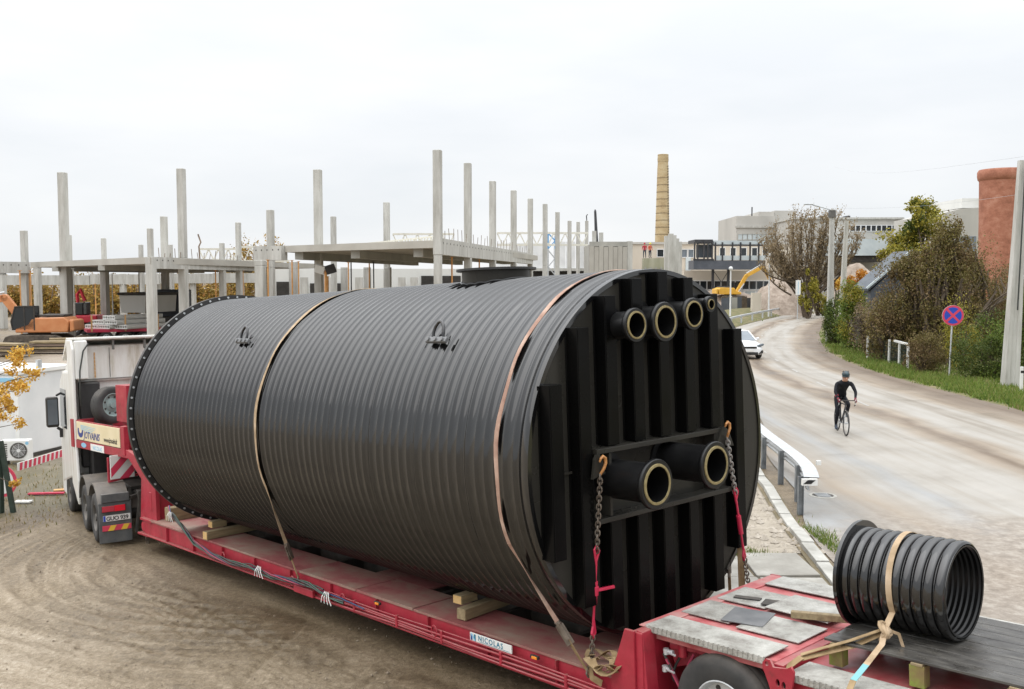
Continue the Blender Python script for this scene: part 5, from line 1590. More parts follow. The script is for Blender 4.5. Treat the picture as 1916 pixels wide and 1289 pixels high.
# ---- strap over it with a knot
ss = thing('lashing_strap', 'tan strap knotted over the short ribbed pipe', 'strap', MT, (-0.62, -2.75, RZ))
RS = PR + 0.008
P, Nn = [], []
for i in range(30):
    t = R(205) - R(225) * i / 29
    yy = -2.88 - 0.10 * (1 - i / 29.0)
    P.append((PX + RS * math.cos(t), yy, PZ + RS * math.sin(t))); Nn.append((math.cos(t), 0, math.sin(t)))
kn = Vector((-0.56, -2.98, -1.29))
P = [kn] + [Vector(P[0]).lerp(kn, 0.5)] + P; Nn = [Nn[0], Nn[0]] + Nn
P.append((1.02, -2.95, -1.56)); Nn.append((0.8, 0, 0.6))
mb = MB(); web(mb, P, Nn, 0.055); mb.build('webbing', M['strap'], ss, smooth=True)
mb = MB()
for i in range(4):
    mb.tube([kn + Vector((0.05 * math.cos(t), 0.045 * math.sin(t + i), 0.05 * math.sin(t) - 0.02 * i)) for t in np.linspace(0, 2 * math.pi, 12)[:-1]], 0.02, 6, closed=True)
mb.build('knot', M['strap'], ss, smooth=True)
mb = MB()
web(mb, [kn, (-0.72, -2.72, -1.42), (-0.86, -2.52, -1.50), (-0.98, -2.38, -1.56)], (0, 0, 1), 0.06)
web(mb, [kn + Vector((0, 0, -.03)), (-0.70, -2.76, -1.46), (-0.85, -2.56, -1.53), (-1.0, -2.40, -1.585)], (-0.5, 0, 1), 0.06)
web(mb, [(-1.0, -2.40, -1.57), (-1.12, -2.36, -1.62), (-1.2, -2.34, -1.72)], (-1, 0, 1), 0.06)
mb.build('webbing_tail', M['strap_old'], ss, smooth=True)
mb = MB()
web(mb, [kn, (-0.66, -3.0, -1.40), (-0.92, -2.98, -1.52)], (-1, 0, 0.4), 0.055)
web(mb, [kn, (-0.50, -3.08, -1.33), (-0.50, -3.12, -1.45)], (-1, 0.2, 0.4), 0.03)
mb.build('loose_end', M['strap'], ss, smooth=True)
mb = MB(); web(mb, [(-0.92, -2.98, -1.52), (-1.13, -2.97, -1.60)], (-1, 0, 0.5), 0.056); mb.build('sleeve', M['strap_teal'], ss)
mb = MB(); web(mb, [(-1.13, -2.97, -1.60), (-1.22, -2.97, -1.68), (-1.23, -2.97, -1.82)], (-1, 0, 0.3), 0.056); mb.build('hanging_end', M['strap_old'], ss)

# ================================================================== KERB, PAVING, BARRIERS
kb = MB()
kpts = resample([(5.62, 22.6), (5.42, 21.0), (5.24, 19.4), (4.95, 17.2), (4.80, 15.7), (4.66, 14.2), (4.55, 12.6)], 0.25)
strip_faces(kb, kpts, 0.34, 0.03)
kerb = kb.build('kerb', M['soil'], kind='structure', label='concrete kerb line at the edge of the road')
acc = 0.0
st0 = Vector(kpts[0]); i0 = 0
rr = random.Random(5)
for i in range(1, len(kpts)):
    if (kpts[i] - kpts[i0]).length >= 0.95 or i == len(kpts) - 1:
        a, b = kpts[i0], kpts[i]
        d = (b - a).normalized()
        a2 = a + d * 0.012; b2 = b - d * 0.012
        za, zb = g(a.x, a.y), g(b.x, b.y)
        mb = MB()
        jx = rr.uniform(-.015, .015)
        hh = 0.10 + rr.uniform(-.015, .02)
        mb.bar((a2.x + jx, a2.y, za + hh - 0.09), (b2.x - jx, b2.y, zb + hh - 0.09 + rr.uniform(-.01, .01)), 0.20, 0.18)
        mb.build('kerb_stone', M['kerb'], kerb, bevel=0.012)
        i0 = i
# concrete paving between kerb and trailer: uneven slabs with open joints
pv = MB()
pv.add([(2.6, 12.4, 0.012), (4.50, 12.4, 0.012), (4.66, 14.75, 0.012), (2.6, 14.9, 0.012)], [(0, 1, 2, 3)])
pave = pv.build('pavement', M['soil'], kind='structure', label='cracked concrete paving beside the trailer')
for (ix, iy) in [(a, b) for a in range(2) for b in range(2)]:
    x0 = 2.62 + ix * 0.93; y0 = 12.45 + iy * 1.18
    mb = MB()
    q = lambda: rr.uniform(-.02, .02)
    z1 = 0.05 + rr.uniform(-.012, .012)
    x1, y1 = x0 + 0.89, y0 + 1.13
    vs = [(x0 + q(), y0 + q(), 0), (x1 + q(), y0 + q(), 0), (x1 + q(), y1 + q(), 0), (x0 + q(), y1 + q(), 0)]
    mb.add([(v[0], v[1], 0.0) for v in vs] + [(v[0], v[1], z1 + q() * .4) for v in vs], [(3, 2, 1, 0), (4, 5, 6, 7), (0, 1, 5, 4), (1, 2, 6, 5), (2, 3, 7, 6), (3, 0, 4, 7)])
    mb.build('paving_slab', M['paving'], pave, bevel=0.012)


def scatter_stones(name, label, cat, n, fpos, smin, smax, m, seed=0):
    rr = random.Random(seed)
    mb = MB()
    for i in range(n):
        x, y = fpos(rr)
        s = smin + (smax - smin) * rr.random() ** 3
        z = g(x, y) + s * 0.25
        vs = []
        for p in ((1, 0, 0), (-1, 0, 0), (0, 1, 0), (0, -1, 0), (0, 0, .8), (0, 0, -.6)):
            vs.append((x + s * p[0] * rr.uniform(.6, 1.1), y + s * p[1] * rr.uniform(.6, 1.1), z + s * p[2] * rr.uniform(.6, 1.1)))
        mb.add(vs, [(0, 2, 4), (2, 1, 4), (1, 3, 4), (3, 0, 4), (2, 0, 5), (1, 2, 5), (3, 1, 5), (0, 3, 5)])
    o = mb.build(name, m)
    tag(o, label, cat, kind='stuff')
    return o


scatter_stones('gravel', 'loose broken stone between the tank and the kerb', 'gravel', 1500, lambda r: (r.uniform(2.4, 5.0) + 0.0, r.uniform(14.9, 22.5)), 0.02, 0.11, M['stone'], 3)
scatter_stones('mud_clods', 'small clods and pebbles on the muddy yard', 'pebbles', 5000, lambda r: (r.uniform(-13, 1.5), r.uniform(7, 24)), 0.006, 0.028, mat('clod', [(0.3, (0.13, 0.10, 0.07)), (0.7, (0.27, 0.22, 0.16))], 8, 0.9), 4)


def blades(name, label, n, fpos, h, m, seed=0, wd=0.02, cat='grass'):
    rr = np.random.default_rng(seed)
    P = np.array([fpos(rr) for _ in range(n)])
    Z = G(P[:, 0], P[:, 1])
    ang = rr.uniform(0, 2 * np.pi, n)
    H = h * rr.uniform(.45, 1.1, n)
    lean = rr.normal(0, .35, (n, 2)) * H[:, None]
    V = np.zeros((n, 3, 3))
    dx, dy = np.cos(ang) * wd, np.sin(ang) * wd
    V[:, 0] = np.stack([P[:, 0] - dx, P[:, 1] - dy, Z], 1)
    V[:, 1] = np.stack([P[:, 0] + dx, P[:, 1] + dy, Z], 1)
    V[:, 2] = np.stack([P[:, 0] + lean[:, 0], P[:, 1] + lean[:, 1], Z + H], 1)
    o = tri_mesh(name, V.reshape(-1, 3), 3, m)
    tag(o, label, cat, kind='stuff')
    return o


def tri_mesh(name, co, k, m, parent=None):
    me = bpy.data.meshes.new(name)
    n = len(co)
    me.vertices.add(n); me.vertices.foreach_set('co', co.astype(np.float32).reshape(-1))
    me.loops.add(n); me.loops.foreach_set('vertex_index', np.arange(n))
    nf = n // k
    me.polygons.add(nf); me.polygons.foreach_set('loop_start', np.arange(nf) * k); me.polygons.foreach_set('loop_total', np.full(nf, k))
    me.materials.append(m)
    me.update(calc_edges=True)
    o = bpy.data.objects.new(name, me); col.objects.link(o)
    if parent: o.parent = parent
    return o


re_ = resample(RIGHT[3:10], 0.5)


def verge_pos(r):
    q = re_[int(r.integers(0, len(re_)) * r.uniform(0.2, 1))]
    o = r.exponential(1.6) + 0.9 * float(vnoise(np.array([q.x * .8]), np.array([q.y * .8]), 3)[0]) - .15
    return q.x + o + r.normal(0, .15), q.y - o * 0.13 + r.normal(0, .3)


blades('grass', 'green grass along the far side of the road', 26000, verge_pos, 0.22, L_GRASS, 1, 0.022)
blades('dry_grass', 'dry tufts and fallen leaves before the cabin', 1700, lambda r: (r.uniform(-20, -10.4), r.uniform(20.5, 29)), 0.12, L_DRY, 2, 0.015)
blades('kerb_grass', 'grass tuft by the end of the crash barrier', 700, lambda r: (5.05 + abs(r.normal(0, .2)), 15.6 + r.normal(0, .5)), 0.11, L_GRASS, 3, 0.010)
blades('weeds', 'small green weeds in the gravel', 500, lambda r: (3.55 + r.normal(0, .25), 14.85 + r.normal(0, .16)), 0.10, L_GRASS, 5, 0.010)
bl_ = offset_line(LEFT[9:15], 0, 2.0)


def bank_pos(r):
    q = bl_[int(r.integers(0, len(bl_)))]
    o = r.uniform(.8, 8)
    return q.x - o * .92 + r.normal(0, .5), q.y + o * .40 + r.normal(0, .5)


blades('bank_grass', 'bright grass behind the far crash barrier', 5000, bank_pos, 0.25, L_GRASS, 6, 0.06)

# manhole in the road
mc = at(1527, 930, 18.9)
mh = thing('manhole_cover', 'round dark manhole cover in the road by the barrier end', 'manhole', Matrix.Translation((6.2, 18.95, 0.022)))
mb = MB(); mb.lathe([(0.001, 0.006), (0.20, 0.006), (0.20, 0.0)], n=28); mb.build('lid', M['chassis'], mh)
mb = MB(); mb.lathe([(0.21, 0.0), (0.21, 0.010), (0.26, 0.010), (0.27, 0.0)], n=28); mb.build('rim', M['kerb'], mh)
mb = MB()
for i in range(5): mb.box(-0.13, 0.13, -0.13 + i * 0.065 - .01, -0.13 + i * .065 + .01, 0.0062, 0.014)
mb.build('lid_bars', M['steel'], mh)


def wbeam(parent, pts, ztop, name='rail_beam'):
    """W profile steel beam along pts; the corrugation faces right of travel"""
    prof = [(-0.0, 0.0), (0.03, -0.01), (0.065, -0.06), (0.075, -0.10), (0.02, -0.135), (0.02, -0.175), (0.075, -0.21), (0.065, -0.25), (0.03, -0.30), (0.0, -0.31)]
    vs, fs = [], []
    k = len(prof)
    for i, q in enumerate(pts):
        t = (pts[min(i + 1, len(pts) - 1)] - pts[max(i - 1, 0)]); t.z = 0; t.normalize()
        n = Vector((t.y, -t.x, 0))
        for (o, z) in [(p[0], p[1] * .75) for p in prof] + [(p[0] - 0.012, p[1] * .75) for p in prof[::-1]]:
            p = q + n * o
            vs.append((p.x, p.y, g(q.x, q.y) + ztop + z + q.z))
    kk = 2 * k
    for i in range(len(pts) - 1):
        for j in range(kk):
            j2 = (j + 1) % kk
            fs.append((i * kk + j, i * kk + j2, i * kk + kk + j2, i * kk + kk + j))
    mb = MB(); mb.add(vs, fs)
    return mb.build(name, M['steel'], parent, smooth=True, angle=30)


gr = thing('crash_barrier', 'galvanised crash barrier whose bent end points at the manhole', 'barrier', Matrix.Identity(4), (5.5, 18, 0))
pts = resample([(7.6, 34), (6.9, 30), (6.45, 27), (6.05, 24), (5.90, 22.2), (5.82, 20.6), (5.74, 19.2), (5.60, 18.1), (5.38, 17.2)], 0.35)
wbeam(gr, pts, 0.74)
mb = MB(); strip = []
for i, q in enumerate(pts):     # top lip of the box section
    strip.append(q + Vector((0, 0, 0)))
vs, fs = [], []
for i, q in enumerate(strip):
    t = (strip[min(i + 1, len(strip) - 1)] - strip[max(i - 1, 0)]).normalized(); n = Vector((t.y, -t.x, 0))
    for o in (-0.17, 0.10):
        for z in (0.742, 0.755):
            p = q + n * o; vs.append((p.x, p.y, g(q.x, q.y) + z))
for i in range(len(strip) - 1):
    b_ = i * 4
    for (a, c) in ((0, 1), (1, 3), (3, 2), (2, 0)): fs.append((b_ + a, b_ + c, b_ + 4 + c, b_ + 4 + a))
mb.add(vs, fs); mb.build('top_cap', M['steel'], gr)
for (px, py) in ((7.5, 34), (6.78, 30), (6.28, 26.6), (5.92, 24), (5.76, 21.8), (5.68, 20.1), (5.56, 18.5), (5.30, 17.45)):
    mb = MB()
    z0 = g(px, py) - 0.1
    mb.box(px - 0.05, px + 0.05, py - 0.006, py + 0.006, z0, 0.72); mb.box(px - 0.05, px - 0.04, py - 0.045, py + 0.045, z0, 0.72); mb.box(px + 0.04, px + 0.05, py - 0.045, py + 0.045, z0, 0.72)
    mb.build('post', M['post_steel'], gr)
mb = MB(); mb.box(5.22, 5.50, 17.10, 17.16, 0.62, 0.738); mb.build('end_piece', M['white'], gr)
mb = MB(); mb.prism([(-.12, -.03), (.02, -.03), (.10, .04), (-.04, .04)], Matrix.Translation((5.36, 17.098, 0.68)) @ Matrix.Rotation(R(90), 4, 'X'), 0.004); mb.build('end_reflector', M['blackprint'], gr)
mb = MB(); mb.box(6.0, 6.08, 18.72, 18.80, 0.68, 0.76); mb.build('rail_reflector', M['white'], gr)

fg = thing('crash_barrier', 'long pale crash barrier along the outer edge of the far bend', 'barrier', Matrix.Identity(4), (30, 115, 0))
fl_ = [q for q in offset_line(LEFT[8:], -0.6, 3.0)]
wbeam(fg, fl_, 0.95)
for i in range(0, len(fl_), 2):
    q = fl_[i]
    mb = MB(); mb.box(q.x - 0.07, q.x + 0.07, q.y - 0.1, q.y + 0.1, 0, 0.9); mb.build('post', M['steel'], fg)

# ================================================================== SIGN, POLES, LAMPS
sg = thing('no_stopping_sign', 'round blue no stopping sign with red cross on a pole', 'road sign', Matrix.Translation((19.6, 42.9, 0)) @ Matrix.Rotation(R(-8), 4, 'Z') @ Matrix.Rotation(R(1.2), 4, 'Y'))
mb = MB(); mb.cyl((0, 0.05, -0.1), (0, 0.05, 3.2), 0.038, n=10); mb.build('pole', M['steel'], sg, smooth=True)
bm_ = Matrix(((1, 0, 0, 0), (0, 0, -1, 0), (0, 1, 0, 2.75), (0, 0, 0, 1)))
RS_ = 0.46
mb = MB(); mb.prism(circ(0, 0, RS_, 32), bm_, 0.03); mb.build('plate', M['steel'], sg)
mb = MB(); mb.prism(circ(0, 0, RS_ * 0.985, 32), Matrix.Translation((0, -0.031, 0)) @ bm_, 0.004); mb.build('red_disc', M['signred'], sg)
mb = MB(); mb.prism(circ(0, 0, RS_ * 0.80, 32), Matrix.Translation((0, -0.036, 0)) @ bm_, 0.004); mb.build('blue_disc', M['blue'], sg)
mb = MB()
for a in (45, -45): mb.box(-RS_ * 0.82, RS_ * 0.82, -0.05, 0.05, 0, 0.003 + (a > 0) * 0.001, 0, Matrix.Translation((0, -0.0405, 0)) @ bm_ @ Matrix.Rotation(R(a), 4, 'Z'))
mb.build('red_cross', M['signred'], sg)


def taper_pole(label, base, top, w0, w1, extra=None, cat='pole', name='utility_pole', face=0.0):
    base, top = Vector(base), Vector(top)
    p = thing(name, label, cat, Matrix.Translation(base), group=None)
    d = top - base
    mb = MB()
    vs = []
    for (c, w_) in ((Vector((0, 0, -0.3)), w0), (d, w1)):
        # H section of a precast pole
        for (x, y) in ((-.5, -.5), (-.22, -.5), (-.16, -.36), (.16, -.36), (.22, -.5), (.5, -.5), (.5, .5), (.22, .5), (.16, .36), (-.16, .36), (-.22, .5), (-.5, .5)):
            vs.append(c + Vector((x * w_ * math.cos(face) - y * w_ * .7 * math.sin(face), x * w_ * math.sin(face) + y * w_ * .7 * math.cos(face), 0)))
    k = 12
    fs = [(i, (i + 1) % k, k + (i + 1) % k, k + i) for i in range(k)] + [tuple(range(k - 1, -1, -1)), tuple(range(k, 2 * k))]
    mb.add(vs, fs)
    mb.build('shaft', M['conc'], p)
    return p


b1 = at(1889, 718, 39.2); t1 = at(1914, 300, 39.2)
p1 = taper_pole('big leaning concrete pole with cable at the right edge', (b1.x, b1.y, 0), (t1.x, t1.y, t1.z), 0.60, 0.32)
mb = MB(); mb.tube([Vector((t1.x - b1.x, -0.2, t1.z - 0.3)), Vector(((t1.x - b1.x) * .6, -0.26, t1.z * .6)), Vector(((t1.x - b1.x) * .35, -0.27, t1.z * 0.34))], 0.03, 6); mb.build('cable', M['hose'], p1, smooth=True)
b2 = at(1552, 640, 67.3); t2 = at(1557, 392, 67.3)
p2 = taper_pole('concrete lamp post with a long arm at the hedge end', (b2.x, b2.y, 0), t2, 0.48, 0.27, name='street_lamp', cat='street lamp')
tl_ = t2 - Vector((b2.x, b2.y, 0))
mb = MB(); arm = [tl_ + Vector((0, 0, -0.05)), tl_ + Vector((-0.5, -.1, 0.08)), tl_ + Vector((-1.5, -.3, 0.32))]; mb.tube(arm, 0.04, 8); mb.build('arm', M['steel'], p2, smooth=True)
mb = MB(); mb.cbox(arm[-1] + Vector((-0.25, -.05, 0.02)), (0.62, 0.22, 0.10)); mb.build('lantern', M['steel'], p2, bevel=0.03)
mb = MB(); mb.cbox(tl_ + Vector((0, 0, -0.3)), (0.42, 0.34, 0.5)); mb.build('collar', M['guard'], p2)
b3 = at(1574, 600, 103); t3 = at(1584, 413, 103)
taper_pole('slimmer leaning concrete pole behind the lamp post', (b3.x, b3.y, 0), t3, 0.62, 0.36)
# thin overhead wires
for i, (a, b_, sag) in enumerate(((t1 + Vector((0, 0, .15)), at(1560, 312, 150), .8), (t2 + Vector((0, 0, .1)), at(1960, 356, 45), .3))):
    a, b_ = Vector(a), Vector(b_)
    mb = MB(); mb.tube([a.lerp(b_, k / 20) - Vector((0, 0, sag * math.sin(math.pi * k / 20))) for k in range(21)], 0.007, 4)
    tag(mb.build('power_line', M['steel']), ['faint upper wire leading away from the big pole', 'faint lower wire from the lamp post towards the right'][i], 'wire', 'overhead wires')
wp = ground_at(1908, 738)
mk = thing('marker_post', 'short white marker post in the grass by the big pole', 'post', Matrix.Translation((19.9, 37.4, 0)))
mb = MB(); mb.box(-.06, .06, -.04, .04, -0.05, 0.95); mb.build('stake', M['white'], mk, bevel=0.02)
mb = MB(); mb.box(-.061, .061, -.043, -.0405, 0.7, 0.8); mb.build('band', M['blackprint'], mk)
# information board by the far barrier
ib = at(1492, 592, 108)
ibt = thing('notice_board', 'tall white board on a post behind the far barrier', 'sign', Matrix.Translation((ib.x, ib.y, 0)))
mb = MB(); mb.cyl((0, 0, 0), (0, 0, 4.4), 0.06, n=8); mb.build('pole', M['steel'], ibt)
mb = MB(); mb.box(-0.28, 0.28, -0.10, -0.065, 2.7, 4.35); mb.build('board', M['white'], ibt)
mb = MB(); mb.box(-0.03, 0.03, -0.104, -0.1005, 2.8, 4.2); mb.build('blue_bar', M['skyblue'], ibt)
# slim pale lamp masts at the far side
for i, (px, yt, yb, d) in enumerate(((1366, 505, 600, 100), (1438, 480, 590, 112))):
    b_ = at(px, yb, d); tt = at(px + 0.5, yt, d)
    o = thing('lamp_mast', ['slim pale mast with round head by the yellow excavator', 'slim grey mast between excavator and rubble heap'][i], 'mast', Matrix.Translation((b_.x, b_.y, 0)))
    mb = MB(); mb.cyl((0, 0, 0), (0, 0, tt.z), 0.10, 0.06, n=8); mb.build('shaft', M['white_wall'], o, smooth=True)
    mb = MB(); mb.sph((0, 0, tt.z + 0.15), 0.22, 10, 6); mb.build('head', M['white_wall'], o, smooth=True)

# garden fence with pale posts on the verge
ft = thing('garden_fence', 'green mesh fence with pale posts under the bushes', 'fence', Matrix.Identity(4), (19.6, 50, 0))
fpx = [(1623, 671), (1649, 676), (1663, 680), (1682, 684), (1698, 691)]
fw = []
for i, (px, py) in enumerate(fpx):
    q = ground_at(px, py); fw.append(q)
    mb = MB(); mb.box(q.x - .045, q.x + .045, q.y - .045, q.y + .045, -0.05, 1.25); mb.build('post', M['white_panel'] if i != 1 else M['bark'], ft)
for a, b_ in zip(fw[:-1], fw[1:]):
    mb = MB()
    for z in (0.12, 0.36, 0.60, 0.84, 1.08): mb.bar(a + Vector((0, 0.06, z)), b_ + Vector((0, 0.06, z)), 0.012, 0.012)
    n = 12
    for k in range(n): 
        p = a.lerp(b_, (k + .5) / n); mb.box(p.x - .006, p.x + .006, p.y + .062, p.y + .072, 0.05, 1.15)
    mb.build('mesh_panel', M['greenpost'], ft, kind='stuff')
mb = MB(); mb.bar(fw[2].lerp(fw[3], .5) + Vector((0, -0.01, 1.22)), fw[4] + Vector((0, -0.01, 1.22)), 0.08, 0.10); mb.build('rail', M['white_panel'], ft)

# ================================================================== VEGETATION
def leaf_cloud(name, pts, size, m, parent, seed=0, flat=0.0, droop=0.0):
    r = np.random.default_rng(seed)
    n = len(pts)
    a = r.normal(size=(n, 3)); a /= np.linalg.norm(a, axis=1)[:, None]
    b = r.normal(size=(n, 3)); b -= a * (a * b).sum(1)[:, None]; b /= np.linalg.norm(b, axis=1)[:, None]
    s = size * r.uniform(.5, 1.25, n)[:, None]
    V = np.stack([pts - a * s * .5, pts - b * s * .32 + a * s * .05, pts + a * s * .5, pts + b * s * .32 + a * s * 0.05], 1)
    return tri_mesh(name, V.reshape(-1, 3), 4, m, parent)


def clump_pts(r, c, rad, n, k=None, hollow=0.55, rough=0.22):
    """points of an uneven crown: clumps spread over an ellipsoid, leaves round each clump"""
    rad = np.array(rad)
    k = k or max(6, n // 140)
    d = r.normal(size=(k, 3)); d /= np.linalg.norm(d, axis=1)[:, None]
    cc = d * (hollow + (1 - hollow) * r.random((k, 1)) ** 0.6)
    cs = rough * r.uniform(.5, 1.5, k)
    idx = r.integers(0, k, n)
    e = r.normal(size=(n, 3)); e /= np.linalg.norm(e, axis=1)[:, None]
    e *= (r.random((n, 1)) ** 0.45)
    p = cc[idx] + e * cs[idx][:, None] * 1.25
    return np.array(c) + p * rad


def limbs(mb, base, tips, r0, rng, n=6, wob=0.12):
    base = Vector(base)
    for tpt in tips:
        tpt = Vector(tpt)
        L = (tpt - base).length
        pts = []
        for k in range(n + 1):
            t = k / n
            p = base.lerp(tpt, t)
            p += Vector((rng.gauss(0, 1), rng.gauss(0, 1), rng.gauss(0, .5))) * wob * L * t * (1 - t)
            pts.append(p)
        mb.tube(pts, [r0 * (1 - .82 * k / n) for k in range(n + 1)], 6)


def bush(name, label, px, yb, wpx, yt, d, leaf, n=4500, size=0.16, seed=0, trunk=True, group=None, depth=None, hollow=0.5, rough=0.24, cat='bush', ground=None, twigs=0, parts=None):
    b = at(px, yb, d)
    gz = g(b.x, b.y) if ground is None else ground
    W = wpx / F * d
    H = (yb - yt) / F * d
    t = thing(name, label, cat, Matrix.Translation((b.x, b.y, gz)), group=group)
    r = np.random.default_rng(seed + 17)
    rg = random.Random(seed)
    dep = depth or W * 0.8
    z0 = b.z - gz
    sub = parts or [(0, 0, 0.5, 0.5, 0.5, 0.5)]
    if d < 70:
        n = int(n * 2.1); size *= .68
    P = []
    for (cx, cy, cz, rx, ry, rz) in sub:
        P.append(clump_pts(r, (cx * W, cy * dep, z0 + cz * H), (rx * W, ry * dep, rz * H), n // len(sub), hollow=hollow, rough=rough))
    P = np.concatenate(P)
    P = P[P[:, 2] > 0.05]
    other = {'leaf_olive': L_BROWN, 'leaf_green': L_BRIGHT, 'leaf_brown': L_OLIVE, 'leaf_purple_brown': L_TAN, 'leaf_light_green': L_YGREEN}.get(leaf.name)
    if other and d < 70:
        sel = (np.sin(P[:, 0] * 2.3 + seed) + np.sin(P[:, 2] * 2.9 + seed * 2) + r.normal(0, .8, len(P))) > .7
        leaf_cloud('foliage', P[~sel], size, leaf, t, seed)
        leaf_cloud('foliage', P[sel], size, other, t, seed + 1)
    else:
        leaf_cloud('foliage', P, size, leaf, t, seed)
    mb = MB()
    tips = [tuple(P[r.integers(0, len(P))]) for _ in range(14 + twigs)]
    for q in range(max(1, int(W / 1.6))):
        bx = (q - (max(1, int(W / 1.6)) - 1) / 2) * 1.4 * 0.6
        limbs(mb, (bx, 0, -0.1), [tp_ for tp_ in tips if abs(tp_[0] - bx) < W * .5][:10 + twigs], 0.05 + 0.012 * H, rg)
    mb.build('stems', M['bark'], t)
    return t


GB = 'bushes and trees along the right verge'
bush('evergreen_bush', 'rounded dense green bush nearest the lamp post', 1566, 652, 48, 556, 65, L_GREEN, 5000, 0.16, 1, group=GB, hollow=.7, rough=.30)
bush('evergreen_bush', 'lighter green bush between rounded bush and purple shrub', 1597, 662, 62, 532, 60, L_BRIGHT, 5200, 0.17, 2, group=GB, hollow=.6, rough=.3, parts=[(0, 0, .42, .5, .5, .42), (-.1, 0, .75, .35, .35, .26)])
bush('purple_shrub', 'twiggy purple brown shrub over the fence posts', 1635, 676, 84, 548, 56, L_PURPLE, 6500, 0.13, 3, group=GB, hollow=.3, rough=.3, twigs=30, parts=[(0, 0, .55, .5, .5, .42)])
bush('olive_tree', 'olive brown thicket below the slate roof', 1690, 690, 150, 470, 51, L_OLIVE, 11000, 0.17, 4, group=GB, hollow=.2, rough=.24, twigs=26, parts=[(0, 0, .52, .5, .5, .45), (.12, .1, .8, .3, .3, .22), (-.2, 0, .34, .3, .4, .3)])
bush('brown_thicket', 'tall brown green thicket left of the no stopping sign', 1758, 700, 136, 424, 50, L_OLIVE, 11000, 0.17, 5, group=GB, hollow=.2, rough=.26, twigs=30, parts=[(0, 0, .5, .5, .5, .46), (.1, .1, .78, .34, .3, .25)])
bush('brown_thicket', 'brown thicket between the sign and the brick tower', 1832, 690, 124, 452, 54, L_OLIVE, 8000, 0.16, 6, group=GB, hollow=.2, rough=.24, twigs=34, parts=[(0, 0, .5, .55, .5, .46), (-.2, 0, .75, .3, .3, .25)])
bush('green_bush', 'spreading green bush just left of the big pole', 1848, 722, 110, 590, 42.5, L_GREEN, 8000, 0.13, 7, group=GB, hollow=.45, rough=.28, parts=[(-.1, 0, .5, .5, .5, .48), (.2, 0, .36, .34, .4, .36)])
bush('green_bush', 'green bush behind the big pole at the right edge', 1916, 725, 90, 520, 43.5, L_GREEN, 7000, 0.14, 8, group=GB, hollow=.45, rough=.28, parts=[(0, 0, .5, .5, .5, .5)])
bush('green_bush', 'low yellow green undergrowth beside the fence', 1728, 706, 76, 622, 45, L_OLIVE, 4500, 0.11, 9, group=GB, hollow=.4, rough=.3)
bush('green_bush', 'yellow green bush directly behind the sign pole', 1800, 704, 76, 560, 46.5, L_YGREEN, 3200, 0.13, 19, group=GB, hollow=.4, rough=.3)
bush('brown_thicket', 'brown thicket rising between pole and brick tower', 1890, 640, 100, 490, 58, L_BROWN, 6000, 0.17, 21, group=GB, hollow=.2, rough=.26, twigs=30)
# hidden undergrowth closing the view below the crowns
bush('evergreen_bush', 'dark ivy covered mass behind the olive thicket', 1700, 690, 190, 560, 58, L_GREEN, 7000, 0.2, 22, group=GB, hollow=.3, rough=.3, parts=[(-.2, 0, .4, .32, .4, .5), (.25, 0, .45, .32, .4, .52)])
bush('evergreen_bush', 'dark ivy covered mass behind the road sign', 1820, 690, 190, 560, 58, L_GREEN, 7000, 0.2, 23, group=GB, hollow=.3, rough=.3, parts=[(-.2, 0, .45, .32, .4, .52), (.25, 0, .45, .32, .4, .52)])
# tall yellow green tree behind
b_ = at(1722, 560, 78)
tt = thing('broadleaf_tree', 'tall yellow green tree standing above the thicket', 'tree', Matrix.Translation((b_.x, b_.y, 0)), group=GB)
r = np.random.default_rng(5); rg = random.Random(5)
k_ = 78 / F
zz = lambda py: (HOR - py) * k_ + CAMZ
cl = [((-10, 0), 380, 20, 18), ((12, 3), 392, 26, 20), ((-22, -4), 408, 20, 16), ((4, 0), 420, 42, 26), ((-14, 5), 445, 44, 26), ((30, 0), 452, 32, 26), ((-40, 0), 478, 34, 26), ((0, 0), 480, 70, 36), ((52, 2), 478, 26, 20), ((-55, 0), 505, 22, 20), ((10, 0), 520, 80, 36)]
P = np.concatenate([clump_pts(r, (c[0] * k_, c[1] * .3, zz(py)), (rx * k_, rx * k_ * .8, ry * k_), int(rx * 30), k=9, hollow=.3, rough=.42) for (c, py, rx, ry) in cl])
leaf_cloud('crown', P, 0.24, L_YGREEN, tt, 5)
leaf_cloud('crown', np.concatenate([clump_pts(r, (c[0] * k_, c[1] * .3, zz(py + 6)), (rx * k_ * .7, rx * k_ * .6, ry * k_ * .7), int(rx * 16), k=7, hollow=.2, rough=.45) for (c, py, rx, ry) in cl]), 0.24, L_GREEN, tt, 6)
mb = MB(); limbs(mb, (0, 0, -0.2), [(0.2, 0, zz(400))], 0.28, rg, wob=.05)
limbs(mb, (0, 0, 2.5), [(c[0] * k_, c[1] * .3, zz(py)) for (c, py, rx, ry) in cl], 0.12, rg)
mb.build('trunk', M['bark'], tt)
# bare leaning tree with dark branch at the right
b_ = at(1775, 690, 52)
bt = thing('bare_tree', 'dark bare tree with a leaning limb right of the thicket', 'tree', Matrix.Translation((b_.x, b_.y, 0)), group=GB)
mb = MB(); rg = random.Random(9)


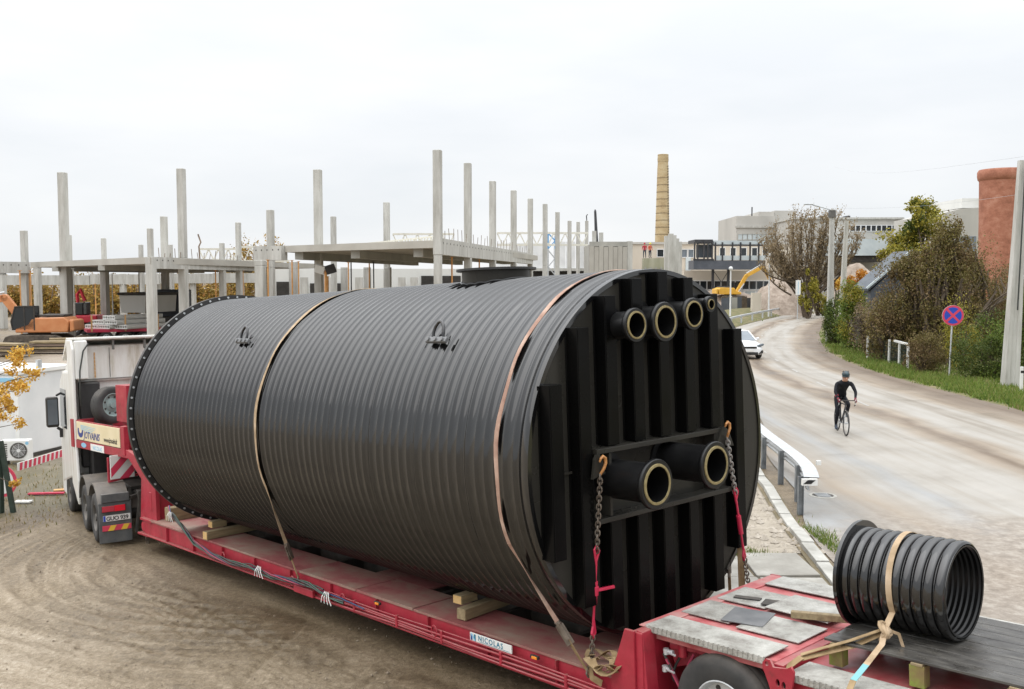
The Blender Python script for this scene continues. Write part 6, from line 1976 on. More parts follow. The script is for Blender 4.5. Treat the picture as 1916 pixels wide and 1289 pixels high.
def grow(mb, p, d, L, r_, lvl, rg, up=.25, spread=.5, nchild=(2, 4), sides=(6, 5, 4, 3, 3), tips=None, keep=.72):
    n = 3
    pts = [Vector(p)]; dd = Vector(d).normalized()
    for k in range(n):
        dd = (dd + Vector((rg.gauss(0, .12), rg.gauss(0, .12), up * .25 + rg.gauss(0, .06)))).normalized()
        pts.append(pts[-1] + dd * (L / n))
    mb.tube(pts, [r_ * (1 - .45 * k / n) for k in range(n + 1)], sides[min(lvl, 4)], caps=False)
    if tips is not None and lvl <= 2:
        tips.extend(pts[1:])
    if lvl <= 0: return
    for c in range(rg.randint(*nchild)):
        t = rg.uniform(.35, 1.0)
        q = pts[min(n, int(t * n) + (1 if t > .99 else 0))]
        a = Vector((rg.gauss(0, 1), rg.gauss(0, 1), rg.gauss(0, .4)))
        a = (a - dd * a.dot(dd)).normalized()
        nd = (dd + a * spread * rg.uniform(.5, 1.3) + Vector((0, 0, up))).normalized()
        grow(mb, q, nd, L * keep * rg.uniform(.75, 1.1), r_ * .58, lvl - 1, rg, up, spread, nchild, sides, tips, keep)


grow(mb, (0, 0, 0), (0.25, 0, 1), 3.2, 0.12, 4, rg, .15, .6)
grow(mb, (0.4, 0, 0), (0.5, 0, 1), 4.2, 0.10, 3, rg, .05, .5)
mb.build('branches', M['bark'], bt)
# big brown upright-branched tree beyond the bend
b_ = at(1510, 578, 112)
bw_ = thing('pollard_tree', 'broad leafless brown tree with upright shoots beyond the bend', 'tree', Matrix.Translation((b_.x, b_.y, 0)), group=GB)
k_ = 112 / F
rg = random.Random(21)
mb = MB(); tips = []
base = Vector((0, 0, 0))
limbs_px = [(-78, 452), (-66, 470), (-60, 430), (-42, 420), (-20, 408), (-4, 404), (12, 404), (30, 408), (48, 412), (64, 425), (80, 440), (-84, 490), (86, 455), (-30, 440), (24, 430), (58, 455), (-48, 465)]
mt = MB()
for (dx, py) in ((0, 500), (-24, 505), (22, 505)):
    mb.tube([base + Vector((dx * .1 * k_, 0, 0)), Vector((dx * .55 * k_, 0, (545 - 535) * k_ + 2.2)), Vector((dx * k_, 0, (HOR - py) * k_ + CAMZ))], [0.34, 0.28, 0.17], 7)
for (dx, py) in limbs_px:
    for rep in range(3):
        top = Vector(((dx + rg.uniform(-9, 9)) * k_, rg.uniform(-2.2, 2.2), (HOR - py + rg.uniform(-18, 4)) * k_ + CAMZ))
        st = Vector((dx * .30 * k_ + rg.uniform(-.5, .5), rg.uniform(-.4, .4), rg.uniform(2.6, 4.2)))
        mid = st.lerp(top, .5) + Vector((dx * .14 * k_, 0, -0.4))
        pts = []
        for q in range(7):
            t = q / 6
            pts.append(st * (1 - t) ** 2 + mid * 2 * t * (1 - t) + top * t * t)
        mb.tube(pts, [0.11 * (1 - .85 * q / 6) + .012 for q in range(7)], 5, caps=False)
        for q in range(1, 7):
            for z in range(6):
                L = rg.uniform(.6, 1.9)
                d = Vector((rg.gauss(0, .36), rg.gauss(0, .36), 1)).normalized()
                e = pts[q] + d * L
                mt.tube([pts[q], pts[q].lerp(e, .5) + Vector((rg.gauss(0, .08), rg.gauss(0, .08), 0)), e], [.032, .022, .010], 3, caps=False)
                tips.append(e); tips.append(pts[q].lerp(e, .6)); tips.append(pts[q].lerp(e, .3))
mb.build('trunk', M['bark'], bw_)
mt.build('shoots', M['bark_brown'], bw_)
r = np.random.default_rng(8)
tp_ = np.array([tuple(p) for p in tips]); tp_ = np.concatenate([tp_, tp_[: len(tp_) // 2]])
leaf_cloud('dry_leaves', tp_ + r.normal(0, .16, tp_.shape), 0.26, L_TAN, bw_, 9)
bush('golden_shrub', 'yellow shrub under the broad brown tree', 1512, 580, 40, 508, 108, L_YGREEN, 1800, 0.28, 31, group=GB)
bush('golden_shrub', 'golden shrub between lamp post and slim pole', 1568, 560, 22, 505, 118, L_YELLOW, 900, 0.3, 32, group=GB)
bush('orange_shrub', 'orange leaved bush right of the slim pole', 1603, 560, 46, 502, 112, L_ORANGE, 2200, 0.3, 33, group=GB)
bush('olive_tree', 'mixed scrub along the far outer bank', 1535, 588, 60, 520, 118, L_YGREEN, 2200, 0.3, 34, group=GB, hollow=.3)

# autumn wood behind the building site: one mass
r = np.random.default_rng(12)
cs = []
for i in range(110):
    x = -92 + 63 * (i + r.random()) / 110; yy = 120 + r.uniform(-5, 8)
    h_ = r.uniform(3.6, 5.0)
    if -36 < x < -29.5: h_ = r.uniform(7.0, 9.2)
    cs.append((x, yy, h_))
P = np.concatenate([clump_pts(r, (x, yy, h_ * .47), (r.uniform(1.0, 1.9), 1.6, h_ * .52), 1000, k=12, hollow=.2, rough=.45) for (x, yy, h_) in cs])
P = P[P[:, 2] > 0]
wd_ = leaf_cloud('woodland', P, 0.34, L_WOODS, None, 12)
tag(wd_, 'autumn wood in yellow and brown behind the building site', 'wood', kind='stuff')
mb = MB()
for (x, yy, h_) in cs: mb.cyl((x, yy, 0), (x + r.uniform(-.6, .6), yy, h_ * .9), 0.16, 0.05, n=5)
o = mb.build('woodland_trunks', M['twig'], wd_, kind='stuff')

# ================================================================== LEFT FOREGROUND: cabin, maple, barrier board
gz = lambda x, y: g(x, y)
cb = thing('site_cabin', 'white site cabin at the left edge with an air conditioner', 'cabin', Matrix.Translation((-15.1, 29.3, gz(-15.1, 29.3))) @ Matrix.Rotation(R(-14), 4, 'Z'))
mb = MB(); mb.box(-6.0, 0, 0, 2.4, 0.12, 2.62); mb.build('body', M['white_wall'], cb, bevel=0.03)
mb = MB(); mb.box(-6.04, 0.05, -0.05, 2.45, 2.62, 2.76); mb.build('roof', M['white'], cb, bevel=0.02)
for xx in (-0.05, -1.25, -2.45, -3.65):
    mb = MB(); mb.box(xx - 0.10, xx + 0.04, -0.035, -0.002, 0.12, 2.60); mb.build('corner_trim', M['white'], cb)
mb = MB(); mb.box(-6.0, 0.0, -0.030, -0.003, 2.40, 2.52); mb.build('blue_band', M['skyblue'], cb)
mb = MB(); mb.box(-6.0, 0.0, 0.05, 2.35, 0.0, 0.118); mb.build('base', M['chassis'], cb)
mb = MB(); mb.box(-0.05, 0.02, 0.8, 1.0, 2.76, 3.02); mb.build('roof_vent', M['steel'], cb)
ac = thing('air_conditioner', 'white air conditioning unit standing at the cabin corner', 'air conditioner', Matrix.Translation((-14.95, 28.75, gz(-14.9, 28.7) + 0.12)) @ Matrix.Rotation(R(8), 4, 'Z'))
mb = MB(); mb.box(-0.42, 0.42, -0.17, 0.17, 0.0, 0.62); ab = mb.build('casing', M['white'], ac, bevel=0.025)
cx_ = 0.12
mb = MB(); mb.lathe([(0.245, -0.172), (0.245, -0.185), (0.225, -0.185), (0.225, -0.172)], (cx_, 0, 0.31), (0, 1, 0), 28, closed=True); mb.build('fan_ring', M['guard'], ac)
mb = MB(); mb.lathe([(0.001, -0.1725), (0.224, -0.1725)], (cx_, 0, 0.31), (0, 1, 0), 28); mb.build('fan_recess', M['guard'], ac)
mb = MB()
for rr_ in (0.06, 0.10, 0.14, 0.18): mb.tube([(cx_ + rr_ * math.cos(t), -0.182, 0.31 + rr_ * math.sin(t)) for t in np.linspace(0, 2 * math.pi, 20)[:-1]], 0.005, 4, closed=True)
for k in range(8):
    t = k * math.pi / 4; mb.bar((cx_, -0.182, 0.31), (cx_ + .22 * math.cos(t), -0.182, 0.31 + .22 * math.sin(t)), 0.006, 0.006)
mb.cyl((cx_, -0.19, 0.31), (cx_, -0.174, 0.31), 0.05, n=14)
mb.build('fan_guard', M['white_wall'], ac)
for k in range(7):
    mb = MB(); mb.box(-0.38, -0.20, -0.178, -0.171, 0.10 + k * 0.065, 0.135 + k * 0.065); mb.build('louvre', M['guard'], ac)
mb = MB(); mb.prism(circ(0.36, 0.53, 0.05, 12), back_m(0, -0.1715, 0), 0.003); mb.build('badge', M['skyblue'], ac)
for xx in (-0.3, 0.3):
    mb = MB(); mb.box(xx - .03, xx + .03, -0.2, 0.2, -0.12, -0.001); mb.build('foot', M['chassis'], ac)

gp = thing('gate_post', 'dark green weathered post at the left edge of the yard', 'post', Matrix.Translation((-12.25, 23.0, gz(-12.25, 23))))
mb = MB(); mb.tube([(-0.18, 0, -0.1), (-0.16, 0, 0.8), (-0.22, 0, 1.95)], [0.12, 0.11, 0.09], 8); mb.build('post', M['greenpost'], gp, smooth=True)
mb = MB(); mb.bar((0.16, 0.03, -0.1), (-0.10, 0.02, 1.75), 0.10, 0.10); mb.build('brace', M['greenpost'], gp)
rs = thing('round_sign', 'round white sign with red rim half hidden by the green post', 'road sign', Matrix.Translation((-13.12, 24.4, gz(-13.12, 24.4) + .05)))
mb = MB(); mb.prism(circ(0, 0.42, 0.42, 28), back_m(0, 0, 0), 0.02); mb.build('rim', M['signred'], rs)
mb = MB(); mb.prism(circ(0, 0.42, 0.34, 28), back_m(0, -0.021, 0), 0.004); mb.build('face', M['white'], rs)
mb = MB(); mb.cyl((0, 0.03, -0.2), (0, 0.03, 0.8), 0.03, n=8); mb.build('stake', M['steel'], rs)
# red and white barrier board on a pine stake
va = Vector((-12.62, 24.3, 0)); va.z = gz(va.x, va.y) + 0.86
vb = Vector((-11.95, 26.2, 0)); vb.z = gz(vb.x, vb.y) + 1.0
bb = thing('barrier_board', 'red and white striped board from the green post to a pine stake', 'barrier', Matrix.Identity(4), tuple(va))
mb = MB(); mb.bar(va, vb, 0.03, 0.20); mb.build('board', M['white'], bb)
d = (vb - va); L = d.length; d.normalize(); sd = d.cross(Vector((0, 0, 1))).normalized(); up = sd.cross(d)
bmx = Matrix(((d.x, up.x, sd.x, va.x), (d.y, up.y, sd.y, va.y), (d.z, up.z, sd.z, va.z), (0, 0, 0, 1)))
n = 13
for k in range(n):
    mb = MB(); x0 = 0.03 + k * (L - .1) / n
    mb.prism([(x0, -.095), (x0 + .085, -.095), (x0 + .125, .095), (x0 + .04, .095)], Matrix.Translation(sd * 0.0155) @ bmx, 0.003); mb.build('stripe', M['signred'], bb)
wp_ = thing('pine_stake', 'pale pine stake holding the striped board by the truck', 'post', Matrix.Translation((-11.92, 26.28, gz(-11.92, 26.28))))
mb = MB(); mb.box(-.075, .075, -.03, .03, -0.05, 1.42); mb.build('stake', M['plank_pine'], wp_)
mb = MB(); mb.bar((0.05, -0.2, 0.0), (-0.05, 0.03, 0.62), 0.06, 0.05); mb.build('brace', M['plank_pine'], wp_)
pk = thing('pine_board', 'pale pine board lying at the foot of the stake', 'board', Matrix.Translation((-11.75, 25.5, gz(-11.75, 25.5) + .015)) @ Matrix.Rotation(R(25), 4, 'Z'))
mb = MB(); mb.box(-.5, .4, -.09, .09, 0, 0.035); mb.build('board', M['plank_pine'], pk)
rb = thing('red_board', 'thin red plank lying in the dry grass by the cabin', 'board', Matrix.Translation((-12.2, 24.9, gz(-12.2, 24.9) + .03)) @ Matrix.Rotation(R(6), 4, 'Z'))
mb = MB(); mb.box(-.45, .45, -.07, .07, 0, 0.035); mb.build('board', M['tensred'], rb)
wsn = thing('white_tile', 'small white slab lying behind the green post', 'slab', Matrix.Translation((-12.35, 24.0, gz(-12.35, 24.0) + .02)))
mb = MB(); mb.box(-.2, .2, -.1, .1, 0, 0.04); mb.build('tile', M['white'], wsn)
# young maple: stem outside the frame, yellow sprays in view
mp0 = Vector((-12.9, 22.6, 0)); mp0.z = gz(mp0.x, mp0.y)
mpl = thing('young_maple', 'young tree with golden yellow leaves at the left edge', 'tree', Matrix.Translation(mp0))
sprays = [(38, 655, 14), (32, 690, 18), (30, 675, 14), (64, 702, 15), (22, 722, 22), (42, 728, 14), (8, 745, 16), (20, 758, 14), (6, 780, 14), (36, 792, 12), (14, 765, 12), (-10, 735, 18), (-16, 770, 16), (26, 905, 10), (30, 640 + 30, 12)]
P = []
mb = MB(); rg = random.Random(3); r = np.random.default_rng(3)
stem = [Vector((-0.1, 0, 0)), Vector((-0.2, 0, 1.4)), Vector((-0.1, 0.1, 2.6)), Vector((0.3, 0.1, 3.9))]
mb.tube(stem, [0.05, 0.042, 0.03, 0.012], 7)
for (px, py, rad) in sprays:
    c = at(px, py, 22.6 + rg.uniform(-.6, .6)) - mp0
    rr_ = rad / F * 22.6
    st = stem[0].lerp(stem[3], max(0.25, min(0.95, (c.z - 0.5) / 4)))
    mb.tube([st, st.lerp(c, .55) + Vector((0, 0, .12)), c], [.016, .011, .006], 5)
    P.append(clump_pts(r, tuple(c), (rr_, rr_, rr_ * .8), int(rad * 10), k=6, hollow=.2, rough=.55))
leaf_cloud('foliage', np.concatenate(P), 0.085, L_YELLOW, mpl, 3)
mb.build('stem', M['bark'], mpl, smooth=True)

# ================================================================== BUILDING SITE: precast concrete frames
def col_box(parent, px, d, ztop, w, z0=0.0, w2=None, zs=None, ang=0.18, m='conc', ytilt=0.0):
    b = at(px, 600, d); w *= .93; w2 = w2 * .93 if w2 else w2
    mb = MB()
    Rm = Matrix.Translation((b.x, b.y, 0)) @ Matrix.Rotation(-ang, 4, 'Z')
    if w2:
        mb.box(-w / 2, w / 2, -w / 2, w / 2, z0, zs, 0, Rm)
        mb.box(-w2 / 2, w2 / 2, -w2 / 2, w2 / 2, zs + .001, ztop, 0, Rm)
    else:
        mb.box(-w / 2, w / 2, -w / 2, w / 2, z0, ztop, 0, Rm)
    return mb.build('column', M[m], parent, bevel=0.03)


def zt(py, d): return (HOR - py) * d / F + CAMZ


def beam_(parent, a, b, z0, z1, wd=0.45, name='beam', m='conc', holes=0):
    a, b = Vector((a[0], a[1], 0)), Vector((b[0], b[1], 0))
    mb = MB(); mb.bar(a + Vector((0, 0, (z0 + z1) / 2)), b + Vector((0, 0, (z0 + z1) / 2)), wd, z1 - z0)
    o = mb.build(name, M[m], parent)
    if holes:
        d = (b - a).normalized(); n = Vector((d.y, -d.x, 0))
        mb = MB()
        for k in range(holes):
            p = a.lerp(b, (k + .5) / holes) + Vector((0, 0, z0 + (z1 - z0) * .72))
            for s_ in (-1, 1):
                q = p + n * s_ * (wd / 2 + 0.002)
                mb.cyl(q - n * s_ * .02, q + n * s_ * .008, 0.05, n=6)
        mb.build('tie_holes', M['darkopen'], o, kind='stuff')
    return o


def slab_(parent, poly, z0, z1, name='floor_slab'):
    mb = MB(); mb.prism([(p[0], p[1]) for p in poly], Matrix.Translation((0, 0, z0)), z1 - z0)
    return mb.build(name, M['conc_slab'], parent)


def prop(parent, px, d, z1, w=0.11, m='prop'):
    b = at(px, 600, d); mb = MB()
    mb.cyl((b.x, b.y, 0), (b.x, b.y, z1 * .55), w / 2 * 1.2, n=8); mb.cyl((b.x, b.y, z1 * .55), (b.x, b.y, z1), w / 2 * .8, n=8)
    mb.box(b.x - .1, b.x + .1, b.y - .1, b.y + .1, z1 - .03, z1)
    return mb.build('prop', M[m], parent)


W_ = lambda px, d: (at(px, 600, d).x, d)
fr = thing('unfinished_building', 'pale precast concrete frame at the left with slab on columns', 'building', Matrix.Identity(4), (-22, 60, 0))
# left frame
ZA1, ZA0 = 5.68, 5.0
col_box(fr, 285, 56, zt(428, 56), 0.50, w2=0.30, zs=ZA1)
for px, top, w1, w2 in ((345, 318, .50, .46), (418, 455, .40, .30), (449, 417, .40, .34)):
    d = 32.17 / (.2 - (px - CX) / F)
    col_box(fr, px, d, zt(top, d), w1, w2=w2, zs=ZA1 + .02)
dl = lambda px: 32.17 / (.2 - (px - CX) / F)
ch = [285, 345, 410, 449, 484]
for a, b in zip(ch[:-1], ch[1:]):
    beam_(fr, W_(a, dl(a)), W_(b, dl(b)), ZA0, ZA1, .45, holes=6)
slab_(fr, [W_(284, 55.7), W_(60, 71.5), (W_(60, 71.5)[0] + 6, 88), (W_(284, 55.7)[0] + 5, 78)], ZA0 + .28, ZA1 - .02)
for k in range(2):
    a = Vector(W_(284, 55.7)).lerp(Vector(W_(60, 71.5)), .35 + .4 * k)
    beam_(fr, a, (a[0] + 4.5, a[1] + 18), ZA0 - .05, ZA0 + .275, .5, m='conc_dark')
for px, d, top, w1, w2 in ((125, 68, 325, .62, .54), (132, 71, 440, .5, .42), (50, 70, 432, .58, .42), (198, 78, 446, .56, .34), (267, 88, 458, .45, .36), (311, 78, 406, .52, .48), (322, 88, 458, .45, .36), (73, 80, 500, .5, .5), (-14, 72, 470, .5, .5), (6, 86, 515, .6, .6)):
    col_box(fr, px, d, zt(top, d), w1, w2=w2, zs=5.3)
beam_(fr, W_(-60, 66.5), W_(56, 70), zt(511, 69), zt(490, 69), .5, holes=8)
# second line of beams further back
beam_(fr, W_(-40, 92), W_(170, 95), zt(533, 94), zt(515, 94), .5)
beam_(fr, W_(171, 95), W_(300, 97), zt(532, 95), zt(513, 95), .5)
beam_(fr, W_(300, 97), W_(400, 99), zt(530, 98), zt(512, 98), .5)
beam_(fr, W_(400, 99), W_(490, 101), zt(529, 100), zt(511, 100), .5)
for px, d in ((72, 93.5), (196, 95.5), (232, 96), (296, 97.5), (362, 98.5), (452, 100), (486, 101)):
    col_box(fr, px, d, zt(512, d), .55)
for px, d, z1 in ((40, 66, 5.0), (57, 70, 4.9), (60, 69, 5), (180, 94, 4), (342, 60, ZA0), (405, 64, ZA0), (456, 67, ZA0), (140, 64, 5.1), (212, 80, 4.9), (262, 76, 5)):
    prop(fr, px, d, z1, m='prop' if px not in (140, 212, 262) else 'conc_dark')

# right frame
fr2 = thing('unfinished_building', 'taller concrete frame in the middle with columns marching away', 'building', Matrix.Identity(4), (-4, 60, 0))
ZB1, ZB0 = 6.58, 5.70
dr = lambda px: 13.55 / (.184 - (px - CX) / F)
cols = [820, 876, 922, 961, 992, 1019.5, 1042.5, 1065, 1081, 1097]
tops = [284, 308, 341, 358, 373, 383, 398, 414, 416, 404]
for px, tp1 in zip(cols, tops):
    d = dr(px)
    col_box(fr2, px, d, zt(tp1, d) if px < 1095 else zt(414, d), .46 if px > 820 else .42, w2=.47 if px == 820 else .45, zs=ZB0 - .02)
for a, b in zip(cols[:4], cols[1:5]):
    beam_(fr2, W_(a, dr(a)), W_(b, dr(b)), ZB0, ZB1, .4, holes=9)
mb = MB()
q = at(1097, 600, dr(1097))
mb.tube([(q.x, q.y, zt(414, dr(1097))), (q.x - .05, q.y, zt(405, dr(1097))), (q.x + .1, q.y, zt(402, dr(1097)))], .07, 5); mb.build('rebar_hook', M['darksteel'], fr2)
slab_(fr2, [W_(817, 51.8), W_(535, 60.0), (W_(535, 60)[0] + 5.6, 88), (W_(817, 51.8)[0] + 6.3, 84)], ZB0 + .36, ZB1 - .12)
beam_(fr2, W_(534, 60.0), W_(482, 61.5), zt(487, 60), zt(460, 60), .5, holes=5)
for k in range(3):
    a = Vector(W_(815, 52.5)).lerp(Vector(W_(537, 60.5)), .1 + .4 * k)
    beam_(fr2, a, (a[0] + 4.8, a[1] + 24), ZB0 - .1, ZB0 + .355, .55, m='conc_dark')
for px, d, top, w1, w2 in ((489, 58.5, 487, .58, .58), (598, 62.5, 320, .52, .50), (509, 66, 394, .46, .46), (626, 86, 406, .46, .46), (725, 82, 380, .54, .5), (645, 80, 500, .5, .5), (688, 80, 500, .55, .55), (727, 80, 500, .5, .5), (551, 72, 490, .6, .6)):
    col_box(fr2, px, d, zt(top, d), w1, w2=w2, zs=5.2)
for px, d, z1, m in ((503, 60, 5.6, 'prop'), (548, 66, 5.7, 'prop'), (560, 70, 5.7, 'prop'), (602, 64, 5.7, 'prop'), (614, 66, 4.6, 'prop'), (653, 74, 5.7, 'prop'), (692, 74, 5.7, 'prop'), (846, 57, 5.7, 'prop'), (897, 64, 5.7, 'prop'), (658, 72, 5.7, 'darksteel'), (700, 72, 5.7, 'darksteel')):
    prop(fr2, px, d, z1, .18 if px == 614 else .12, m)
# guard railing of pale timber along the deck edge
rl = MB()
a, b = Vector((*W_(640, 84), ZB1)), Vector((*W_(812, 66), ZB1))
for k in range(40):
    p = a.lerp(b, k / 39); rl.box(p.x - .05, p.x + .05, p.y - .03, p.y + .03, ZB1 - .1, ZB1 + .75)
for z in (.1, .45, .72): rl.bar(a + Vector((0, 0, z)), b + Vector((0, 0, z)), .04, .10)
rl.build('guard_rail', M['truss'], fr2, kind='stuff')
mb = MB(); q = at(605, 505, 60)
fl2 = thing('floodlight', 'pair of site floodlights on an orange post under the slab', 'floodlight', Matrix.Identity(4), tuple(q))
for s_, m in ((-0.22, 'white_panel'), (0.45, 'darksteel')):
    mb = MB(); mb.cbox(q + Vector((s_, 0, 0.05)), (.62, .2, .55), 0, Matrix.Rotation(.3 * (1 if s_ < 0 else -1), 4, 'Y') @ Matrix.Rotation(.4, 4, 'X')); mb.build('lamp_head', M[m], fl2, bevel=.03)
mb = MB(); mb.cyl(q + Vector((.12, .1, 0)), q + Vector((.12, .1, -3.3)), .09, n=8); mb.build('post', M['prop'], fl2)

rb3 = MB(); rgx = random.Random(6)
for a, b in zip(cols[:4], cols[1:5]):
    A_, B_ = Vector((*W_(a, dr(a)), ZB1)), Vector((*W_(b, dr(b)), ZB1))
    for k in range(7):
        p = A_.lerp(B_, (k + .5) / 7); rb3.tube([p, p + Vector((rgx.uniform(-.05, .05), 0, rgx.uniform(.35, .8)))], .022, 4)
rb3.build('starter_bars', M['twig'], fr2, kind='stuff')
rb3 = MB()
for a, b in zip(ch[:-1], ch[1:]):
    A_, B_ = Vector((*W_(a, dl(a)), ZA1)), Vector((*W_(b, dl(b)), ZA1))
    for k in range(6):
        p = A_.lerp(B_, (k + .5) / 6); rb3.tube([p, p + Vector((rgx.uniform(-.06, .06), 0, rgx.uniform(.25, .6)))], .022, 4)
q = at(374, 486, 72)
rb3.tube([q, q + Vector((-.05, 0, 1.0)), q + Vector((.1, 0, 1.3)), q + Vector((-.1, 0, 1.9))], .06, 5)
rb3.build('starter_bars', M['twig'], fr, kind='stuff')
tst = None
for i, (px, d) in enumerate(((12, 55), (95, 57), (128, 60))):
    b = at(px, 645, d)
    t_ = thing('timber_stack', ['stack of dark planks at the far left of the site', 'stack of planks before the orange excavator', 'stack of planks by the grey column foot'][i], 'timber stack', Matrix.Translation((b.x, d, 0)) @ Matrix.Rotation(R(20 * i - 15), 4, 'Z'), group='plank stacks on the site')
    for k in range(4):
        mb = MB(); mb.box(-1.3 + .08 * k, 1.3 - .05 * k, -.45, .45, .1 + k * .17, .22 + k * .17); mb.build('plank_layer', M[['bark', 'wood', 'twig', 'wood'][k]], t_)
# pale roof trusses behind the frames
tz = thing('roof_truss', 'long cream lattice roof truss seen behind the concrete columns', 'truss', Matrix.Identity(4), (*W_(700, 112), 6))
for (pxa, pxb, yt, yb) in ((372, 445, 466, 486), (445, 540, 462, 488), (735, 850, 438, 462), (930, 1100, 436, 458)):
    a, b = at(pxa, yt, 112), at(pxb, yt, 112)
    hgt = (yb - yt) / F * 112
    dn = Vector((0, 0, -hgt))
    mb = MB(); mb.bar(a, b, .16, .22); mb.bar(a + dn, b + dn, .16, .22); mb.build('chord', M['truss'], tz)
    n = max(4, int((b - a).length / 1.3))
    mb = MB()
    for k in range(n):
        p, q2 = a.lerp(b, k / n), a.lerp(b, (k + 1) / n)
        mb.bar(p, p.lerp(q2, .5) + dn, .10, .13); mb.bar(p.lerp(q2, .5) + dn, q2, .10, .13)
    mb.build('lattice', M['truss'], tz, kind='stuff')
# white sheeted hall behind the marching columns
hall = thing('sheeted_hall', 'white sheeted hall wall behind the right hand columns', 'building', Matrix.Identity(4), (*W_(1040, 128), 0))
for (pa, pb, yt, yb) in ((930, 1027, 455, 503), (1036, 1058, 452, 503), (1060, 1076, 452, 503), (1078, 1100, 452, 503)):
    a, b = at(pa, yt, 128), at(pb, yb, 128)
    mb = MB(); mb.box(a.x, b.x, 128, 128.4, b.z, a.z); mb.build('wall_panel', M['white_wall'], hall)
mb = MB(); a, b = at(905, 503, 128.6), at(1110, 503, 128.6); mb.box(a.x, b.x, 128.5, 129, 0, a.z); mb.build('dark_plinth', M['darkopen'], hall)
mb = MB(); mb.box(a.x, b.x, 127.7, 127.95, zt(507, 128), zt(502, 128)); mb.build('sill', M['conc'], hall)
# low pale hall with dark openings behind the left frames
h2 = thing('site_hall', 'low pale hall with dark openings behind the concrete frames', 'building', Matrix.Identity(4), (*W_(600, 116), 0))
a, b = at(500, 505, 116), at(905, 505, 116)
mb = MB(); mb.box(a.x, b.x, 116, 124, 0, zt(503, 116)); mb.build('wall', M['white_panel'], h2)
for (pa, pb, yt, yb) in ((517, 543, 527, 560), (580, 606, 530, 560), (628, 642, 530, 560), (788, 818, 516, 545), (826, 862, 516, 545)):
    p, q2 = at(pa, yt, 115.9), at(pb, yb, 115.9)
    mb = MB(); mb.box(p.x, q2.x, 115.88, 115.99, q2.z, p.z); mb.build('opening', M['darkopen'], h2)
for px in (570, 616, 672, 752, 775):
    p = at(px, 560, 114); mb = MB(); mb.box(p.x - .4, p.x + .4, 113.6, 114.4, 0, zt(519, 114)); mb.build('pier', M['conc'], h2)
# lattice mast with blue top
q = at(1032, 510, 118); tq = at(1032, 437, 118)
ms = thing('lattice_mast', 'blue and grey lattice mast among the far columns', 'mast', Matrix.Translation((q.x, q.y, 0)))
for (z0, z1, m, nm) in ((0, zt(466, 118), 'steel', 'lower_mast'), (zt(466, 118), zt(437, 118), 'crane_blue', 'upper_mast')):
    mb = MB(); w2_ = .42
    for sx in (-1, 1):
        for sy in (-1, 1): mb.box(sx * w2_ - .06, sx * w2_ + .06, sy * w2_ - .06, sy * w2_ + .06, z0, z1)
    z = z0; s_ = 1
    while z < z1 - .5:
        mb.bar((-w2_ * s_, -w2_, z), (w2_ * s_, -w2_, min(z1, z + 1.0)), .1, .1); mb.bar((-w2_ * s_, w2_, z), (w2_ * s_, w2_, min(z1, z + 1.0)), .1, .1); z += 1.0; s_ = -s_
    mb.build(nm, M[m], ms)

# ================================================================== BACKGROUND BUILDINGS
# concrete core
core = thing('concrete_core', 'grey board marked concrete core left of the chimney', 'building', Matrix.Identity(4), (*W_(1140, 104), 0))
a, b = at(1103, 452, 104), at(1174, 452, 104)
n = 8
for k in range(n):
    x0 = a.x + (b.x - a.x) * k / n; x1 = a.x + (b.x - a.x) * (k + 1) / n
    mb = MB(); mb.box(x0 + .015, x1 - .015, 104, 104.3, 0, a.z - .5 - .25 * (k % 2) * .2); mb.build('wall_panel', M['conc_slab'], core)
mb = MB(); mb.box(a.x, b.x, 104.05, 104.45, a.z - .5, a.z); mb.build('cornice', M['conc_dark'], core)
mb = MB(); c = at(1184, 452, 104); mb.box(b.x + .01, c.x, 104.1, 112, 0, a.z + .05); mb.build('side_wall', M['conc'], core)
mb = MB(); mb.box(a.x, b.x - .02, 104.46, 112, 0, a.z - .3); mb.build('core_body', M['conc_dark'], core)
for px, yt in ((1112, 432), (1125, 435)):
    p = at(px, yt, 105); mb = MB(); mb.box(p.x - .22, p.x + .22, 104.9, 105.3, a.z - .2, p.z); mb.build('stub_column', M['conc'], core)
p = at(1120, 452, 103); t_ = at(1117, 388, 103)
bp_ = thing('drill_mast', 'thin black mast leaning above the concrete core', 'mast', Matrix.Translation((p.x, 106, 0)))
mb = MB(); mb.tube([(0.1, 0, 0), (.05, 0, p.z), (-.12, 0, t_.z - .2), (-.13, 0, t_.z)], [.2, .2, .13, .06], 6); mb.build('mast', M['darksteel'], bp_)
# long beige factory
fc = thing('factory_hall', 'long beige factory with a dark window band behind the excavator', 'building', Matrix.Identity(4), (*W_(1300, 150), 0))
a, b = at(1184, 457, 152), at(1480, 457, 152)
mb = MB(); mb.box(a.x, b.x, 152, 175, 0, a.z); mb.build('wall', M['beige_wall'], fc)
mb = MB(); mb.box(a.x - .3, b.x + .3, 151.8, 175.2, a.z + .001, a.z + .35); mb.build('parapet', M['grey_wall'], fc)
a2, b2_ = at(1280, 506, 140), at(1490, 506, 140)
mb = MB(); mb.box(a2.x, b2_.x, 140, 151.7, 0, a2.z); mb.build('lower_wall', M['beige_wall'], fc)


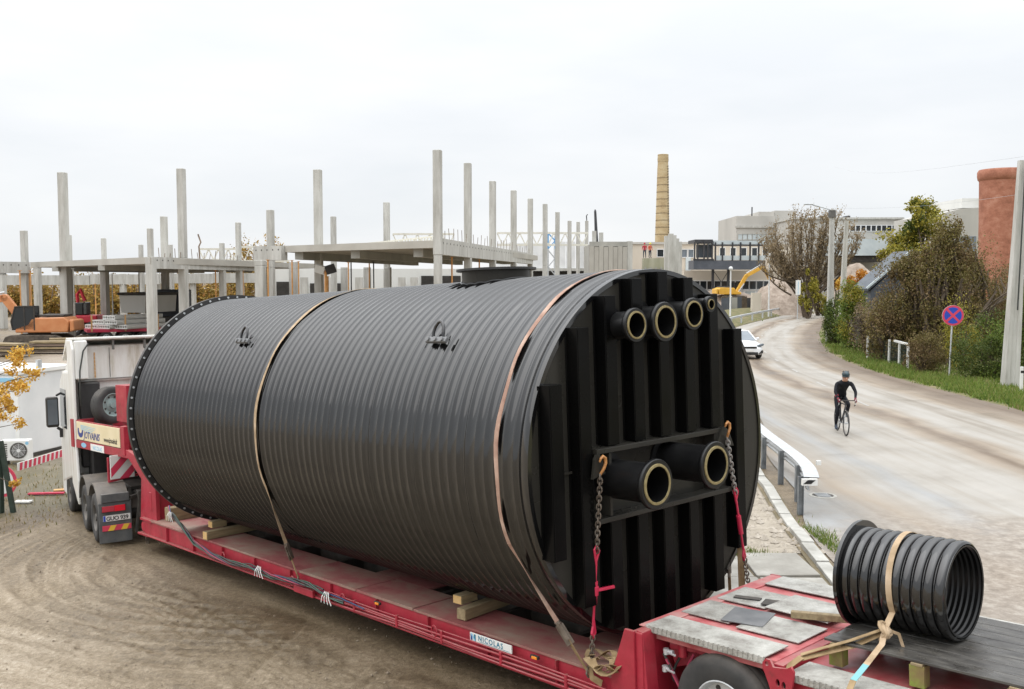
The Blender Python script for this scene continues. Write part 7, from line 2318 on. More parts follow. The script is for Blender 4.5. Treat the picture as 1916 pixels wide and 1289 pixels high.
def windows(parent, pxs, yt, yb, d, wpx, frame='white_wall', glass='glass_dark'):
    for px in pxs:
        p, q2 = at(px, yt, d), at(px + wpx, yb, d)
        mb = MB(); mb.box(p.x, q2.x, d - .05, d - .004, q2.z, p.z); w_o = mb.build('window', M[glass], parent)
        mb = MB(); fw_ = min(.14, (q2.x - p.x) * .12)
        mb.box(p.x - fw_, p.x, d - .12, d - .003, q2.z, p.z); mb.box(q2.x, q2.x + fw_, d - .12, d - .003, q2.z, p.z); mb.box(p.x - fw_, q2.x + fw_, d - .14, d - .003, p.z + .001, p.z + fw_); mb.box(p.x - fw_, q2.x + fw_, d - .14, d - .003, q2.z - fw_, q2.z - .001)
        mb.build('frame', M[frame], w_o)


windows(fc, [1284 + i * 13.2 for i in range(14)], 526, 541, 140, 11)
windows(fc, [1284 + i * 22 for i in range(8)], 545, 556, 140, 18, glass='palesheet')
windows(fc, [1230], 467, 480, 152, 11)
windows(fc, [1276, 1288], 467, 481, 152, 9, glass='glass_blue')
mb = MB(); p, q2 = at(1283, 482, 151.9), at(1292, 508, 151.9); mb.box(p.x, q2.x, 151.8, 151.99, q2.z, p.z); mb.build('door', M['palesheet'], fc)
windows(fc, [1347 + i * 20 for i in range(5)], 464, 482, 152, 9)
# steel conveyor bridge
cv = thing('conveyor_bridge', 'black steel conveyor bridge with glazed gallery before the factory', 'bridge', Matrix.Identity(4), (*W_(1360, 136), 0))
dd = 134
def pxbox(mb, pa, ya, pb, yb, d, dep=.6):
    a, b = at(pa, ya, d), at(pb, yb, d)
    return mb.box(a.x, b.x, d, d + dep, b.z, a.z)
for args, m, nm in (((1300, 448, 1334, 454, dd, 5), 'darksteel', 'cab_roof'), ((1298, 487, 1432, 504, dd, 4), 'bluesteel', 'girder'), ((1336, 450, 1432, 457, dd + .2, 4.5), 'palesheet', 'gallery_roof'), ((1338, 478, 1432, 486.5, dd + .1, .3), 'palesheet', 'gallery_sill'), ((1336, 457.5, 1432, 460, dd, .5), 'darksteel', 'top_rail'), ((1298, 484, 1336, 487, dd - .05, .5), 'darksteel', 'cab_sill'), ((1303, 458, 1334, 482, dd + 3, .2), 'glass_blue', 'cab_glazing')):
    mb = MB(); pxbox(mb, *args); mb.build(nm, M[m], cv)
for px in (1300, 1306, 1318, 1325, 1333, 1339, 1352, 1371, 1386, 1404, 1420):
    mb = MB(); pxbox(mb, px - .9, 453, px + .9, 487, dd - .06, .35); mb.build('gallery_post', M['darksteel'], cv)
for px in (1334, 1363):
    mb = MB(); pxbox(mb, px - 1.4, 503, px + 1.4, 575, dd + 1, .5); mb.build('leg', M['darksteel'], cv)
for (pa, pb) in ((1336, 1350), (1350, 1362)):
    a, b = at(pa, 508 if pa == 1336 else 528, dd + 1), at(pb, 528 if pa == 1336 else 508, dd + 1)
    mb = MB(); mb.bar(a, b, .08, .08); mb.build('brace', M['darksteel'], cv)
# chimney
p = at(1239, 455, 185)
cm = thing('factory_chimney', 'tall tapering tan brick chimney with iron bands', 'chimney', Matrix.Translation((p.x, 185, 0)))
zc = zt(294, 185); r0, r1 = 13.6 / F * 185, 9.8 / F * 185
prof = [(r0 * 1.08, 0)]
ztop_b = zt(293, 185)
for k in range(14):
    t = k / 13; z = zt(455, 185) + (ztop_b - zt(455, 185)) * t
    rr_ = r0 + (r1 - r0) * t
    prof += [(rr_, z - .0), (rr_ * .985, z + .1)]
prof += [(r1 * .98, ztop_b - 1.3), (r1 * 1.05, ztop_b - 1.0), (r1 * 1.06, ztop_b), (r1 * .8, ztop_b), (r1 * .78, ztop_b - 1.5)]
prof = sorted(prof[:-3], key=lambda q: q[1]) + prof[-3:]
mb = MB(); mb.lathe(prof, n=28); sh = mb.build('shaft', M['chimney'], cm, smooth=True, angle=25)
for k in range(9):
    z = zt(440 - k * 13, 185); t = (z - zt(455, 185)) / (ztop_b - zt(455, 185)); rr_ = (r0 + (r1 - r0) * t) * 1.012
    mb = MB(); mb.lathe([(rr_ - .06, z), (rr_, z), (rr_, z + .16), (rr_ - .06, z + .16)], n=28); mb.build('iron_band', M['chim_band'], cm)
mb = MB(); ang = R(-40)
for k in range(30):
    z = zt(455, 185) + k * .5; t = (z - zt(455, 185)) / (ztop_b - zt(455, 185)); rr_ = (r0 + (r1 - r0) * t) * 1.03
    mb.cbox((rr_ * math.cos(ang), rr_ * math.sin(ang), z), (.3, .3, .05))
mb.build('rungs', M['darksteel'], cm, kind='stuff')
# cluster of pale concrete piers right of the core
pg = thing('concrete_piers', 'close row of pale concrete piers below the chimney', 'building', Matrix.Identity(4), (*W_(1260, 100), 0))
for i, (px, yt, w_) in enumerate(((1248, 441, 6), (1256.5, 437, 8), (1263, 440, 6), (1268, 446, 6), (1273, 452, 7))):
    d = 98 + i * 5
    p = at(px, yt, d); ww = w_ / F * d
    mb = MB(); mb.box(p.x - ww / 2, p.x + ww / 2, d, d + .8, 0, p.z); mb.build('pier', M['conc'], pg)
stp = thing('stained_wall', 'low stained concrete wall on which two workers stand', 'wall', Matrix.Identity(4), (*W_(1225, 112), 0))
mb = MB(); pxbox(mb, 1204, 483, 1243, 560, 112, 1.2); mb.build('wall', M['greystained'], stp)
for i in range(4):
    mb = MB(); pxbox(mb, 1206 + i * 10, 500, 1209 + i * 10, 522, 111.9, .1); mb.build('buttress', M['conc_dark'], stp)
# grey factory on the hill
gf = thing('grey_factory', 'large weathered grey factory block behind the brown tree', 'building', Matrix.Identity(4), (*W_(1430, 230), 0))
D1 = 230
mb = MB(); pxbox(mb, 1378, 404, 1447, 600, D1, 20); mb.build('tower_wall', M['grey_wall'], gf)
mb = MB(); pxbox(mb, 1420, 396, 1449, 404, D1 + .2, 20); mb.build('tower_top', M['grey_wall'], gf)
mb = MB(); pxbox(mb, 1449.5, 394, 1485, 600, D1 + .5, 22); mb.build('stair_tower', M['grey_wall'], gf)
windows(gf, [1381 + i * 9 for i in range(8)], 438, 448, D1, 7.5, frame='grey_wall', glass='palesheet')
mb = MB(); pxbox(mb, 1376, 422, 1448, 426, D1 - .3, .4); mb.build('ledge', M['conc'], gf)
mb = MB(); p = at(1409, 393, D1); mb.cyl((p.x, D1 + 1, p.z - 2), (p.x, D1 + 1, p.z + .8), .15, n=6); mb.build('aerial', M['darksteel'], gf)
lb = thing('long_factory', 'long grey factory wing with a strip of windows under its roof', 'building', Matrix.Identity(4), (*W_(1600, 215), 0))
D2 = 215
mb = MB(); pxbox(mb, 1485.5, 409, 1690, 600, D2, 25); mb.build('wall', M['grey_wall'], lb)
mb = MB(); pxbox(mb, 1484, 406.5, 1692, 410, D2 - .4, 25.5); mb.build('parapet', M['conc'], lb)
windows(lb, [1592 + i * 9.7 for i in range(10)], 422, 432, D2, 7.6)
mb = MB(); pxbox(mb, 1560, 447, 1662, 478, D2 - 6, 5.9); mb.build('sheet_annex', M['palesheet'], lb)
mb = MB(); pxbox(mb, 1582, 479, 1650, 490, D2 - 5.5, 5); mb.build('dark_opening', M['darkopen'], lb)
for (px, w_) in ((1538, 8), (1585, 6)):
    mb = MB(); pxbox(mb, px, 403.5, px + w_, 406.4, D2 + 2, 3); mb.build('roof_box', M['darksteel'], lb)
rb2 = thing('stepped_building', 'pale grey stepped building left of the brick tower', 'building', Matrix.Identity(4), (*W_(1790, 190), 0))
mb = MB(); pxbox(mb, 1748, 402, 1840, 600, 190, 20)
mb.build('wall', M['grey_wall'], rb2)
mb = MB(); a, b, c, d_ = at(1752, 402, 190), at(1800, 390, 190), at(1840, 388, 190), at(1840, 402, 190); mb.prism([(a.x, a.z + .001), (d_.x, a.z + .001), (c.x, c.z), (b.x, b.z)], Matrix(((1, 0, 0, 0), (0, 0, -1, 210), (0, 1, 0, 0), (0, 0, 0, 1))), 20); mb.build('upper_wall', M['grey_wall'], rb2)
mb = MB(); pxbox(mb, 1800, 371, 1832, 389, 192, 14); mb.build('roof_house', M['white_panel'], rb2)
mb = MB(); pxbox(mb, 1795, 442, 1826, 470, 189.9, .08); mb.build('window', M['glass_blue'], rb2)
# round brick tower
p = at(1869, 500, 120)
bt_ = thing('brick_tower', 'stout round red brick tower with a thick rim', 'tower', Matrix.Translation((p.x, 120, 0)))
rT = 39.5 / F * 120
z1 = zt(320, 120)
mb = MB(); mb.lathe([(rT * .90, 0), (rT * .925, zt(420, 120)), (rT * .965, zt(345, 120)), (rT * .97, zt(337, 120))], n=40); mb.build('shaft', M['brick'], bt_, smooth=True)
mb = MB(); mb.lathe([(rT * .96, zt(341, 120)), (rT * 1.03, zt(338, 120)), (rT * 1.06, zt(332, 120)), (rT * 1.06, zt(324, 120)), (rT * 1.0, z1), (rT * .8, z1 + .02), (.01, z1 + .05)], n=40); mb.build('rim', M['brick'], bt_, smooth=True)
for k in range(9):
    z = zt(345 + k * 18, 120)
    mb = MB(); mb.cbox((rT * .62, -rT * .80, z), (.18, .12, .9)); mb.build('putlog', M['conc_slab'], bt_)
mound('earth_mound', 'dark low bank of dug earth at the left of the site', 70, 66, 190, 634, 660, M['mud'], 9, 3.0, 'mound') if False else None
# slate roofed shed
q0, q1 = at(1612, 535, 62), at(1682, 470, 62)
shd = thing('shed', 'slate grey shed roof sloping down behind the thicket', 'shed', Matrix.Identity(4), (*W_(1680, 64), 0))
mb = MB(); z0, z1_ = zt(540, 62), zt(470, 62)
mb.add([(q0.x, 61, z0), (q1.x + .4, 61, z1_), (q1.x + .4, 64, z1_), (q0.x, 64, z0), (q0.x + .05, 61, z0 - .14), (q1.x + .4, 61, z1_ - .14), (q1.x + .4, 64, z1_ - .14), (q0.x + .05, 64, z0 - .14)], [(0, 1, 2, 3), (7, 6, 5, 4), (4, 5, 1, 0), (5, 6, 2, 1), (6, 7, 3, 2), (7, 4, 0, 3)]); mb.build('roof', M['roof_grey'], shd)
mb = MB(); mb.add([(q0.x + .3, 61.2, 0), (q1.x + .4, 61.2, 0), (q1.x + .4, 61.2, z1_ - .2), (q0.x + .3, 61.2, z0 - .12), (q0.x + .3, 63.8, 0), (q1.x + .4, 63.8, 0), (q1.x + .4, 63.8, z1_ - .2), (q0.x + .3, 63.8, z0 - .12)], [(0, 1, 2, 3), (5, 4, 7, 6), (4, 0, 3, 7), (1, 5, 6, 2), (3, 2, 6, 7), (4, 5, 1, 0)]); mb.build('gable_wall', M['bluesteel'], shd)
mb = MB(); mb.bar((q0.x - .05, 60.95, z0 + .03), (q1.x + .4, 60.95, z1_ + .03), .10, .12); mb.build('bargeboard', M['palesheet'], shd)

# ---- rubble heap, mound and fence by the excavator
def mound(name, label, px, d, wpx, yt, ybase, m, seed, ry=6.0, cat='heap'):
    b = at(px, ybase, d); Wd = wpx / F * d / 2; H = zt(yt, d)
    n = 30
    u = np.linspace(-1, 1, n)
    XX, YY = np.meshgrid(u, u)
    rr_ = np.sqrt(XX ** 2 + YY ** 2)
    Zm = np.clip(1 - rr_ ** 1.6, 0, 1) * H * (0.85 + .35 * vnoise(XX * 4 + seed, YY * 4, seed)) + .25 * (vnoise(XX * 12, YY * 12, seed + 1) - .5) * (rr_ < .95)
    o = grid_mesh(name, XX * Wd * (1.1) + b.x, YY * ry + d + ry * .4, Zm - .05, m)
    return tag(o, label, cat)


mound('rubble_heap', 'tall pinkish heap of broken rubble under the excavator bucket', 1462, 122, 108, 518, 590, M['rubble'], 2)
mound('rubble_heap', 'flat rubble bank right of the slim pole', 1615, 150, 130, 497, 560, M['rubble'], 4)
mound('earth_mound', 'low earth mound carrying the yellow excavator', 1372, 130, 200, 541, 590, M['rubble'], 6, 9.0, 'mound')
sf = thing('site_fence', 'grey panel fence in front of the rubble heap', 'fence', Matrix.Identity(4), (*W_(1420, 112), 0))
px = 1350
rr = random.Random(2)
while px < 1484:
    wpx = rr.uniform(7, 12)
    d = 116 + (px - 1350) * .10
    a, b = at(px, 556 + rr.uniform(-2, 2) + (4 if px > 1400 else 0), d), at(px + wpx - .8, 600, d)
    mb = MB(); mb.box(a.x, b.x, d, d + .12, 0, a.z); mb.build('fence_panel', M[rr.choice(['bluesteel', 'roof_grey', 'conc_dark', 'bark', 'darksteel', 'twig'])], sf)
    px += wpx
for px in (1368, 1422, 1456, 1482):
    d = 115.7 + (px - 1350) * .10
    a = at(px, 554, d); mb = MB(); mb.box(a.x - .09, a.x + .09, d - .1, d + .1, 0, a.z); mb.build('fence_post', M['white_panel'], sf)
mb = MB(); pxbox(mb, 1408, 548, 1424, 590, 113, .8); mb.build('gate_pier', M['beige_wall'], sf)


# ================================================================== MACHINES
def excavator(label, Mx, paint, boom, stick, cab_right=True, group='excavators on the site', s=1.0):
    """local frame: +x forward, z up; boom and stick are lists of (x, z)"""
    e = thing('excavator', label, 'excavator', Mx, group=group)
    for sy in (-1, 1):
        mb = MB()
        yz_ = [(-1.75, .12), (-1.5, 0), (1.5, 0), (1.85, .2), (2.0, .5), (1.85, .82), (1.5, .95), (-1.5, .95), (-1.85, .8), (-2.0, .5)]
        mb.prism(yz_, Matrix(((1, 0, 0, 0), (0, 0, 1, sy * 1.15 - .28), (0, 1, 0, 0), (0, 0, 0, 1))), .56)
        tr_ = mb.build('track', M['track'], e, bevel=.04)
        for k in range(5):
            mb = MB(); mb.cyl((-1.4 + k * .7, sy * 1.44, .34), (-1.4 + k * .7, sy * 1.46, .34), .22, n=10); mb.build('roller', M['chassis'], tr_)
    mb = MB(); mb.cyl((0, 0, .7), (0, 0, 1.12), .75, n=18); mb.build('turntable', M['track'], e)
    mb = MB(); mb.prism([(-2.3, 1.12), (1.2, 1.12), (1.2, 1.45), (.35, 1.75), (.1, 2.15), (-2.1, 2.2), (-2.4, 1.9)], Matrix(((1, 0, 0, 0), (0, 0, 1, -1.3), (0, 1, 0, 0), (0, 0, 0, 1))), 2.6); mb.build('body', M[paint], e, bevel=.08)
    mb = MB(); mb.prism([(-2.75, 1.25), (-2.42, 1.15), (-2.42, 2.05), (-2.7, 1.95)], Matrix(((1, 0, 0, 0), (0, 0, 1, -1.25), (0, 1, 0, 0), (0, 0, 0, 1))), 2.5); mb.build('counterweight', M[paint], e, bevel=.08)
    mb = MB(); mb.box(-2.0, -.3, -1.0, 1.0, 2.21, 2.38); mb.build('engine_hood', M['chassis'], e, bevel=.05)
    y0 = .35 if cab_right else -1.3
    mb = MB(); mb.prism([(-.1, 1.3), (1.35, 1.3), (1.45, 1.9), (1.15, 2.95), (-.1, 2.98)], Matrix(((1, 0, 0, 0), (0, 0, 1, y0), (0, 1, 0, 0), (0, 0, 0, 1))), .95); cabx = mb.build('cab', M['glass_dark'], e, bevel=.06)
    mb = MB()
    for yv in (y0 - .01, y0 + .95):
        for (a, b) in (((-.1, 1.3), (-.1, 2.98)), ((1.35, 1.3), (1.45, 1.9)), ((1.45, 1.9), (1.15, 2.95)), ((.55, 1.3), (.55, 2.95)), ((-.1, 2.97), (1.15, 2.96))): mb.bar((a[0], yv, a[1]), (b[0], yv, b[1]), .07, .07)
    mb.build('cab_frame', M['chassis'], cabx)
    mb = MB()
    for a, b, w_ in zip(boom[:-1], boom[1:], (.55, .5, .4)): mb.bar((a[0], -.15, a[1]), (b[0], -.15, b[1]), .4, w_)
    for a in boom[1:-1]: mb.cyl((a[0], -.35, a[1]), (a[0], .05, a[1]), .27, n=12)
    mb.build('boom', M[paint], e, bevel=.03)
    mb = MB(); mb.bar((stick[0][0], -.15, stick[0][1]), (stick[1][0], -.15, stick[1][1]), .3, .42); mb.build('stick', M[paint], e, bevel=.03)
    bx, bz = stick[1]
    mb = MB(); mb.prism([(bx - .1, bz + .2), (bx + .5, bz + .1), (bx + .55, bz - .5), (bx + .15, bz - .9), (bx - .5, bz - .75), (bx - .2, bz - .3)], Matrix(((1, 0, 0, 0), (0, 0, 1, -.7), (0, 1, 0, 0), (0, 0, 0, 1))), 1.1); mb.build('bucket', M['track'], e, bevel=.03)
    mb = MB(); mid = boom[1]
    mb.cyl((.9, -.45, 1.4), ((boom[0][0] + mid[0]) / 2 + .3, -.45, (boom[0][1] + mid[1]) / 2), .09, n=8); mb.cyl((mid[0], -.15, mid[1] + .4), (stick[0][0] - .1, -.15, stick[0][1] + .45), .08, n=8); mb.build('ram', M['steel'], e)
    return e


p = at(72, 650, 62)
excavator('orange excavator parked under the left frame with raised boom', Matrix.Translation((p.x + .1, 62, 0)) @ Matrix.Rotation(R(188), 4, 'Z') @ Matrix.Scale(.90, 4), 'exc_orange', [(.9, 1.6), (2.3, 3.55), (4.1, 3.2)], [(4.1, 3.2), (4.9, .9)])
p = at(1368, 560, 129)
excavator('yellow excavator reaching over the rubble heap', Matrix.Translation((p.x, 129, 1.5)) @ Matrix.Rotation(R(4), 4, 'Z') @ Matrix.Scale(.86, 4), 'exc_yellow', [(.9, 1.6), (2.3, 4.0), (4.9, 5.4)], [(4.9, 5.4), (6.3, 3.0)])
# small red loader behind the column
p = at(160, 640, 76)
ld = thing('red_loader', 'small red machine with black cab behind the hollow slabs', 'loader', Matrix.Translation((p.x, 76, 0)))
mb = MB(); mb.box(-.7, 1.3, -.8, .8, 1.0, 1.6); mb.build('body', M['loader_red'], ld, bevel=.1)
mb = MB(); mb.box(-.75, .2, -.7, .7, 1.6, 2.6); mb.build('cab', M['glass_dark'], ld, bevel=.08)
mb = MB(); mb.tube([(-.5, 0, 2.6), (-.55, 0, 3.2), (-.3, 0, 3.6), (.05, 0, 2.7)], .14, 6); mb.build('arm', M['loader_red'], ld)
for sx in (-.4, .9):
    for sy in (-.8, .8): wheel(ld, (sx, sy, .55), (0, 1, 0), .55, .35, .28, out=-1 if sy < 0 else 1)
# flat trailer loaded with hollow core slabs
hp = at(226, 640, 66)
fb = thing('flatbed_trailer', 'low red flatbed stacked with hollow concrete slabs', 'trailer', Matrix.Translation((hp.x, 66, 0)) @ Matrix.Rotation(R(28), 4, 'Z'))
mb = MB(); mb.box(-2.2, 2.6, -1.2, 1.2, .85, 1.05); mb.build('bed', M['tensred'], fb)
for sx in (-1.0, .2, 1.4):
    for sy in (-1.0, 1.0): wheel(fb, (sx, sy, .45), (0, 1, 0), .45, .3, .24, out=-1 if sy < 0 else 1)
for sx in (-1.9, .2, 2.3):
    mb = MB(); mb.box(sx - .05, sx + .05, -1.25, -1.201, .9, 2.0); mb.build('stake', M['plank_pine'], fb)
hmesh = None
spots = [(-1.1, 1.06, 0), (.05, 1.06, 0), (1.2, 1.06, .4), (-.7, 1.36, .2), (.5, 1.36, .2), (-.1, 1.66, .6)]
labs = ['hollow core slab lowest left in the stack on the flatbed', 'hollow core slab lowest middle in the stack on the flatbed', 'hollow core slab lowest right in the stack on the flatbed', 'hollow core slab second row left on the flatbed', 'hollow core slab second row right on the flatbed', 'hollow core slab on top of the flatbed stack']
for i, (sx, sz, sy) in enumerate(spots):
    Mx = Matrix.Translation((hp.x, 66, 0)) @ Matrix.Rotation(R(-24), 4, 'Z') @ Matrix.Translation((sx, -1.5 + sy, sz))
    t = thing('hollow_slab', labs[i], 'concrete slab', Mx, group='hollow core slabs on the flatbed')
    if hmesh is None:
        hmesh = curve_part('plank', [(-.56, 0), (.56, 0), (.54, .28), (-.54, .28)], [circ(-.42 + .21 * k, .14, .085, 12) for k in range(5)], 2.2, M['white_panel'], t, Matrix(((1, 0, 0, 0), (0, 0, -1, 2.2), (0, 1, 0, 0), (0, 0, 0, 1))))
    else:
        share(hmesh, Matrix.Identity(4), t)
# tipper lorry seen from behind
tpx = at(250, 640, 72)
lo = thing('tipper_lorry', 'grey tipper lorry parked behind the hollow slabs', 'lorry', Matrix.Translation((tpx.x, 72, 0)) @ Matrix.Rotation(R(-12), 4, 'Z'))
mb = MB(); mb.prism([(-1.0, 1.9), (1.0, 1.9), (1.12, 3.2), (-1.12, 3.2)], Matrix(((1, 0, 0, 0), (0, 0, -1, 4.2), (0, 1, 0, 0), (0, 0, 0, 1))), 4.2); mb.build('tipping_body', M['white_panel'], lo, bevel=.04)
mb = MB(); mb.box(-1.25, 1.25, -.05, 4.2, 3.201, 3.42); mb.build('body_rim', M['chassis'], lo, bevel=.05)
mb = MB(); mb.box(-.8, .8, 0, 6.0, .9, 1.5); mb.build('chassis', M['chassis'], lo)
mb = MB(); mb.box(-1.2, 1.2, 4.4, 6.3, 1.0, 3.6); mb.build('cab', M['bluesteel'], lo, bevel=.1)
for yy in (.8, 2.1, 5.2):
    for sx in (-1.0, 1.0): wheel(lo, (sx, yy, .52), (1, 0, 0), .52, .4, .28, out=-1 if sx < 0 else 1)
mb = MB(); mb.box(-.9, .9, -.06, -.01, 1.3, 1.5); mb.build('tail_board', M['moss'], lo)


# ================================================================== CAR
def car(label, Mx):
    c = thing('white_car', label, 'car', Mx)

    def ring(y, zl, zb, hw, zt_=None):
        return [(-hw * .86, y, zl), (-hw, y, zl + .10), (-hw * 1.0, y, (zl + zb) / 2 + .03), (-hw * .95, y, zb - .05), (-hw * .85, y, zb), (0, y, zb + .035), (hw * .85, y, zb), (hw * .95, y, zb - .05), (hw, y, (zl + zb) / 2 + .03), (hw, y, zl + .10), (hw * .86, y, zl)]
    st = [(2.16, .30, .58, .62), (2.12, .22, .66, .76), (1.95, .20, .76, .86), (1.5, .20, .88, .90), (1.0, .20, .95, .91), (.75, .20, .98, .91), (-.4, .20, .99, .91), (-1.4, .20, 1.0, .90), (-1.95, .22, .98, .84), (-2.15, .30, .90, .74)]
    mb = MB(); vs, fs = [], []
    for s in st: vs += ring(*s)
    k = 11
    for i in range(len(st) - 1):
        for j in range(k):
            j2 = (j + 1) % k; fs.append((i * k + j, i * k + j2, (i + 1) * k + j2, (i + 1) * k + j))
    fs.append(tuple(range(k - 1, -1, -1))); fs.append(tuple((len(st) - 1) * k + j for j in range(k)))
    mb.add(vs, fs); body = mb.build('body', M['carwhite'], c, smooth=True, angle=50)
    sub = body.modifiers.new('s', 'SUBSURF'); sub.levels = 1; sub.render_levels = 1
    # greenhouse
    g0 = [(-.80, .95, .98), (.80, .95, .98), (.78, -1.75, .99), (-.78, -1.75, .99)]
    g1 = [(-.60, .05, 1.43), (.60, .05, 1.43), (.60, -1.15, 1.43), (-.60, -1.15, 1.43)]
    mb = MB(); mb.add(g0 + g1, [(0, 1, 5, 4), (1, 2, 6, 5), (2, 3, 7, 6), (3, 0, 4, 7)]); mb.build('glasshouse', M['glass_blue'], c)
    mb = MB(); mb.add([(p[0] * 1.03, p[1] + (.05 if i < 2 else -.05), p[2]) for i, p in enumerate(g1)] + [(p[0] * .9, p[1] * .9 - .05, 1.49) for p in g1], [(0, 1, 5, 4), (1, 2, 6, 5), (2, 3, 7, 6), (3, 0, 4, 7), (4, 5, 6, 7), (3, 2, 1, 0)]); mb.build('roof', M['carwhite'], c, bevel=.03)
    for sx in (-1, 1):
        for pa, pb, pw in (((sx * .80, .95, .98), (sx * .61, .05, 1.44), .06), ((sx * .78, -1.75, .99), (sx * .61, -1.15, 1.44), .09), ((sx * .81, -.35, .98), (sx * .62, -.45, 1.44), .06)):
            mb = MB(); mb.bar(pa, pb, pw, pw); mb.build('pillar', M['carwhite'], c)
        mb = MB(); mb.box(min(sx * .90, sx * 1.05), max(sx * .90, sx * 1.05), .60, .72, .98, 1.12); mb.build('mirror', M['carwhite'], c, bevel=.03)
        mb = MB(); mb.prism([(sx * .50, .70), (sx * .82, .74), (sx * .86, .84), (sx * .78, .86), (sx * .50, .77)][::(1 if sx > 0 else -1)], Matrix(((-1, 0, 0, 0), (0, 0, 1, 1.86), (0, 1, 0, 0), (0, 0, 0, 1))) if False else Matrix(((1, 0, 0, 0), (0, 0, 1, 1.92), (0, 1, 0, 0), (0, 0, 0, 1))), .20); mb.build('headlight', M['glass_blue'], c, bevel=.01)
        mb = MB(); mb.prism([(sx * .55, .30), (sx * .80, .33), (sx * .80, .50), (sx * .70, .48)][::(1 if sx > 0 else -1)], Matrix(((1, 0, 0, 0), (0, 0, 1, 2.05), (0, 1, 0, 0), (0, 0, 0, 1))), .10); mb.build('bumper_vent', M['black'], c)
        for yy in (1.35, -1.35): wheel(c, (sx * .80, yy, .32), (1, 0, 0), .32, .22, .20, out=sx)
    mb = MB(); mb.box(-.44, .44, 2.05, 2.185, .60, .71); mb.build('grille', M['black'], c, bevel=.02)
    mb = MB(); mb.box(-.52, .52, 2.04, 2.17, .25, .40); mb.build('lower_intake', M['black'], c, bevel=.02)
    mb = MB(); mb.box(-.26, .26, 2.188, 2.20, .43, .54); mb.build('number_plate', M['white'], c)
    return c


cp = ground_at(1397, 668)
car('white hatchback coming round the bend behind the tank', Matrix.Translation((12.72, 54.3, 0.02)) @ Matrix.Rotation(R(184), 4, 'Z'))

# ================================================================== PEOPLE
def skin_body(name, J, B, root, parent, mats, bone_mat, sub=2):
    names = list(J)
    me = bpy.data.meshes.new(name)
    me.from_pydata([J[n][0] for n in names], [(names.index(a), names.index(b)) for a, b in B], [])
    o = bpy.data.objects.new(name, me); col.objects.link(o)
    o.modifiers.new('skin', 'SKIN')
    sv_ = me.skin_vertices[0].data if me.skin_vertices else None
    if sv_ is None:
        bm = bmesh.new(); bm.from_mesh(me); bm.verts.layers.skin.verify(); bm.to_mesh(me); bm.free()
        sv_ = me.skin_vertices[0].data
    for i, n in enumerate(names):
        r_ = J[n][1]; sv_[i].radius = (r_ if isinstance(r_, tuple) else (r_, r_)); sv_[i].use_root = (n == root)
    ss_ = o.modifiers.new('sub', 'SUBSURF'); ss_.levels = sub; ss_.render_levels = sub
    dg = bpy.context.evaluated_depsgraph_get(); dg.update()
    m2 = bpy.data.meshes.new_from_object(o.evaluated_get(dg))
    bpy.data.objects.remove(o)
    m2.materials.clear()
    for m in mats: m2.materials.append(m)
    segs = [(Vector(J[a][0]), Vector(J[b][0]), bone_mat.get((a, b), 0)) for a, b in B]
    for p in m2.polygons:
        c = p.center; best = (9, 0)
        for a, b, mi in segs:
            ab = b - a; t = max(0, min(1, (c - a).dot(ab) / max(1e-6, ab.length_squared))); d = (a + ab * t - c).length
            if d < best[0]: best = (d, mi)
        p.material_index = best[1]; p.use_smooth = True
    ob = bpy.data.objects.new(name, m2); col.objects.link(ob); ob.parent = parent
    m2.name = name
    return ob


CM = Matrix.Translation((9.27, 26.85, 0.021)) @ Matrix.Rotation(R(180 - 6), 4, 'Z') @ Matrix.Scale(1.04, 4)
# bicycle: +y forward
bk = thing('road_bicycle', 'dark road bicycle ridden towards the viewer', 'bicycle', CM)
for yy, nm in ((.50, 'front_wheel'), (-.50, 'rear_wheel')):
    mb = MB(); mb.tube([(0, yy + .325 * math.cos(t), .34 + .325 * math.sin(t)) for t in np.linspace(0, 2 * math.pi, 41)[:-1]], .017, 8, closed=True); wh_ = mb.build('wheel', M['rubber'], bk, smooth=True)
    mb = MB(); mb.tube([(0, yy + .300 * math.cos(t), .34 + .300 * math.sin(t)) for t in np.linspace(0, 2 * math.pi, 41)[:-1]], .011, 6, closed=True); mb.build('rim', M['black'], wh_, smooth=True)
    mb = MB()
    for k in range(20):
        t = 2 * math.pi * k / 20; mb.cyl((.02 * (-1) ** k, yy, .34), (0, yy + .30 * math.cos(t), .34 + .30 * math.sin(t)), .0016, n=3)
    mb.cyl((-.05, yy, .34), (.05, yy, .34), .018, n=8); mb.build('spokes', M['steel'], wh_)
mb = MB()
for a, b, r_ in (((0, -.06, .28), (0, -.20, .80), .016), ((0, -.20, .80), (0, .36, .82), .015), ((0, -.06, .28), (0, .37, .76), .019), ((0, .36, .86), (0, .39, .68), .018)): mb.cyl(a, b, r_, n=8)
for sx in (-1, 1):
    mb.cyl((sx * .05, -.50, .34), (sx * .02, -.06, .28), .011, n=6); mb.cyl((sx * .05, -.50, .34), (sx * .02, -.19, .78), .009, n=6)
mb.build('frame', M['darksteel'], bk, smooth=True)
mb = MB()
for sx in (-1, 1): mb.tube([(sx * .04, .395, .66), (sx * .05, .43, .52), (sx * .055, .50, .34)], .012, 6)
mb.build('fork', M['darksteel'], bk, smooth=True)
mb = MB(); mb.cyl((0, .365, .86), (0, .36, .93), .016, n=8); mb.cyl((0, .36, .92), (0, .45, .94), .016, n=8)
mb.tube([(-.21, .47, .80), (-.215, .56, .84), (-.21, .54, .92), (-.205, .46, .94), (0, .45, .94), (.205, .46, .94), (.21, .54, .92), (.215, .56, .84), (.21, .47, .80)], .013, 8); hb = mb.build('handlebar', M['black'], bk, smooth=True)
mb = MB()
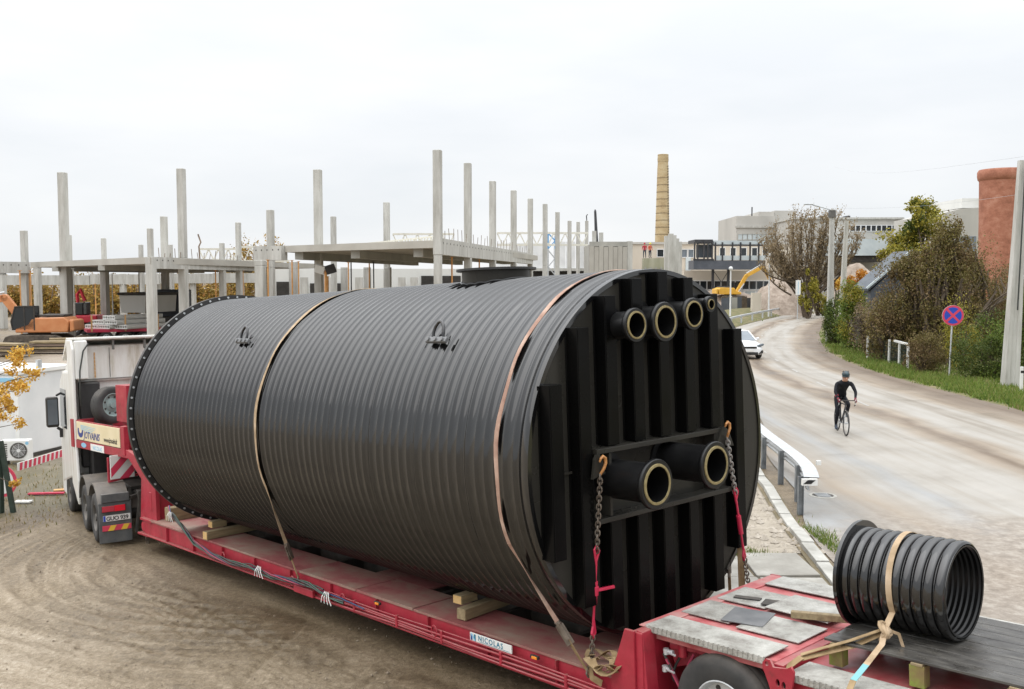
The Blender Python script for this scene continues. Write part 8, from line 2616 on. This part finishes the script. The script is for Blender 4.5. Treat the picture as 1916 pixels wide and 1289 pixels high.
for sx in (-1, 1): mb.tube([(sx * .208, .53, .92), (sx * .21, .59, .97)], [.017, .014], 6); mb.tube([(sx * .212, .585, .94), (sx * .215, .575, .84)], .007, 5)
mb.build('brake_hood', M['white_panel'], hb, smooth=True)
mb = MB(); mb.cyl((0, -.20, .80), (0, -.235, .94), .013, n=8); mb.tube([(0, -.36, .955), (0, -.24, .96), (0, -.08, .95)], [.06, .05, .018], 8); mb.build('saddle', M['black'], bk, smooth=True)
mb = MB(); mb.cyl((-.06, -.06, .28), (.07, -.06, .28), .02, n=8); mb.lathe([(.10, .05), (.10, .055)], (0, -.06, .28), (1, 0, 0), 24); mb.bar((.075, -.06, .28), (.08, -.10, .115), .02, .012); mb.bar((-.075, -.06, .28), (-.08, -.02, .445), .02, .012)
mb.box(.08, .17, -.15, -.06, .10, .12); mb.box(-.17, -.08, -.06, .03, .435, .455); mb.build('crankset', M['steel'], bk)
# rider: body in one mesh; +x is the rider's right
J = {'pelvis': ((0, -.25, .98), (.155, .12)), 'waist': ((0, -.14, 1.14), (.14, .105)), 'chest': ((0, .07, 1.30), (.165, .115)), 'upper': ((0, .20, 1.385), (.15, .09)), 'neck': ((0, .28, 1.455), (.06, .06)), 'head': ((0, .345, 1.535), (.078, .088)), 'crown': ((0, .355, 1.625), (.072, .085))}
B = [('pelvis', 'waist'), ('waist', 'chest'), ('chest', 'upper'), ('upper', 'neck'), ('neck', 'head'), ('head', 'crown')]
bm_map = {('neck', 'head'): 1, ('head', 'crown'): 1}
for sx, s in ((1, 'r'), (-1, 'l')):
    J['sh' + s] = ((sx * .195, .20, 1.36), .062); J['el' + s] = ((sx * .265, .36, 1.15), .044); J['wr' + s] = ((sx * .225, .49, 1.00), .030); J['ha' + s] = ((sx * .212, .555, .975), (.036, .026))
    B += [('upper', 'sh' + s), ('sh' + s, 'el' + s), ('el' + s, 'wr' + s), ('wr' + s, 'ha' + s)]
    bm_map[('el' + s, 'wr' + s)] = 0; bm_map[('wr' + s, 'ha' + s)] = 2
legs = {'r': ((.09, -.22, .93), (.115, .03, .56), (.125, -.12, .215), (.13, -.07, .135), (.13, .05, .125)), 'l': ((-.09, -.22, .93), (-.125, .20, .80), (-.125, -.005, .50), (-.13, .02, .475), (-.13, .13, .455))}
for s, (hp_, kn_, an_, he_, to_) in legs.items():
    J['hip' + s] = (hp_, .088); J['kn' + s] = (kn_, .058); J['an' + s] = (an_, .036); J['ft' + s] = (he_, .040); J['to' + s] = (to_, (.042, .028))
    B += [('pelvis', 'hip' + s), ('hip' + s, 'kn' + s), ('kn' + s, 'an' + s), ('an' + s, 'ft' + s), ('ft' + s, 'to' + s)]
    bm_map[('an' + s, 'ft' + s)] = 3; bm_map[('ft' + s, 'to' + s)] = 3
cyc = thing('person', 'cyclist in dark jersey and tights leaning on the handlebar', 'person', CM)
skin_body('body', J, B, 'pelvis', cyc, [M['jersey'], M['skin'], M['jersey_red'], M['navycloth']], bm_map)
HD_ = Matrix.Translation((0, .06, -.03))
mb = MB(); mb.sph((0, .285, 1.655), .115, 18, 10, 0, (.86, 1.2, .80)); hm = mb.build('helmet', mat('helmet_teal', [(0.3, (0.010, 0.028, 0.036)), (0.7, (0.022, 0.052, 0.062))], 6, .4), cyc, smooth=True)
mb = MB()
for sx in (-.055, 0, .055): mb.tube([(sx, .40, 1.68), (sx * 1.1, .30, 1.752), (sx, .18, 1.715)], .012, 5)
mb.build('helmet_rib', M['black'], hm, smooth=True)
mb = MB(); mb.tube([(-.085, .30, 1.60), (-.06, .37, 1.60), (0, .385, 1.595), (.06, .37, 1.60), (.085, .30, 1.60)], .018, 6); mb.build('glasses', M['glass_dark'], cyc, smooth=True)
mb = MB(); mb.tube([(0, .372, 1.59), (0, .395, 1.555), (0, .375, 1.545)], [.010, .016, .010], 6); mb.sph((0, .355, 1.515), .022, 8, 6, 0, (1.2, .5, .4)); mb.build('nose_and_mouth', M['skin'], cyc, smooth=True)
for sx in (-1, 1):
    mb = MB(); mb.sph((sx * .085, .28, 1.565), .024, 8, 6, 0, (.5, .8, 1.2)); mb.build('ear', M['skin'], cyc, smooth=True)
    for k in range(4):
        mb = MB(); z = .985 - .016 * k
        mb.tube([(sx * .225, .555 + .004 * k, z), (sx * .238, .590 - .003 * k, z - .012), (sx * .222, .612 - .004 * k, z - .026), (sx * .203, .606 - .004 * k, z - .034)], [.0105, .010, .009, .007], 6); mb.build('finger', M['jersey_red'], cyc, smooth=True)
    mb = MB(); mb.tube([(sx * .192, .535, .985), (sx * .180, .565, .972), (sx * .190, .590, .955)], [.011, .010, .008], 6); mb.build('thumb', M['jersey_red'], cyc, smooth=True)
for o_ in cyc.children:
    if o_.name.split('.')[0] in ('helmet', 'glasses', 'nose_and_mouth', 'ear'):
        o_.data.transform(HD_)
        for c_ in o_.children: c_.data.transform(HD_)
mb = MB(); mb.bar((.245, .40, 1.085), (.235, .44, 1.05), .075, .06); mb.build('armband', M['hivis_red'], cyc, bevel=.01)


def worker(label, px, py, d, jacket, seed):
    p = at(px, py, d)
    t = thing('person', label, 'person', Matrix.Translation(p) @ Matrix.Rotation(R(160 + 50 * seed), 4, 'Z'), group='workers on the stained wall')
    J = {'pelvis': ((0, 0, .95), (.15, .11)), 'waist': ((0, .01, 1.1), (.14, .10)), 'chest': ((0, .02, 1.32), (.17, .11)), 'neck': ((0, .03, 1.5), (.06, .06)), 'head': ((0, .06, 1.62), (.08, .09)), 'crown': ((0, .05, 1.72), (.075, .085))}
    B = [('pelvis', 'waist'), ('waist', 'chest'), ('chest', 'neck'), ('neck', 'head'), ('head', 'crown')]
    bmp = {('neck', 'head'): 1, ('head', 'crown'): 1, ('pelvis', 'waist'): 0}
    for sx, s in ((1, 'r'), (-1, 'l')):
        J.update({'sh' + s: ((sx * .2, .02, 1.42), .065), 'el' + s: ((sx * .27, .02, 1.15), .05), 'wr' + s: ((sx * .25, .16, .95), .035), 'ha' + s: ((sx * .25, .20, .88), .035), 'hip' + s: ((sx * .10, 0, .88), .09), 'kn' + s: ((sx * .12, .03, .48), .065), 'an' + s: ((sx * .13, -.01, .09), .045), 'to' + s: ((sx * .14, .16, .04), (.045, .03))})
        B += [('chest', 'sh' + s), ('sh' + s, 'el' + s), ('el' + s, 'wr' + s), ('wr' + s, 'ha' + s), ('pelvis', 'hip' + s), ('hip' + s, 'kn' + s), ('kn' + s, 'an' + s), ('an' + s, 'to' + s)]
        bmp.update({('wr' + s, 'ha' + s): 1, ('pelvis', 'hip' + s): 2, ('hip' + s, 'kn' + s): 2, ('kn' + s, 'an' + s): 2, ('an' + s, 'to' + s): 2})
    skin_body('body', J, B, 'pelvis', t, [M[jacket], M['skin'], M['navycloth']], bmp, 1)
    mb = MB(); mb.sph((0, .05, 1.70), .125, 12, 8, 0, (1, 1.15, .75)); mb.build('hard_hat', M['hivis_y'] if seed else M['hivis_red'], t, smooth=True)


worker('worker in orange jacket and yellow helmet by the chimney foot', 1216, 483, 112.6, 'hivis', 1)
worker('worker in red jacket left of the orange one', 1206, 483, 112.6, 'hivis_red', 0)
